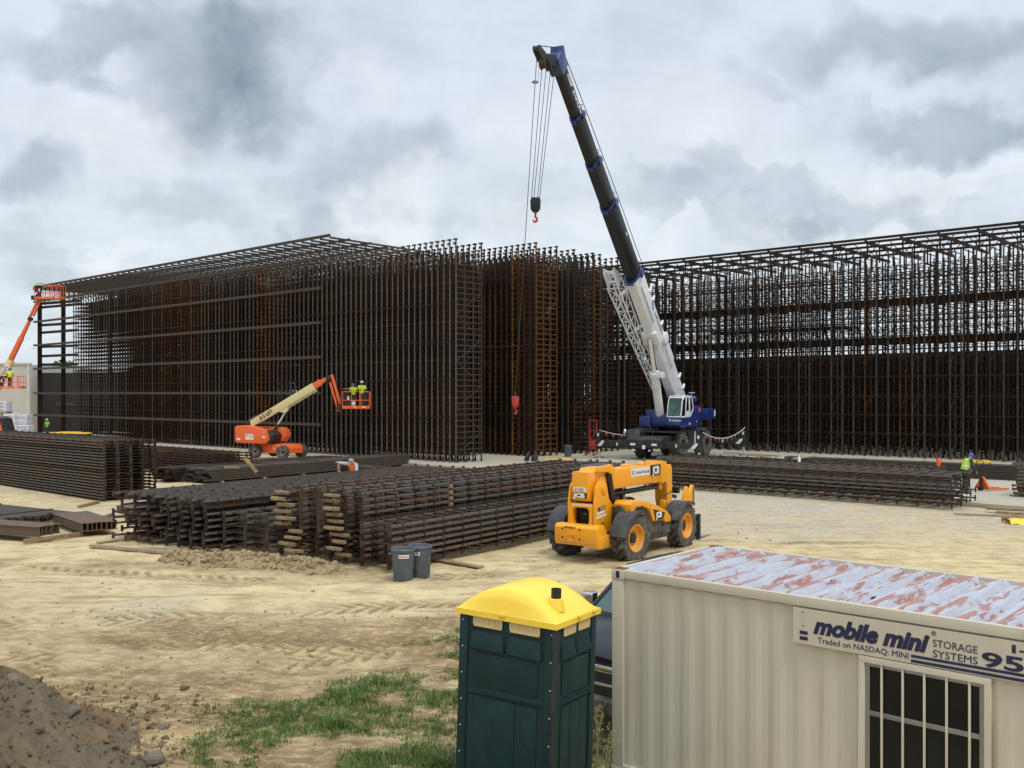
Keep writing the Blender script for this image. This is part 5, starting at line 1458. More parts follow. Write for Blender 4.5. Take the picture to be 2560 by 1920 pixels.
# ================================================================ ROUGH TERRAIN CRANE
cx = Vector((11.25, 67.0, SLAB))                 # slewing centre
CAX = Vector((-.56, -.83, 0)).normalized(); cyaw = math.atan2(CAX.y, CAX.x)
cr = empty('mobile_crane', cx, cyaw)
tag(cr, 'blue and white rough terrain crane with a long black telescopic boom raised to the left', 'crane')
# local: x forward (towards the camera-left), y left of the machine (to the right in view)
for (x, y) in ((2.0, 1.3), (2.0, -1.3), (-2.1, 1.3), (-2.1, -1.3)):
    wheel(cr, (x, y, .93), .93, .74, 1 if y > 0 else -1, 'black', .40, nl=15, lug=.06, steer=R(3))
mb = MB(); mb.bx(-3.9, 4.1, -.75, .75, .75, 1.45); mb.bx(-3.4, 3.4, -1.62, 1.62, 1.78, 1.88); mb.bx(.75, 1.0, -1.6, 1.6, .9, 1.8); mb.bx(-.75, -1.0, -1.6, 1.6, .9, 1.8); mb.bx(-.8, .8, -1.62, 1.62, .9, 1.8)
car_ = mb.build('carrier', 'black', cr, bevel=.03)
for (x, y) in ((2.0, 1.3), (2.0, -1.3), (-2.1, 1.3), (-2.1, -1.3)): fender(cr, (x, y, .95), 1.03, .80, -62, 62, 'black')
mb = MB(); mb.prism([(2.9, .75), (4.55, .80), (4.62, 1.35), (4.35, 1.55), (2.9, 1.62)], -1.3, 1.3, 'y'); mb.prism([(2.2, 1.6), (4.2, 1.5), (3.9, 1.98), (2.2, 2.12)], -1.55, -.55, 'y'); mb.build('front_hood', 'black', cr, bevel=.04)
mb = MB(); mb.bx(4.62, 4.70, -.95, -.6, .98, 1.12); mb.bx(4.63, 4.66, -.1, .12, .75, 1.0); mb.bx(4.62, 4.70, .6, .95, .98, 1.12); mb.bx(4.63, 4.66, .35, .5, .62, .70); mb.bx(4.63, 4.66, -.8, -.6, .62, .70); each(mb, 'front_lamp', 'decal_white', cr)
mb = MB(); mb.ball((4.2, -1.62, 1.85), .13, 10, (.5, 1, 1.3)); mb.tube([(4.2, -1.62, 1.3), (4.2, -1.62, 1.8)], .02, 5); mb.build('mirror', 'chrome', cr, smooth=True)
mb = MB()
for (x, y) in ((3.8, -.2), (3.8, .25)): mb.tube([(x, y, 1.5), (x, y, 2.0)], .018, 5)
mb.tube([(3.8, -.2, 2.0), (3.8, .25, 2.0)], .018, 5); mb.tube([(3.85, .1, 2.0), (3.85, .1, 2.25)], .05, 6); mb.build('hand_rail', 'black', cr)
mb = MB(); mb.bx(-.05, .09, 1.625, 1.64, .95, 1.62); mb.build('depth_scale', 'decal_white', car_)
mb = MB(); mb.bx(-.055, .095, 1.641, 1.646, 1.62, 1.80); mb.build('depth_scale_top', 'yellow_plastic', car_)
# outriggers front and rear
SPAN = 3.65
for x, nm in ((4.05, 'front'), (-3.9, 'rear')):
    for s in (1, -1):
        mb = MB(); mb.bx(x - .22, x + .22, s * .7, s * (SPAN - .15), .82, 1.22); ob = mb.build('outrigger_beam', 'black', cr, bevel=.02)
        mb = MB(); mb.bx(x - .17, x + .17, s * SPAN - .17, s * SPAN + .17, .62, 1.75); mb.build('jack_housing', 'black', ob, bevel=.02)
        mb = MB(); mb.tube([(x, s * SPAN, .1), (x, s * SPAN, .7)], .085, 12); mb.build('jack_leg', 'chrome', ob, smooth=True)
        mb = MB(); mb.lathe([(.32, .0), (.30, .06), (.12, .10), (.0, .10)], (x, s * SPAN, 0), 'z', 18); mb.build('jack_pad', 'metal', ob)
        mb = MB(); yy = s * (SPAN - .25)
        mb.prism([(yy - .25, .86), (yy - .10, .86), (yy + .18, 1.20), (yy + .18, 1.06), (yy + .20, .86), (yy + .14, .86)] if False else [(yy - .28, .84), (yy + .02, .84), (yy + .24, 1.08), (yy + .24, 1.21), (yy + .08, 1.21)], x + .225, x + .235, 'x'); mb.build('marker_plate', 'decal_white', ob)
        mb = MB(); mb.bx(x + .224, x + .23, s * 2.1, s * 2.2, .90, 1.10); mb.bx(x + .175, x + .18, s * SPAN - .05, s * SPAN + .08, 1.50, 1.70); each(mb, 'marker_label', 'decal_white', ob)
# slewing upper: its own frame, boom direction h
hd = Vector((-.50, -.866, 0)).normalized(); rel = math.atan2(hd.y, hd.x) - cyaw
UX = Matrix.Rotation(rel, 4, 'Z')
def ub_(mb): mb.X = UX; return mb
mb = ub_(MB()); mb.lathe([(1.05, 1.86), (1.05, 2.12), (.0, 2.12)], (0, 0, 0), 'z', 32); mb.build('slew_ring', 'black', cr)
mb = ub_(MB())
mb.prism([(2.55, 2.15), (2.65, 2.35), (2.65, 2.95), (.25, 2.95), (-.5, 3.15), (-3.7, 3.45), (-3.75, 2.95), (-1.6, 2.70), (-1.5, 2.12)], -.55, .55, 'y')
mb.build('upper_frame', 'blue', cr, bevel=.04)
mb = ub_(MB()); mb.prism([(2.75, 2.12), (2.95, 2.30), (2.95, 2.82), (1.0, 2.86), (.35, 3.45), (-1.2, 3.55), (-1.35, 2.55), (-.9, 2.12)], .55, 1.60, 'y'); ucab = mb.build('cab_base', 'blue', cr, bevel=.05)
mb = ub_(MB()); mb.bx(-4.7, -2.75, -1.55, 1.55, 2.55, 3.30); mb.build('counterweight', 'blue', cr, bevel=.06)
mb = ub_(MB()); mb.bx(1.2, 2.7, -1.45, -.62, 2.15, 2.85); mb.bx(.4, 1.4, -1.5, -.62, 2.15, 3.3); mb.build('side_box', 'blue', cr, bevel=.05)
mb = ub_(MB()); 
for k, x in enumerate((-1.75, -2.55)): mb.lathe([(.42, -.62), (.42, -.55), (.30, -.55), (.30, .45), (.42, .45), (.42, .55)], (x, 0, 3.95 - .05 * k), 'y', 20)
mb.bx(-2.8, -1.4, -.5, .5, 3.3, 3.7); mb.ball((-2.1, .75, 4.0), .25, 8); mb.build('winch', 'blue', cr, smooth=True)
mb = ub_(MB()); mb.lathe([(.24, -.03), (.26, .03), (0, .05)], (-2.95, .3, 4.45), 'z', 12); mb.tube([(-2.7, .3, 3.6), (-2.9, .3, 4.45)], .03, 5); mb.build('beacon', 'white', cr, smooth=True)
UX2 = UX @ Matrix.Translation((0, 0, 2.84)) @ Matrix.Diagonal((1, 1, .76, 1)) @ Matrix.Translation((0, 0, -2.84))
def ub2_(mb): mb.X = UX2; return mb
# operator cab: white frame with glass
CY0, CY1 = .62, 1.62
side = [(2.85, 2.84), (2.55, 4.30), (2.25, 4.62), (.95, 4.62), (.70, 4.50), (.42, 3.52), (1.05, 2.86)]
def frame_side(y0, y1):
    mb = ub2_(MB()); b = side; n = len(b)
    for i in range(n):
        a_, c_ = b[i], b[(i + 1) % n]; mb.beam((a_[0], (y0 + y1) / 2, a_[1]), (c_[0], (y0 + y1) / 2, c_[1]), abs(y1 - y0), .12, up=(0, 1, 0)) if False else mb.beam((a_[0], (y0 + y1) / 2, a_[1]), (c_[0], (y0 + y1) / 2, c_[1]), .13, abs(y1 - y0), up=(0, 1, 0))
    mb.beam((1.78, (y0 + y1) / 2, 4.62), (1.98, (y0 + y1) / 2, 2.84), .16, abs(y1 - y0), up=(0, 1, 0)); mb.beam((1.22, (y0 + y1) / 2, 4.62), (1.10, (y0 + y1) / 2, 2.86), .20, abs(y1 - y0), up=(0, 1, 0))
    mb.prism([(1.95, 2.86), (2.0, 3.3), (1.12, 3.35), (1.06, 2.9)], y0, y1, 'y')
    return mb
mb = frame_side(CY1 - .05, CY1); mb2 = frame_side(CY0, CY0 + .05)
for b in (mb2,): mb.v += b.v and [] or []
o_ = len(mb.v); mb.v += mb2.v; mb.f += [tuple(i + o_ for i in f) for f in mb2.f]; mb.m += mb2.m
mb.prism([(2.55, 4.28), (2.27, 4.70), (.95, 4.70), (.70, 4.55), (.72, 4.48), (2.25, 4.56)], CY0 - .02, CY1 + .02, 'y')
mb.bx(2.72, 2.88, CY0, CY1, 2.80, 2.92); wc = mb.build('cab', 'white', cr, bevel=.012)
mb = ub2_(MB()); mb.beam((2.86, (CY0 + CY1) / 2, 2.92), (2.56, (CY0 + CY1) / 2, 4.30), CY1 - CY0 - .10, .03, up=(1, 0, 0)); mb.beam((2.55, (CY0 + CY1) / 2, 4.31), (2.28, (CY0 + CY1) / 2, 4.62), CY1 - CY0 - .10, .03, up=(1, 0, 0)); mb.build('windshield', 'glass_green', wc)
mb = ub2_(MB()); mb.prism([(1.05, 2.98), (1.15, 4.54), (.78, 4.46), (.50, 3.55)], CY1 - .035, CY1 - .02, 'y'); mb.prism([(2.74, 2.92), (2.48, 4.26), (1.92, 4.5), (2.05, 2.95)], CY1 - .035, CY1 - .02, 'y'); mb.build('side_glass', 'glass_dark', wc)
mb = ub2_(MB()); mb.bx(.75, 2.5, CY0 + .06, CY0 + .10, 2.9, 4.5); mb.bx(.62, .75, CY0 + .1, CY1 - .1, 3.4, 4.4); mb.build('cab_lining', 'black', wc)
mb = ub2_(MB()); mb.bx(1.05, 1.65, .85, 1.35, 3.20, 3.36); mb.bx(.95, 1.08, .85, 1.35, 3.3, 4.2); mb.build('operator_seat', 'black', wc, bevel=.03)
mb = ub2_(MB()); mb.tube([(2.3, CY0 + .1, 4.72), (2.3, CY1 - .1, 4.72)], .03, 6); mb.tube([(1.7, CY0 + .1, 4.75), (1.7, CY1 - .1, 4.75)], .025, 6); mb.tube([(2.0, 1.1, 4.7), (2.0, 1.1, 4.95)], .05, 6); mb.build('roof_rail', 'white', wc)
mb = ub2_(MB()); mb.tube([(2.90, 1.05, 2.9), (2.74, 1.2, 3.6)], .015, 5); mb.build('wiper', 'black', wc)
pU = lambda p: UX @ Vector(p)
t_ = text('TADANO', .16, pU((2.955, .98, 2.55)), UX.to_3x3() @ Vector((0, 1, 0)), ZU, 'decal_white', ucab, bold=.004)
mb = ub_(MB()); mb.prism([(.80, 2.70), (.90, 2.70), (.93, 2.55), (.87, 2.55)], 2.952, 2.958, 'x'); mb.bx(1.0, 1.25, 1.601, 1.606, 2.28, 2.42); mb.bx(-.35, -.25, 1.601, 1.606, 2.42, 2.52); mb.build('decal', 'decal_white', ucab)
mb = ub_(MB()); mb.bx(-1.05, -.70, 1.603, 1.608, 3.12, 3.42); mb.build('decal', 'decal_red', ucab)
mb = ub_(MB()); mb.bx(-4.5, -4.25, 1.555, 1.562, 2.75, 3.2); mb.build('decal', 'decal_white', ucab)
# boom: aimed from the foot to the tip
foot = pU((-.9, 0, 3.75)); 
tip_w = at(1388, 48.4, CAM_H + (985 - 146) / 2400 * 48.4)
inv = (Matrix.Translation(cx) @ Matrix.Rotation(cyaw, 4, 'Z')).inverted()
tip = inv @ tip_w
bd = (tip - foot).normalized(); BL = (tip - foot).length
br = bd.cross(Vector((0, 0, 1))).normalized(); bu = br.cross(bd)
BX = Matrix.Identity(4)
for i in range(3): BX[i][0] = bd[i]; BX[i][1] = -br[i]; BX[i][2] = bu[i]; BX[i][3] = foot[i]
# boom space: x along, y to the machine's left, z up
def boom_sec(w, h):
    return [(-w / 2, h / 2), (w / 2, h / 2), (w / 2, -h * .12), (w * .30, -h / 2), (-w * .30, -h / 2), (-w / 2, -h * .12)]
def sec_mesh(x0, x1, w, h):
    mb = MB(); mb.X = BX; mb.prism([(a, b) for a, b in boom_sec(w, h)], x0, x1, 'x'); return mb
x_cut = [0, 12.6, BL * .655, BL * .765, BL * .875, BL - .3]
dims = [(.98, 1.22), (.86, 1.06), (.76, .94), (.67, .83), (.58, .73)]
base = sec_mesh(-.4, x_cut[1], *dims[0]); base = base.build('boom_base', 'white', cr, bevel=.03)
secs = []
for k in range(1, 5):
    s_ = sec_mesh(x_cut[k] - .5, x_cut[k + 1], *dims[k]).build('boom_section', 'boom_black', cr, bevel=.02); secs.append(s_)
    w, h = dims[k - 1]
    mb = MB(); mb.X = BX
    mb.prism([(a * 1.04, b * 1.04) for a, b in boom_sec(w, h)], x_cut[k] - .07, x_cut[k] + .04, 'x')
    mb.bx(x_cut[k] - .28, x_cut[k] + .12, -w * .28, w * .28, h * .54, h * .54 + .16); mb.bx(x_cut[k] - .2, x_cut[k] + .08, w * .54, w * .54 + .12, -.1, h * .35); mb.bx(x_cut[k] - .2, x_cut[k] + .02, -w * .2, w * .2, -h * .54 - .10, -h * .54)
    mb.tube([(x_cut[k], w * .3, h * .6), (x_cut[k] + .1, w * .3, h * .6 + .32), (x_cut[k] + .15, -w * .3, h * .6 + .32), (x_cut[k], -w * .3, h * .6)], .025, 5)
    mb.build('boom_collar', 'blue', secs[-1], bevel=.01)
mb = MB(); mb.X = BX
mb.prism([(0, 1.0)], 0, 0, 'y') if False else None
mb.prism([(BL - .75, -.44), (BL - .75, .48), (BL - .3, .55), (BL + .15, .78), (BL + .30, .62), (BL + .12, .35), (BL + .18, -.40), (BL - .1, -.52)], -.34, .34, 'y'); bh = mb.build('boom_head', 'blue', cr, bevel=.03)
# auxiliary nose pointing down-left with sheaves
nz0 = Vector((BL + .05, 0, -.35))
down = BX.inverted().to_3x3() @ Vector((0, 0, -1)); fw = BX.inverted().to_3x3() @ (cr.rotation_euler.to_matrix().inverted() @ Vector((-.86, -.5, 0)))
mb = MB(); mb.X = BX
e1 = nz0 + fw * .55 + down * .05; e2 = nz0 + fw * .95 - down * .45
for s in (-.2, .2): mb.beam(nz0 + Vector((0, s, 0)), e1 + Vector((0, s, 0)), .10, .62, up=tuple(down)); mb.beam(e1 + Vector((0, s, 0)), e2 + Vector((0, s * .5, 0)), .08, .34, up=tuple(down))
mb.build('auxiliary_nose', 'black', cr, bevel=.01)
for k, (c_, rr) in enumerate(((e1 + down * .15, .30), (e1 + down * .18 - fw * .35, .28), (e2, .20))):
    mb = MB(); mb.X = BX @ Matrix.Translation(c_); mb.lathe([(rr, -.16), (rr * .8, -.10), (rr * .8, .10), (rr, .16)], (0, 0, 0), 'y', 18); mb.build('sheave', 'steel_grey', cr, smooth=True)
mb = MB(); mb.X = BX; mb.tube([e2 - down * .18, Vector((BL + .15, 0, .72))], .025, 5)
z_ = dims[0][1]
mb.tube([(BL - .1, .30, .55), (x_cut[4], .36, dims[3][1] * .5 + .25), (x_cut[3], .40, dims[2][1] * .5 + .25), (x_cut[2], .44, dims[1][1] * .5 + .25), (x_cut[1], .5, z_ * .5 + .2), (1, .3, z_ * .5 + .2)], .022, 5); mb.build('hoist_rope', 'steel_grey', cr)
# markings on the left-hand (right in view) flank
nB = Vector((BX[0][1], BX[1][1], BX[2][1])); bu_ = Vector((BX[0][2], BX[1][2], BX[2][2]))
def btext(body, size, x, y, z, m, par, rev=True, **k):
    o = BX @ Vector((x, y, z)); r_ = -bd if rev else bd; u_ = -bu_ if rev else bu_
    return text(body, size, o, r_, u_, m, par, **k)
btext('GR TADANO', .34, BL - 1.05, dims[4][0] / 2 + .006, .26, 'decal_white', secs[3], bold=.012, width=3.4)
btext('TADANO', .42, 9.0, dims[0][0] / 2 + .006, .40, 'decal_black', base, bold=.008, width=2.1)
mb = MB(); mb.X = BX; yv = dims[0][0] / 2 + .005
mb.prism([(9.9, .45), (9.4, .45), (9.65, .20)], yv, yv + .004, 'y'); mb.prism([(9.3, .30), (9.2, .1), (9.55, .1), (9.6, .30)], yv, yv + .004, 'y') ; mb.build('emblem', 'hat_blue', base)
mb = MB(); mb.X = BX; yv = dims[1][0] / 2 + .004; mb.bx(15.6, 15.8, yv, yv + .005, .15, .33); mb.build('marker_label', 'decal_white', secs[0])
# round plate, brackets, cable drum on the base section
mb = MB(); mb.X = BX
mb.prism([(3.9, .15), (4.3, -.15), (5.8, -.1), (6.2, .3), (5.9, .5), (4.3, .55)], dims[0][0] / 2, dims[0][0] / 2 + .12, 'y'); mb.lathe([(.42, dims[0][0] / 2), (.42, dims[0][0] / 2 + .22), (.3, dims[0][0] / 2 + .26), (0, dims[0][0] / 2 + .26)], (6.5, 0, .25), 'y', 20)
mb.build('boom_bracket', 'white', base, bevel=.015)
for x in (1.0, 2.2, 7.5, 9.8, 10.6):
    mb = MB(); mb.X = BX; mb.bx(x, x + .1, dims[0][0] / 2, dims[0][0] / 2 + .12, .45, .85); mb.build('rope_guide', 'white', base)
mb = MB(); mb.X = BX; mb.bx(6.9, 8.0, -.52, .52, -.72, -.5); mb.build('ram_lug', 'white', base, bevel=.015)
mb = MB(); mb.X = BX; mb.prism([(10.9, -.30), (11.9, -.32), (11.9, -.05), (9.2, -.05), (8.6, -.2), (8.9, -.32)], dims[0][0] / 2 - .02, dims[0][0] / 2 + .012, 'y'); mb.build('cover_panel', 'white', base, bevel=.01)
# luffing ram
pb = pU((2.35, -.05, 2.9)); pt = BX @ Vector((7.6, 0, -.70)); mid_ = pb.lerp(pt, .56)
mb = MB(); mb.tube([pb, mid_], .29, 18); mb.tube([mid_ - (mid_ - pb).normalized() * .3, mid_ + (mid_ - pb).normalized() * .05], .34, 18); lr = mb.build('luffing_ram', 'white', cr, smooth=True)
mb = MB(); mb.tube([mid_, pt], .19, 16); mb.build('ram_rod', 'chrome', lr, smooth=True)
mb = MB(); q = (mid_ - pb).normalized(); mb.box(tuple(mid_ - q * .15 + Vector((.0, .38, 0))), (.5, .5, .4)); mb.build('ram_block', 'white', lr, bevel=.03)
# stowed lattice jib along the machine's right flank
JS, JE = 2.2, 12.8
def jib_pt(t, a, b):
    w0, h0 = .70 * (1 - .35 * (1 - t)), .92 * (1 - .45 * (1 - t))
    return BX @ Vector((JS + (JE - JS) * t, -.90 + a * w0 / 2 - .0, -.45 - 1.05 * t * .38 + b * h0 / 2 ))
mb = MB(); N = 10
for a in (-1, 1):
    for b in (-1, 1): mb.tube([jib_pt(0, a, b), jib_pt(1, a, b)], .055, 6)
for i in range(N):
    t0, t1 = i / N, (i + 1) / N
    for (a, b, c_, d_) in ((-1, -1, -1, 1), (1, -1, 1, 1), (-1, -1, 1, -1)):
        p0, p1 = (jib_pt(t0, a, b), jib_pt(t1, c_, d_)) if i % 2 == 0 else (jib_pt(t0, c_, d_), jib_pt(t1, a, b))
        mb.tube([p0, p1], .026, 5); mb.tube([jib_pt(t1, a, b), jib_pt(t1, c_, d_)], .022, 5)
jib = mb.build('lattice_jib', 'white', cr, fix=False)
mb = MB(); mb.X = BX
zc = -.45 - 1.05 * .38
mb.prism([(12.7, zc - .42), (12.7, zc + .42), (13.5, zc + .35), (14.1, zc - .05), (13.9, zc - .35)], -1.24, -1.16, 'y'); mb.prism([(12.7, zc - .42), (12.7, zc + .42), (13.5, zc + .35), (14.1, zc - .05), (13.9, zc - .35)], -.64, -.56, 'y')
for (x, z) in ((13.0, zc + .35), (13.6, zc), (13.2, zc - .3), (13.9, zc - .15)): mb.tube([(x, -1.24, z), (x, -.56, z)], .06, 8)
mb.build('jib_head', 'white', jib, bevel=.01)
mb = MB(); mb.X = BX
for x in (4.5, 8.4, 11.8): t = (x - JS) / (JE - JS); mb.beam((x, -.4, -.35), (x, -.80, -.45 - .58 * t), .14)
mb.build('jib_bracket', 'white', jib)
# hanging lines (the blocks are things of their own)
W_ = lambda p: Matrix.Translation(cx) @ Matrix.Rotation(cyaw, 4, 'Z') @ (BX @ Vector(p))
s1 = W_(e1 + down * .35); s2 = W_(e1 + down * .40 - fw * .45); s3 = W_(e2 + down * .1)
hb = Vector((s1.x - .42, s1.y, CAM_H + (985 - 497) / 2400 * s1.y))
toL = (Matrix.Translation(cx) @ Matrix.Rotation(cyaw, 4, 'Z')).inverted()
mb = MB()
for k, (a, off) in enumerate(((s1 + Vector((-.10, 0, 0)), -.20), (s1 + Vector((.12, .1, 0)), -.08), (s2 + Vector((-.05, 0, 0)), .10), (s2 + Vector((.15, .1, 0)), .20))):
    mb.tube([toL @ a, toL @ (hb + Vector((off, .04 * k, .02)))], .017, 5)
whb = Vector((s3.x - 1.08, s3.y + .5, CAM_H + (985 - 980) / 2400 * s3.y))
mb.tube([toL @ s3, toL @ whb], .018, 5); mb.build('hoist_line', 'steel_grey', cr)
mb = MB(); c_ = s3.lerp(whb, .09); pts = [toL @ (c_ + Vector((.14 * math.cos(a), .14 * math.sin(a), 0))) for a in np.linspace(0, 2 * math.pi, 13)]; mb.tube(pts, .03, 5); mb.tube([toL @ (c_ + Vector((.13, 0, 0))), toL @ (s3 + Vector((.13, 0, 0)))], .006, 4); mb.build('limit_ring', 'steel_grey', cr)
hk = empty('hook_block', hb); tag(hk, 'black crane hook block with red hook hanging high against the sky', 'hook block')
mb = MB(); mb.prism([(-.20, .05), (.20, .05), (.26, -.10), (.24, -.50), (.12, -.66), (-.12, -.66), (-.24, -.50), (-.26, -.10)], -.16, -.12, 'y'); mb.prism([(-.20, .05), (.20, .05), (.26, -.10), (.24, -.50), (.12, -.66), (-.12, -.66), (-.24, -.50), (-.26, -.10)], .12, .16, 'y'); mb.prism([(-.20, .05), (.20, .05), (.26, -.10), (.24, -.50), (.12, -.66), (-.12, -.66), (-.24, -.50), (-.26, -.10)], -.02, .02, 'y'); mb.build('cheek_plate', 'boom_black', hk, bevel=.008)
for y in (-.07, .07):
    mb = MB(); mb.lathe([(.25, y - .045), (.21, y), (.25, y + .045)], (0, 0, -.25), 'y', 20); mb.build('sheave', 'steel_grey', hk, smooth=True)
mb = MB(); mb.tube([(0, 0, -.62), (0, 0, -.80)], .06, 8)
hkp = [(0, 0, -.78), (-.02, 0, -.88), (.07, 0, -.97), (.06, 0, -1.10), (-.03, 0, -1.16), (-.11, 0, -1.10), (-.12, 0, -1.02)]; mb.tube(hkp, [.05, .055, .06, .065, .06, .045, .015], 8); mb.build('hook', 'red', hk, smooth=True)
wb = empty('whip_hook', whb); tag(wb, 'red overhaul weight and hook hanging on a single line before the racks', 'hook')
mb = MB(); mb.tube([(0, 0, 0), (0, 0, -.24)], .045, 8); mb.build('swivel', 'steel_grey', wb)
mb = MB(); mb.prism([(-.16, -.22), (.16, -.22), (.19, -.30), (.17, -.62), (.10, -.78), (-.10, -.78), (-.17, -.62), (-.19, -.30)], -.16, .16, 'y'); mb.build('weight', 'red', wb, bevel=.05)
mb = MB(); mb.tube([(0, 0, -.76), (-.02, 0, -.86), (.06, 0, -.94), (.05, 0, -1.05), (-.02, 0, -1.10), (-.09, 0, -1.04)], [.04, .045, .05, .05, .045, .015], 8); mb.build('hook', 'red', wb, smooth=True)

# ================================================================ BOOM LIFTS
def lift(label, loc, yaw, boom_pts, jib, basket, name_text, chassis=True, basket_yaw=0.0, crm=.55, seed=0):
    """self-propelled boom lift; local x to the right, z up. boom_pts: pivot, end of cream, end of orange"""
    o = empty('boom_lift', loc, yaw); tag(o, label, 'boom lift', 'orange boom lifts')
    if chassis:
        CX = Matrix.Rotation(R(-24), 4, 'Z')
        for (x, y, r_) in ((-.95, -1.02, .45), (1.35, -1.02, .45), (-.95, 1.02, .45), (1.35, 1.02, .45)):
            c_ = CX @ Vector((x, y, r_)); wheel(o, c_, .45, .34, -1 if y < 0 else 1, 'metal', .23, nl=18, lug=.03, steer=R(-24))
        mb = MB(); mb.X = CX; mb.prism([(-1.35, .35), (1.75, .35), (1.75, .70), (1.5, .95), (-1.2, .98), (-1.35, .85)], -.72, .72, 'y'); mb.bx(1.2, 1.5, -.95, .95, .36, .56); mb.bx(-1.1, -.8, -.95, .95, .36, .56); ch = mb.build('chassis', 'orange', o, bevel=.03)
        mb = MB(); mb.X = CX; mb.bx(.75, 1.05, -.726, -.722, .70, .86); mb.bx(.38, .42, -.726, -.722, .58, .75); each(mb, 'decal', 'decal_white', ch)
        TX = Matrix.Translation((-.70, 0, 0)) @ Matrix.Rotation(R(-14), 4, 'Z')
        mb = MB(); mb.X = TX; mb.lathe([(.55, .95), (.55, 1.05)], (.3, 0, 0), 'z', 24); mb.build('turntable_ring', 'black', o)
        mb = MB(); mb.X = TX; mb.prism([(-1.72, 1.20), (-1.62, 1.05), (.55, 1.0), (.80, 1.28), (.62, 1.86), (.15, 2.02), (-.85, 2.24), (-1.62, 2.22), (-1.72, 2.1)], -1.12, -.30, 'y'); tt = mb.build('engine_cover', 'orange', o, bevel=.05)
        mb = MB(); mb.X = TX; mb.prism([(-1.5, 1.1), (1.10, 1.1), (1.36, 1.50), (1.24, 1.9), (.95, 2.08), (-1.3, 2.1)], .34, 1.12, 'y'); mb.build('tank_cover', 'orange', o, bevel=.05)
        mb = MB(); mb.X = TX; mb.bx(-1.6, .9, -.30, .34, 1.05, 1.75); mb.prism([(.55, 1.05), (.95, 1.1), (1.05, 1.6), (.7, 1.9), (.4, 1.9)], -.9, .34, 'y'); mb.build('turntable', 'black', o, bevel=.03)
        mb = MB(); mb.X = TX; mb.bx(-.92, -.32, -1.126, -1.122, 1.28, 1.66); d_ = mb.build('logo_panel', 'decal_white', tt)
        P_ = lambda p: TX @ Vector(p); r_ = TX.to_3x3() @ Vector((1, 0, 0))
        text('United', .11, P_((-.66, -1.128, 1.53)), r_, ZU, 'navy', d_); text('Rentals', .11, P_((-.66, -1.128, 1.42)), r_, ZU, 'navy', d_); ring_logo(P_((-.78, -1.127, 1.54)), r_, ZU, .09, d_)
        mb = MB(); mb.X = TX; mb.bx(.35, .55, -1.126, -1.122, 1.40, 1.52); mb.bx(-1.58, -1.3, -1.126, -1.122, 1.25, 1.38); each(mb, 'decal', 'decal_white', tt)
    p0, p1, p2 = [Vector((x, 0, z)) for x, z in boom_pts]
    d = (p1 - p0).normalized(); u = Vector((0, -1, 0)).cross(d) * -1
    if u.z < 0: u = -u
    mb = MB(); mb.prism([((p0 - u * .22 - d * .25).x, (p0 - u * .22 - d * .25).z), ((p0 + u * .20 - d * .1).x, (p0 + u * .20 - d * .1).z), ((p1 + u * .26).x, (p1 + u * .26).z), ((p1 - u * .26).x, (p1 - u * .26).z), ((p0 - u * .27 + d * .5).x, (p0 - u * .27 + d * .5).z)], -.19, .19, 'y'); bm_ = mb.build('boom_base', 'cream', o, bevel=.02)
    mb = MB(); mb.prism([((p0 + d * 1.9 - u * .26).x, (p0 + d * 1.9 - u * .26).z), ((p0 + d * 2.7 - u * .26).x, (p0 + d * 2.7 - u * .26).z), ((p0 + d * 2.5 - u * .52).x, (p0 + d * 2.5 - u * .52).z), ((p0 + d * 2.2 - u * .55).x, (p0 + d * 2.2 - u * .55).z)], -.16, .16, 'y'); mb.beam(p0 + d * 2.6 - u * .34 + Vector((0, .02, 0)), p1 - u * .32 + Vector((0, .02, 0)), .22, .12, up=tuple(u)); mb.build('ram_bracket', 'cream', bm_)
    if chassis:
        mb = MB(); mb.tube([(p0.x + 1.3, 0, p0.z - .75), p0 + d * 2.32 - u * .48], .055, 10); mb.build('lift_ram', 'chrome', o); mb = MB(); mb.tube([(p0.x + 1.1, 0, p0.z - 1.0), (p0 + d * 2.32 - u * .48).lerp(Vector((p0.x + 1.3, 0, p0.z - .75)), .6)], .085, 10); mb.build('lift_cylinder', 'black', o)
        mb = MB(); mb.prism([((p0 - d * .5 - u * .30).x, (p0 - d * .5 - u * .30).z), ((p0 - d * .30 + u * .40).x, (p0 - d * .30 + u * .40).z), ((p0 + d * .55 + u * .34).x, (p0 + d * .55 + u * .34).z), ((p0 + d * .2 - u * .30).x, (p0 + d * .2 - u * .30).z)], .20, .36, 'y'); mb.build('boom_pivot', 'plastic_black', o, bevel=.03)
    mb = MB(); mb.beam(p1 - d * .6, p1.lerp(p2, .55), .30, .42, up=tuple(u)); mb.beam(p1.lerp(p2, .4), p2, .26, .36, up=tuple(u), h2=.22); mb.build('fly_section', 'orange', o, bevel=.015)
    if jib:
        j0, j1 = [Vector((x, 0, z)) for x, z in jib]; dj = (j1 - j0).normalized(); uj = Vector((-dj.z, 0, dj.x))
        mb = MB(); mb.lathe([(.18, -.2), (.18, .2)], tuple((p2 + j0) / 2), 'y', 16); mb.beam(p2, j0, .2, .26); mb.build('knuckle', 'black', o)
        mb = MB(); mb.beam(j0 - dj * .12 + uj * .13, j1 + uj * .13, .20, .17, up=tuple(uj)); mb.beam(j0 + dj * .35 - uj * .13, j1 - uj * .13 + dj * .25, .20, .13, up=tuple(uj)); mb.build('jib', 'orange', o, bevel=.012)
    # basket
    x0, x1, zf, zt = basket; bc = Vector(((x0 + x1) / 2, 0, 0)); BXm = Matrix.Translation(bc) @ Matrix.Rotation(basket_yaw, 4, 'Z'); hw = (x1 - x0) / 2; hd_ = .46
    mb = MB(); mb.X = BXm; mb.bx(-hw, hw, -hd_, hd_, zf, zf + .05)
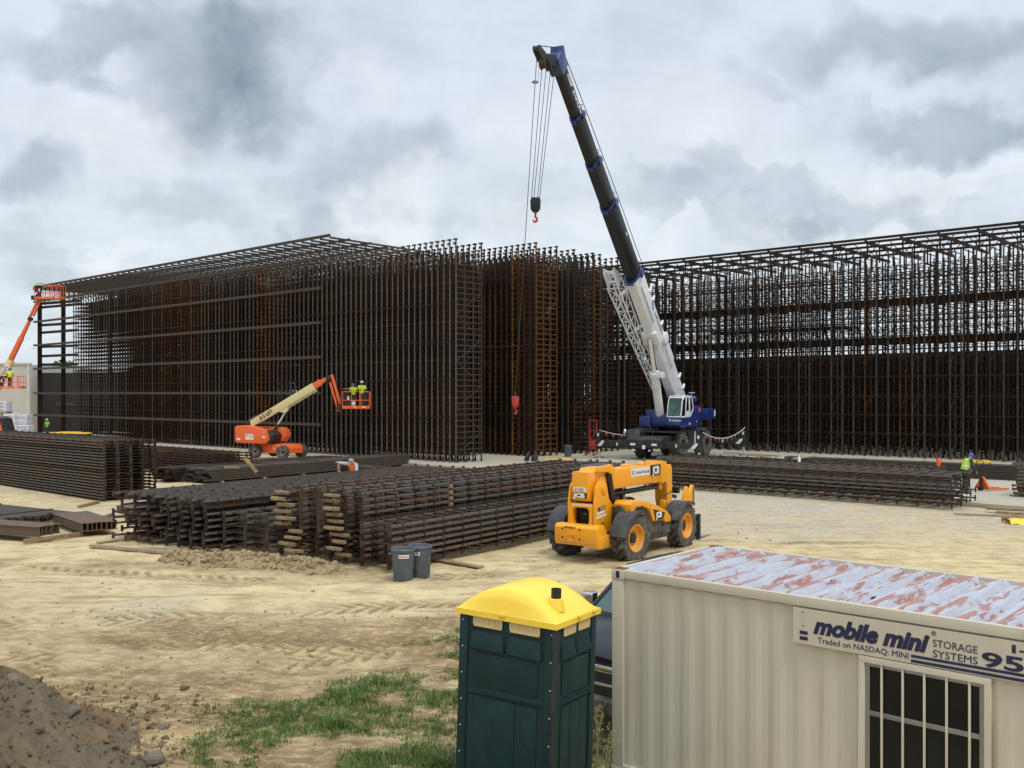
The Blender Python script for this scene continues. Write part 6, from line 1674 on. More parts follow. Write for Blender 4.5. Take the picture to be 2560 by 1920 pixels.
    for y in (-hd_, hd_): mb.bx(-hw, hw, y - .02, y + .02, zf + .0, zf + .20)
    for x in (-hw, hw): mb.bx(x - .02, x + .02, -hd_ + .02, hd_ - .02, zf, zf + .20)
    fl = mb.build('basket_floor', 'orange', o, bevel=.004)
    mb = MB(); mb.X = BXm
    ring_ = [(-hw, -hd_), (hw, -hd_), (hw, hd_), (-hw, hd_), (-hw, -hd_)]
    for z in (zt, (zf + zt) / 2): mb.tube([(x, y, z) for x, y in ring_], .026, 6)
    for x in (-hw, -hw / 3, hw * .28, hw * .38, hw):
        for y in (-hd_, hd_): mb.tube([(x, y, zf), (x, y, zt)], .026, 6)
    for y in (0,): mb.tube([(hw, y, zf), (hw, y, zt)], .026, 6)
    mb.tube([(-hw - .02, -.2, zt + .20), (-hw + .55, -.2, zt + .22), (-hw + .55, .2, zt + .22), (-hw - .02, .2, zt + .2)], .026, 6)
    mb.build('guard_rail', 'orange', o, smooth=True)
    mb = MB(); mb.X = BXm; mb.bx(-hw + .02, -hw + .55, -.34, .34, zt - .16, zt + .02); mb.bx(-hw - .08, -hw + .35, -.25, .25, zt - .65, zt - .2); mb.bx(-hw - .45, -hw + .05, -.22, .22, zf - .05, zf + .35); mb.bx(-hw + .1, -hw + .5, -hd_ + .06, -hd_ + .22, zf + .2, zf + .5); cb = mb.build('control_box', 'black', o, bevel=.02)
    mb = MB(); mb.X = BXm; mb.bx(-hw + .28, -hw + .42, -.262, -.255, zt - .55, zt - .28); mb.bx(-hw + .72, -hw + .92, -hd_ - .03, -hd_ - .022, zf + .10, zf + .16); mb.bx(hw - .5, hw - .25, -hd_ - .03, -hd_ - .022, zf + .08, zf + .14); mb.bx(-hw + .62, -hw + .85, -hd_ + .05, -hd_ + .06, zf + .25, zf + .55); each(mb, 'decal', 'decal_white', cb)
    if name_text:
        txt, xs_, sz, wd, back = name_text
        q0 = p0 + d * xs_ - u * (.12 if not back else 0.16) + Vector((0, -.1925, 0))
        if back:
            mb = MB(); a_ = p0 + d * (xs_ - .3); b_ = p0 + d * (xs_ + wd + .1)
            mb.prism([((a_ - u * .24).x, (a_ - u * .24).z), ((b_ - u * .24).x, (b_ - u * .24).z), ((b_ + u * .2).x, (b_ + u * .2).z), ((a_ + u * .2).x, (a_ + u * .2).z)], -.197, -.190, 'y'); lp = mb.build('logo_panel', 'decal_white', bm_); q0.y = -.199
            text(txt, sz, q0, d, u, 'navy', lp, width=wd, bold=.003)
        else: text(txt, sz, q0, d, u, 'decal_black', bm_, width=wd, bold=.012)
    return o
L1 = at(690, 66, SLAB); L1D = .0275
lift('orange boom lift with cream boom holding two workers before the left rack', L1, 0.0, ((-1.55, 2.42), (2.64, 4.90), (3.50, 5.44)), ((3.74, 5.55), (4.36, 3.45)), (4.66, 6.48, 3.36, 4.52), ('JLG LIFT', .55, .34, 1.05, False))
def lz(px, py, dep, base): return ((px - base) / 2400 * dep, CAM_H + (985 - py) / 2400 * dep)
D2 = 90.0; B2 = -62
L2 = at(B2, D2, 0.1)
lift('tall orange boom lift with raised boom reaching the roof corner at the far left', L2, 0.0, (lz(-48, 1046, D2, B2), lz(27, 903, D2, B2), lz(76, 800, D2, B2)), (lz(76, 800, D2, B2), lz(97, 757, D2, B2)), (lz(92, 0, D2, B2)[0], lz(158, 0, D2, B2)[0], lz(0, 751, D2, B2)[1], lz(0, 717, D2, B2)[1]), ('United Rentals', 2.0, .58, 3.4, True))
D3 = 84.0; B3 = -150
lift('orange boom lift whose basket holds one worker before the beige wall', at(B3, D3, .1), 0.0, (lz(-140, 1050, D3, B3), lz(-70, 1003, D3, B3), lz(-30, 985, D3, B3)), (lz(-28, 984, D3, B3), lz(-6, 968, D3, B3)), (lz(-2, 0, D3, B3)[0], lz(58, 0, D3, B3)[0], lz(0, 974, D3, B3)[1], lz(0, 943, D3, B3)[1]), None)
# orange machine cover peeping over the tall stack at the left edge
o = empty('site_machine', at(0, 70, SLAB), R(-8)); tag(o, 'orange machine cover with black edge peeping over the tall left stack', 'machine')
mb = MB(); mb.prism([(-2.5, .8), (.6, .8), (.75, 1.2), (.35, 2.6), (.1, 2.75), (-2.5, 2.85)], -.6, .6, 'y'); mb.build('engine_cover', 'orange', o, bevel=.04)
mb = MB(); mb.prism([(.61, .8), (.76, 1.2), (.36, 2.6), (.12, 2.76), (.30, 2.72), (.52, 2.6), (.95, 1.2), (.8, .8)], -.6, .6, 'y'); mb.bx(-2.3, .5, -.5, .5, .3, .8); mb.build('frame', 'black', o, bevel=.02)
for x in (-1.9, .1): wheel(o, (x, -.75, .42), .42, .3, -1, 'metal', .2, nl=16, lug=.03)
for x in (-1.9, .1): wheel(o, (x, .75, .42), .42, .3, 1, 'metal', .2, nl=16, lug=.03)

# ================================================================ PICKUP behind the toilet
mat('car_paint', (.004, .005, .010), .28, coat=.12, spec=.25)
pk_c = CA + U1 * 1.10 + U2 * .75
pk = empty('pickup_truck', (pk_c.x, pk_c.y, gz(pk_c.x + 1, pk_c.y + 2) - .02), math.atan2(-U2.y, -U2.x))
tag(pk, 'dark blue pickup truck with chrome grille parked between toilet and container', 'pickup truck')
# local: x forward (nose at x=0, body behind), y left of the vehicle
mb = MB(); W2 = .98
secs_ = [(0.0, .55, 1.04, .86), (-.12, .50, 1.12, .95), (-.7, .48, 1.20, .98), (-1.55, .46, 1.25, 1.0), (-1.75, .46, 1.24, 1.0), (-3.6, .46, 1.24, 1.0), (-5.6, .5, 1.22, .98), (-5.75, .6, 1.15, .94)]
vs = []; fs = []
for (x, z0, z1, w) in secs_:
    for (yy, zz_) in ((-w * .94, z0), (-w, z0 + .18), (-w, z1 - .22), (-w * .93, z1 - .06), (-w * .62, z1), (0, z1 + .03), (w * .62, z1), (w * .93, z1 - .06), (w, z1 - .22), (w, z0 + .18), (w * .94, z0)): vs.append((x, yy, zz_))
n = 11
for i in range(len(secs_) - 1):
    for j in range(n): fs.append((i * n + j, i * n + (j + 1) % n, (i + 1) * n + (j + 1) % n, (i + 1) * n + j))
fs += [tuple(range(n)), tuple((len(secs_) - 1) * n + j for j in range(n - 1, -1, -1))]
mb._add(vs, fs); body = mb.build('body', 'car_paint', pk, smooth=True, angle=38)
mb = MB(); cabs = [(-1.55, 1.20, .92), (-2.35, 1.86, .74), (-2.7, 1.93, .74), (-3.5, 1.92, .74), (-3.85, 1.20, .90)]
roofp = [(-2.33, 1.845, .75), (-2.7, 1.93, .75), (-3.5, 1.92, .75), (-3.6, 1.80, .76)]
vs = []; fs = []
for (x, z, w) in roofp: vs += [(x, -w, z - .05), (x, -w * .8, z), (x, 0, z + .03), (x, w * .8, z), (x, w, z - .05)]
for i in range(3):
    for j in range(4): fs.append((i * 5 + j, i * 5 + 5 + j, i * 5 + 6 + j, i * 5 + 1 + j))
mb._add(vs, fs)
for s in (1, -1):
    mb.beam((-1.50, s * .93, 1.22), (-2.35, s * .76, 1.83), .07, .06); mb.beam((-2.75, s * .92, 1.22), (-2.75, s * .76, 1.85), .09, .05); mb.beam((-3.85, s * .90, 1.22), (-3.55, s * .76, 1.83), .12, .06); mb.beam((-2.33, s * .75, 1.82), (-3.6, s * .75, 1.82), .05, .07)
mb.build('cab', 'car_paint', pk, smooth=True, angle=40)
mb = MB(); mb._add([(-1.50, -.90, 1.235), (-1.44, 0, 1.25), (-1.50, .90, 1.235), (-2.34, -.73, 1.84), (-2.30, 0, 1.87), (-2.34, .73, 1.84)], [(0, 1, 4, 3), (1, 2, 5, 4)]); mb.build('windshield', 'glass_green', pk, smooth=True)
for s in (1, -1):
    mb = MB(); mb._add([(-1.62, s * .91, 1.24), (-2.72, s * .91, 1.24), (-2.72, s * .75, 1.80), (-2.40, s * .75, 1.80)], [(0, 1, 2, 3)]); mb._add([(-2.78, s * .91, 1.24), (-3.78, s * .89, 1.24), (-3.52, s * .75, 1.80), (-2.78, s * .75, 1.80)], [(0, 1, 2, 3)]); mb.build('side_window', 'glass_dark', pk)
    mb = MB(); mb.box((-1.75, s * 1.13, 1.33), (.14, .24, .22)); mb.tube([(-1.75, s * .95, 1.22), (-1.75, s * 1.1, 1.28)], .03, 6); mb.build('mirror', 'chrome', pk, bevel=.05)
    mb = MB(); mb.bx(-.10, .03, s * .82, s * .93, .72, .98); mb.build('headlight', 'glass_green', pk, bevel=.03)
    for x in (-1.0, -4.6): wheel(pk, (x, s * .86, .40), .40, .27, s, 'chrome', .24, nl=30, lug=.012)
mb = MB(); mb.bx(-.06, .06, -.80, .80, .87, .96); gr_ = mb.build('grille', 'chrome', pk, bevel=.012)
mb = MB(); mb.bx(-.06, .06, -.80, .80, .69, .725); mb.build('grille_bar', 'chrome', gr_, bevel=.008)
mb = MB(); mb.bx(-.08, .04, -.82, .82, .54, .95); mb.build('grille_mesh', 'black', gr_)
mb = MB(); mb.prism([(-.2, .30), (.08, .30), (.13, .36), (.13, .52), (.07, .56), (-.2, .56)], -.96, .96, 'y'); mb.build('bumper', 'plastic_black', pk, bevel=.02)
mb = MB(); mb.bx(-.1, .08, -.9, .9, .32, .50); mb.build('air_dam', 'plastic_black', pk, bevel=.02)
mb = MB(); mb.tube([(-1.40, -.7, 1.262), (-1.36, -.1, 1.275)], .012, 5); mb.tube([(-1.40, .05, 1.275), (-1.36, .65, 1.262)], .012, 5); mb.build('wiper', 'black', pk)
mb = MB(); mb.bx(-2.1, -2.0, -.55, .55, .9, 1.30); mb.box((-2.3, .35, 1.15), (.12, .5, .7)); mb.box((-2.3, -.35, 1.15), (.12, .5, .7)); mb.build('cabin_interior', 'plastic_black', pk)
# ================================================================ PEOPLE
STAND = dict(pelvis=(0, 0, .95), belly=(0, .0, 1.10), chest=(0, .0, 1.32), neck=(0, 0, 1.50), head=(0, .03, 1.66),
             shL=(-.185, 0, 1.44), shR=(.185, 0, 1.44), elL=(-.25, .03, 1.16), elR=(.25, .03, 1.16), wrL=(-.24, .18, .96), wrR=(.24, .18, .96),
             hpL=(-.09, 0, .93), hpR=(.09, 0, .93), knL=(-.10, .03, .50), knR=(.10, .03, .50), anL=(-.11, -.02, .09), anR=(.11, -.02, .09))
def person(label, loc, yaw, pose, shirt, hat, skin='skin', trousers='trousers', vest=None, harness=False, scale=1.0, group=None):
    """x right, y forward, z up; a single skin body with clothing as children"""
    J = {k: Vector(v) for k, v in {**STAND, **pose}.items()}
    o = empty('person', loc, yaw); o.scale = (scale,) * 3
    tag(o, label, 'person', group)
    fwd = J.get('face', Vector((0, 1, 0))).normalized(); upv = (J['head'] - J['neck']).normalized()
    def limbs(mb, g=0.0, torso=True, arms='full', legs=True, hands=True, head=True):
        if torso:
            mb.ball(J['pelvis'], .15 + g, 8, (1.05, .8, .85)); mb.ball(J['belly'], .145 + g, 8, (1.0, .78, 1.0)); mb.ball(J['chest'], .165 + g, 8, (1.08, .78, 1.05))
            mb.tube([J['pelvis'], J['belly'], J['chest'], J['chest'].lerp(J['neck'], .6)], [.135 + g, .135 + g, .15 + g, .10 + g], 10)
            mb.tube([J['shL'], J['chest'].lerp(J['neck'], .65), J['shR']], [.07 + g, .085 + g, .07 + g], 8)
        for s in 'LR':
            if arms:
                mb.ball(J['sh' + s], .068 + g, 7); e = J['el' + s] if arms == 'full' else J['sh' + s].lerp(J['el' + s], .62)
                mb.tube([J['sh' + s], e], .060 + g, 9, .047 + g)
                if arms == 'full':
                    mb.ball(J['el' + s], .047 + g, 7); mb.tube([J['el' + s], J['el' + s].lerp(J['wr' + s], .3), J['wr' + s]], [.045 + g, .045 + g, .028 + g], 9)
            if legs:
                mb.ball(J['hp' + s], .10 + g, 8); mb.tube([J['hp' + s], J['kn' + s]], .092 + g, 10, .060 + g); mb.ball(J['kn' + s], .060 + g, 8)
                mb.tube([J['kn' + s], J['kn' + s].lerp(J['an' + s], .3), J['an' + s]], [.056 + g, .060 + g, .038 + g], 10)
        return mb
    mb = limbs(MB())
    mb.tube([J['chest'].lerp(J['neck'], .6), J['neck'], J['head'] - upv * .06], [.075, .058, .055], 9)
    hc = J['head']; mb.ball(hc, .098, 12, (.86, 1.0, 1.16)); mb.ball(hc + fwd * .025 - upv * .055, .070, 9, (.9, 1, .9))
    side = fwd.cross(upv).normalized()
    mb.tube([hc + fwd * .090 + upv * .015, hc + fwd * .118 - upv * .022], .010, 6, .016); mb.ball(hc + fwd * .095 - upv * .062, .022, 6, (1.2, .6, .5))
    for s in (1, -1): mb.ball(hc + side * s * .088 - upv * .005, .022, 6, (.5, .8, 1.2)); mb.ball(hc + side * s * .033 + fwd * .088 + upv * .018, .013, 6)
    for s in 'LR':
        w = J['wr' + s]; d = (w - J['el' + s]).normalized(); sd = d.cross(Vector((0, 0, 1)) if abs(d.z) < .9 else Vector((0, 1, 0))).normalized(); pl = d.cross(sd) * (1 if (d.cross(sd)).z < 0 else -1)
        mb.tube([w - d * .01, w + d * .03, w + d * .085], [.027, .034, .036], 8)
        inner = sd if (sd.x > 0) == (s == 'L') else -sd
        for k in range(4):
            b = w + d * .085 + sd * (.024 - .016 * k); ln = (.030, .036, .034, .026)[k]
            mb.tube([b - d * .01, b + d * ln + pl * .008, b + d * (ln * 1.7) + pl * .03, b + d * (ln * 1.9) + pl * .052], [.0095, .0095, .0085, .0075], 6)
        b = w + d * .03 + inner * .030; mb.tube([b, b + inner * .022 + d * .025 + pl * .01, b + inner * .020 + d * .055 + pl * .024], [.012, .011, .009], 6)
    body = mb.build('body', skin, o, fix=False)
    body.data.shade_smooth()
    rm = body.modifiers.new('one_surface', 'REMESH'); rm.mode = 'VOXEL'; rm.voxel_size = .0085; rm.use_smooth_shade = True
    def cloth(mb, nm, m, vox=.016):
        c = mb.build(nm, m, o, fix=False); c.data.shade_smooth(); r_ = c.modifiers.new('one_surface', 'REMESH'); r_.mode = 'VOXEL'; r_.voxel_size = vox; r_.use_smooth_shade = True; return c
    mb = MB(); g = .018
    mb.ball(J['belly'], .15 + g, 8, (1.0, .8, 1.0)); mb.ball(J['chest'], .165 + g, 8, (1.08, .80, 1.05)); mb.tube([J['pelvis'].lerp(J['belly'], .2), J['belly'], J['chest'], J['chest'].lerp(J['neck'], .55)], [.15 + g, .14 + g, .15 + g, .095 + g], 12)
    mb.tube([J['shL'], J['chest'].lerp(J['neck'], .62), J['shR']], [.07 + g, .085 + g, .07 + g], 8)
    long_s = vest is not None
    for s in 'LR':
        mb.ball(J['sh' + s], .072 + g, 7); e = J['sh' + s].lerp(J['el' + s], .72)
        if long_s: mb.tube([J['sh' + s], J['el' + s], J['wr' + s]], [.064 + g, .052 + g, .036 + g], 9)
        else: mb.tube([J['sh' + s], e], .064 + g, 9, .060 + g)
    cloth(mb, 'shirt', shirt)
    mb = MB(); g = .016; mb.ball(J['pelvis'], .15 + g, 8, (1.05, .84, .85)); mb.tube([J['pelvis'], J['pelvis'].lerp(J['belly'], .35)], .14 + g, 10)
    for s in 'LR': mb.ball(J['hp' + s], .10 + g, 8); mb.tube([J['hp' + s], J['kn' + s], J['an' + s] + Vector((0, 0, .02))], [.094 + g, .066 + g, .052 + g], 10)
    cloth(mb, 'trousers', trousers)
    for s in 'LR':
        a = J['an' + s]; mb = MB(); f2 = Vector((0, 1, 0)); mb.tube([a + Vector((0, 0, .10)), a + Vector((0, 0, -.01))], .052, 8); mb.tube([a + Vector((0, -.05, -.045)), a + Vector((0, .10, -.05)), a + Vector((0, .19, -.06))], [.045, .048, .030], 8); cloth(mb, 'boot', 'boot')
    mb = MB(); q = upv.to_track_quat('Z', 'Y').to_matrix().to_4x4(); fl = q.inverted().to_3x3() @ fwd; rot = math.atan2(fl.y, fl.x) - math.pi / 2
    mb.X = Matrix.Translation(hc + upv * .035) @ q @ Matrix.Rotation(rot, 4, 'Z') @ Matrix.Diagonal((1.0, 1.16, 1, 1))
    mb.lathe([(.135, .0), (.128, .012), (.118, .014), (.116, .05), (.098, .095), (.055, .122), (.0, .128)], (0, 0, 0), 'z', 20); mb.prism([(-.09, .08), (.09, .08), (.07, .165), (-.07, .165)], .0, .012, 'z'); mb.box((0, -.01, .115), (.035, .15, .03)); mb.build('hard_hat', hat, o, smooth=True)
    if vest:
        mb = MB(); g = .032; mb.ball(J['belly'], .15 + g, 8, (1.0, .8, 1.0)); mb.ball(J['chest'], .165 + g, 8, (1.05, .80, 1.05)); mb.tube([J['pelvis'].lerp(J['belly'], .15), J['belly'], J['chest'], J['chest'].lerp(J['neck'], .5)], [.15 + g, .145 + g, .15 + g, .095 + g], 12); mb.tube([J['shL'].lerp(J['shR'], .14), J['chest'].lerp(J['neck'], .6), J['shR'].lerp(J['shL'], .14)], .075 + g, 8)
        v_ = cloth(mb, 'vest', vest)
        mb = MB(); c_ = J['belly'].lerp(J['chest'], .1); ax_ = (J['chest'] - J['belly']).normalized(); qm = ax_.to_track_quat('Z', 'Y').to_matrix().to_4x4(); mb.X = Matrix.Translation(c_) @ qm @ Matrix.Diagonal((1.02, .86, 1, 1)); mb.lathe([(.192, -.03), (.192, .03)], (0, 0, 0), 'z', 20); mb.X = None; mb.build('reflective_band', 'decal_white', v_, fix=False)
    if harness:
        mb = MB(); bk = Vector((0, -.165, 0)); mb.tube([J['shL'].lerp(J['shR'], .2) + Vector((0, -.06, .085)), J['chest'] + bk, J['pelvis'] + Vector((.13, -.12, .05))], .018, 5); mb.tube([J['shR'].lerp(J['shL'], .2) + Vector((0, -.06, .085)), J['chest'] + bk, J['pelvis'] + Vector((-.13, -.12, .05))], .018, 5)
        mb.tube([J['pelvis'] + Vector((.17 * math.cos(a), .14 * math.sin(a), .06)) for a in np.linspace(0, 6.29, 13)], .020, 5); mb.build('harness', 'harness', o, smooth=True)
    return o
lw_ = lambda x, y, z: L1 + Vector((x, y, z))
person('worker in yellow shirt and blue hard hat, left of the two in the lift basket', lw_(5.30, .05, 3.41), R(12), dict(elL=(-.26, .14, 1.20), wrL=(-.15, .36, 1.16), elR=(.26, .14, 1.20), wrR=(.16, .36, 1.17)), 'hivis', 'hat_blue', harness=True, scale=.93, group='workers in the lift basket')
person('worker in yellow shirt, brown harness and pale hard hat, right one in the basket', lw_(5.90, -.02, 3.41), R(-6), dict(elL=(-.28, .10, 1.20), wrL=(-.20, .33, 1.18), elR=(.31, .05, 1.22), wrR=(.33, .18, 1.02)), 'hivis', 'hat_white', skin='skin_dark', harness=True, scale=1.02, group='workers in the lift basket')
# crane operator, seated
SIT = dict(pelvis=(0, 0, .50), belly=(0, -.02, .66), chest=(0, -.01, .90), neck=(0, .02, 1.08), head=(0, .06, 1.24), shL=(-.185, 0, 1.01), shR=(.185, 0, 1.01), elL=(-.25, .14, .76), elR=(.25, .14, .76), wrL=(-.22, .38, .74), wrR=(.22, .38, .74),
           hpL=(-.09, .02, .48), hpR=(.09, .02, .48), knL=(-.12, .44, .52), knR=(.12, .44, .52), anL=(-.12, .46, .09), anR=(.12, .46, .09))
cw_ = Matrix.Translation(cx) @ Matrix.Rotation(cyaw, 4, 'Z') @ UX
person('crane operator in yellow shirt seated in the white cab', cw_ @ Vector((1.35, 1.18, 2.72)), cyaw + rel - math.pi / 2, SIT, 'hivis', 'hat_white', scale=.95)
# worker bending over beside the bundles
BEND = dict(pelvis=(0, -.12, .84), belly=(0, -.04, .97), chest=(.02, .08, 1.14), neck=(.03, .20, 1.27), head=(.02, .30, 1.36), face=(.2, .85, -.45), shL=(-.165, .14, 1.20), shR=(.20, .14, 1.25), elR=(.47, .16, 1.27), wrR=(.72, .14, 1.30), elL=(-.24, .28, .98), wrL=(-.16, .42, .82), knL=(-.13, .12, .46), knR=(.13, .12, .46), hpL=(-.09, -.12, .82), hpR=(.09, -.12, .82), anL=(-.14, -.02, .09), anR=(.14, -.02, .09))
p = at(884, 44.6); person('worker bending forward in pale blue sleeves and orange vest among the dark stacks', (p.x, p.y, gz(p.x, p.y)), R(172), BEND, 'shirt_blue', 'hat_camo', vest='hivis_orange')
LEAN = dict(pelvis=(0, -.04, .94), belly=(0, 0, 1.09), chest=(0, .10, 1.29), neck=(0, .21, 1.44), head=(0, .30, 1.56), face=(0, .85, -.5), shL=(-.185, .15, 1.40), shR=(.185, .15, 1.40), elL=(-.24, .27, 1.15), wrL=(-.20, .44, .98), elR=(.26, .22, 1.12), wrR=(.22, .40, .92))
p = at(2413, 43.0); person('worker in yellow vest over grey sleeves with blue hard hat behind the long right stack', (p.x, p.y, SLAB), R(-75), LEAN, 'shirt_grey', 'hat_blue', vest='hivis_dull')
q3 = at(B3, D3, .1); qx, qz = lz(25, 974, D3, B3); person('worker in yellow shirt and blue hard hat in the basket before the beige wall', (q3.x + qx, q3.y, .1 + qz + .05), R(20), dict(elL=(-.27, .12, 1.2), wrL=(-.2, .34, 1.12), elR=(.27, .12, 1.2), wrR=(.2, .34, 1.12)), 'hivis', 'hat_blue', scale=.95)
p = at(118, 99.0); person('worker in green shirt and white hard hat by the left steel columns', (p.x, p.y, SLAB), R(160), {}, 'shirt_green', 'hat_white', skin='skin_dark')

# ================================================================ SMALL SITE THINGS
# wrapped pallets before the beige wall
def wrapped(label, px0, px1, y0, y1, dep, seed):
    gg = random.Random(seed); w = (px1 - px0) / 2400 * dep; z1 = CAM_H + (985 - y0) / 2400 * dep; z0 = CAM_H + (985 - y1) / 2400 * dep
    z0 = max(z0, .0)
    o = empty('wrapped_pallet', at((px0 + px1) / 2, dep, z0)); tag(o, label, 'wrapped pallet', 'white wrapped pallets before the beige wall')
    h = z1 - z0; mb = MB(); n = 4
    for i in range(2):
        for k in range(3): mb.bx(-w / 2 + w * i / 2 + .02, -w / 2 + w * (i + 1) / 2 - .02, -.5 + gg.uniform(-.03, .03), .5, .14 + (h - .14) * k / 3 + .01, .14 + (h - .14) * (k + 1) / 3)
    bl = mb.build('wrapped_load', 'wrap', o, bevel=.03)
    mb = MB(); mb.bx(-w / 2, w / 2, -.5, .5, .11, .13); mb.bx(-w / 2, w / 2, -.5, -.4, 0, .11); mb.bx(-w / 2, w / 2, .4, .5, 0, .11); mb.build('pallet', 'wood_grey', o)
    mb = MB()
    for i in range(2):
        for k in range(3): x = -w / 2 + w * (i + .3) / 2; z = .14 + (h - .14) * (k + .45) / 3; mb.bx(x, x + w * .22, -.545, -.54, z, z + .05)
    mb.build('label_strip', 'metal', bl)
D_ = 82
wrapped('white wrapped pallet on top at the left picture edge', -40, 24, 1003, 1033, D_, 1)
wrapped('white wrapped pallet below at the left picture edge, under the top one', -35, 14, 1033, 1078, D_ + .4, 2)
wrapped('white wrapped pallet in the middle of the lower row before the beige wall', 15, 45, 1034, 1078, D_, 3)
wrapped('white wrapped pallet at the right end of the lower row before the beige wall', 46, 75, 1036, 1078, D_ + .3, 4)
wrapped('low white wrapped pack sagging in front of the right wrapped pallet', 44, 79, 1063, 1086, D_ - 2.0, 5)
# pennant strings on the crane outriggers
def pennants(label, a, b, sag, n):
    o = empty('pennant_string', a); tag(o, label, 'pennant string', 'red pennant strings on the crane outriggers')
    d = b - a; P_ = lambda t: d * t - Vector((0, 0, sag * 4 * t * (1 - t)))
    mb = MB(); mb.tube([P_(i / 16) for i in range(17)], .022, 5); mb.build('rope', 'decal_white', o)
    for k in range(n):
        t = (k + .7) / (n + .4); p = P_(t); q = P_(min(1, t + .22 / d.length)); gg = random.Random(k)
        mb = MB(); tipp = (p + q) / 2 + Vector((gg.uniform(-.06, .06), gg.uniform(-.08, .08), -.30)); mb._add([p, q, tipp, p + Vector((0, .008, 0)), q + Vector((0, .008, 0)), tipp + Vector((0, .008, 0))], [(0, 1, 2), (5, 4, 3), (0, 3, 4, 1), (1, 4, 5, 2), (2, 5, 3, 0)]); mb.build('pennant', 'decal_red', o)
CW_ = Matrix.Translation(cx) @ Matrix.Rotation(cyaw, 4, 'Z')
pennants('string of red pennants between the right outriggers of the crane', CW_ @ Vector((4.05, 3.9, 1.9)), CW_ @ Vector((-3.9, 3.75, 2.0)), .55, 10)
pennants('string of red pennants at the left outrigger of the crane', CW_ @ Vector((4.05, -3.65, 1.9)), CW_ @ Vector((3.2, -.9, 1.55)), .12, 5)
# pallet jack
p = at(2458, 43.5); pj = empty('pallet_jack', (p.x, p.y, SLAB), R(200)); tag(pj, 'orange pallet jack with black loop handle on the concrete', 'pallet jack')
mb = MB(); 
for y in (-.27, .27): mb.prism([(-1.15, .04), (-1.22, .07), (-1.15, .10), (0, .13), (0, .06)], y - .075, y + .075, 'y')
mb.bx(-.05, .08, -.36, .36, .08, .16)
vs = [(.08, -.42, .10), (.08, .42, .10), (.08, .05, .62), (.08, -.05, .62), (-.02, -.42, .10), (-.02, .42, .10), (-.02, .05, .62), (-.02, -.05, .62)]
mb._add(vs, [(0, 1, 2, 3), (7, 6, 5, 4), (0, 4, 5, 1), (1, 5, 6, 2), (2, 6, 7, 3), (3, 7, 4, 0)]); mb.build('fork_body', 'orange', pj)
mb = MB(); mb.tube([(.14, 0, .2), (.14, 0, .55)], .06, 10); mb.tube([(.14, 0, .5), (.18, 0, 1.12)], .032, 8)
mb.tube([(.18, 0, 1.02), (.185, -.09, 1.10), (.19, -.20, 1.22), (.195, -.20, 1.30), (.195, -.10, 1.345), (.195, 0, 1.35), (.195, .10, 1.345), (.195, .20, 1.30), (.19, .20, 1.22), (.185, .09, 1.10), (.18, 0, 1.02)], .018, 6); mb.build('handle', 'black', pj, smooth=True)
for y in (-.06, .06):
    mb = MB(); mb.lathe([(.09, y - .025), (.09, y + .025)], (.16, 0, .09), 'y', 16); mb.build('wheel', 'black', pj)
# red material hoist by the rack corner
p = at(1483, 68.5); mh = empty('material_hoist', (p.x, p.y, SLAB), R(-30)); tag(mh, 'red upright material hoist standing at the rack corner left of the crane', 'hoist')
mb = MB()
for x in (-.28, .28): mb.beam((x, 0, .1), (x, 0, 2.55), .07)
for z in (.5, 1.1, 1.75, 2.5): mb.beam((-.28, 0, z), (.28, 0, z), .06)
mb.beam((-.28, 0, 1.1), (.28, 0, 1.75), .04); mb.build('mast', 'red', mh)
mb = MB(); mb.box((0, -.12, .75), (.5, .18, .6)); mb.beam((-.3, -.6, .12), (-.3, .1, .12), .07); mb.beam((.3, -.6, .12), (.3, .1, .12), .07); mb.build('winch_base', 'red', mh, bevel=.015)
for x in (-.3, .3):
    mb = MB(); mb.lathe([(.11, x - .03), (.11, x + .03)], (0, -.6, .11), 'x', 14); mb.build('wheel', 'rubber', mh)
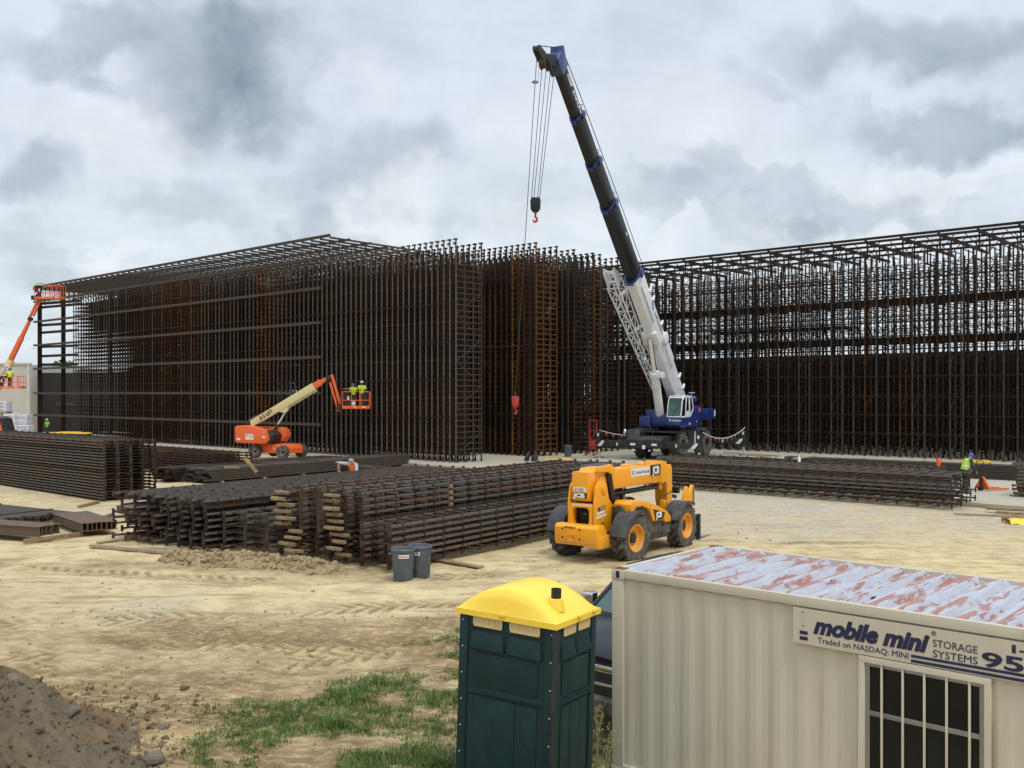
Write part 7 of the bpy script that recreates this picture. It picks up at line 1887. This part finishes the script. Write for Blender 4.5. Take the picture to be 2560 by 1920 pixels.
# yellow bars, saw, bottle, dark bags
mb = MB(); mb.bx(-.85, .85, -.07, .07, 0, .09); mb.bx(.05, .25, -.12, .12, .09, .20); o = mb.build('yellow_lifting_bar', 'yellow_plastic', bevel=.015); o.location = at(1395, 62.5, SLAB + .06); o.rotation_euler = (0, 0, R(14)); tag(o, 'yellow lifting bar lying on the slab behind the yellow handler', 'lifting bar')
mb = MB(); mb.bx(-1.6, 1.6, -.3, .3, 0, .10); mb.bx(-.9, .7, -.25, .3, .10, .16); o = mb.build('yellow_deck_panel', 'yellow_plastic', bevel=.015); o.location = at(178, 76, 1.35); o.rotation_euler = (0, 0, R(-8)); tag(o, 'flat yellow panel seen over the tall left stack', 'panel')
mb = MB(); mb.box((0, 0, .675), (3.0, .8, 1.35)); o = mb.build('crate_pile', 'steel'); o.location = at(178, 76, 0); tag(o, 'dark crate carrying the flat yellow panel behind the tall left stack', 'crate')
sw = empty('demolition_saw', at(2346, 41.6, 1.30), R(20)); tag(sw, 'orange hand saw machine resting at the end of the rear right stack', 'saw')
mb = MB(); mb.box((0, 0, .22), (.14, .12, .26)); mb.tube([(-.03, 0, .34), (.06, 0, .42), (.16, 0, .36), (.14, 0, .24)], .025, 6); mb.build('motor_body', 'orange', sw, bevel=.02)
mb = MB(); mb.beam((-.04, 0, .32), (-.16, 0, .66), .06, .012); mb.build('blade', 'wood', sw)
mb = MB(); mb.beam((.02, 0, .1), (.10, 0, -.10), .05, .012); mb.build('foot', 'wood', sw)
mb = MB(); mb.lathe([(.07, 0), (.07, .2), (.03, .26), (.03, .32), (0, .32)], (0, 0, 0), 'z', 12); o = mb.build('bottle', 'white_plain', smooth=True); o.location = at(1998, 46, 1.24); tag(o, 'white bottle standing on the rear right stack', 'bottle')
for k, (px, dep, lab) in enumerate(((1338, 62.5, 'dark lumpy bag on the slab at the foot of the rust orange rack, right one'), (1318, 62.8, 'dark lumpy bag on the slab at the foot of the rust orange rack, left one'))):
    mb = MB(); clod_mesh(mb, (0, 0, .2), .42, 70 + k); o = mb.build('bag', 'black', smooth=True); o.location = at(px, dep, SLAB); tag(o, lab, 'bag', 'dark bags on the slab')
mb = MB(); mb.box((0, 0, .08), (1.7, .3, .16)); o = mb.build('yellow_curb_block', 'yellow_plastic', bevel=.02); o.location = at(2440, 61.3, SLAB); o.rotation_euler = (0, 0, RYAW); tag(o, 'dull yellow block lying before the right racks behind the leaning worker', 'block')
bpy.context.view_layer.update()
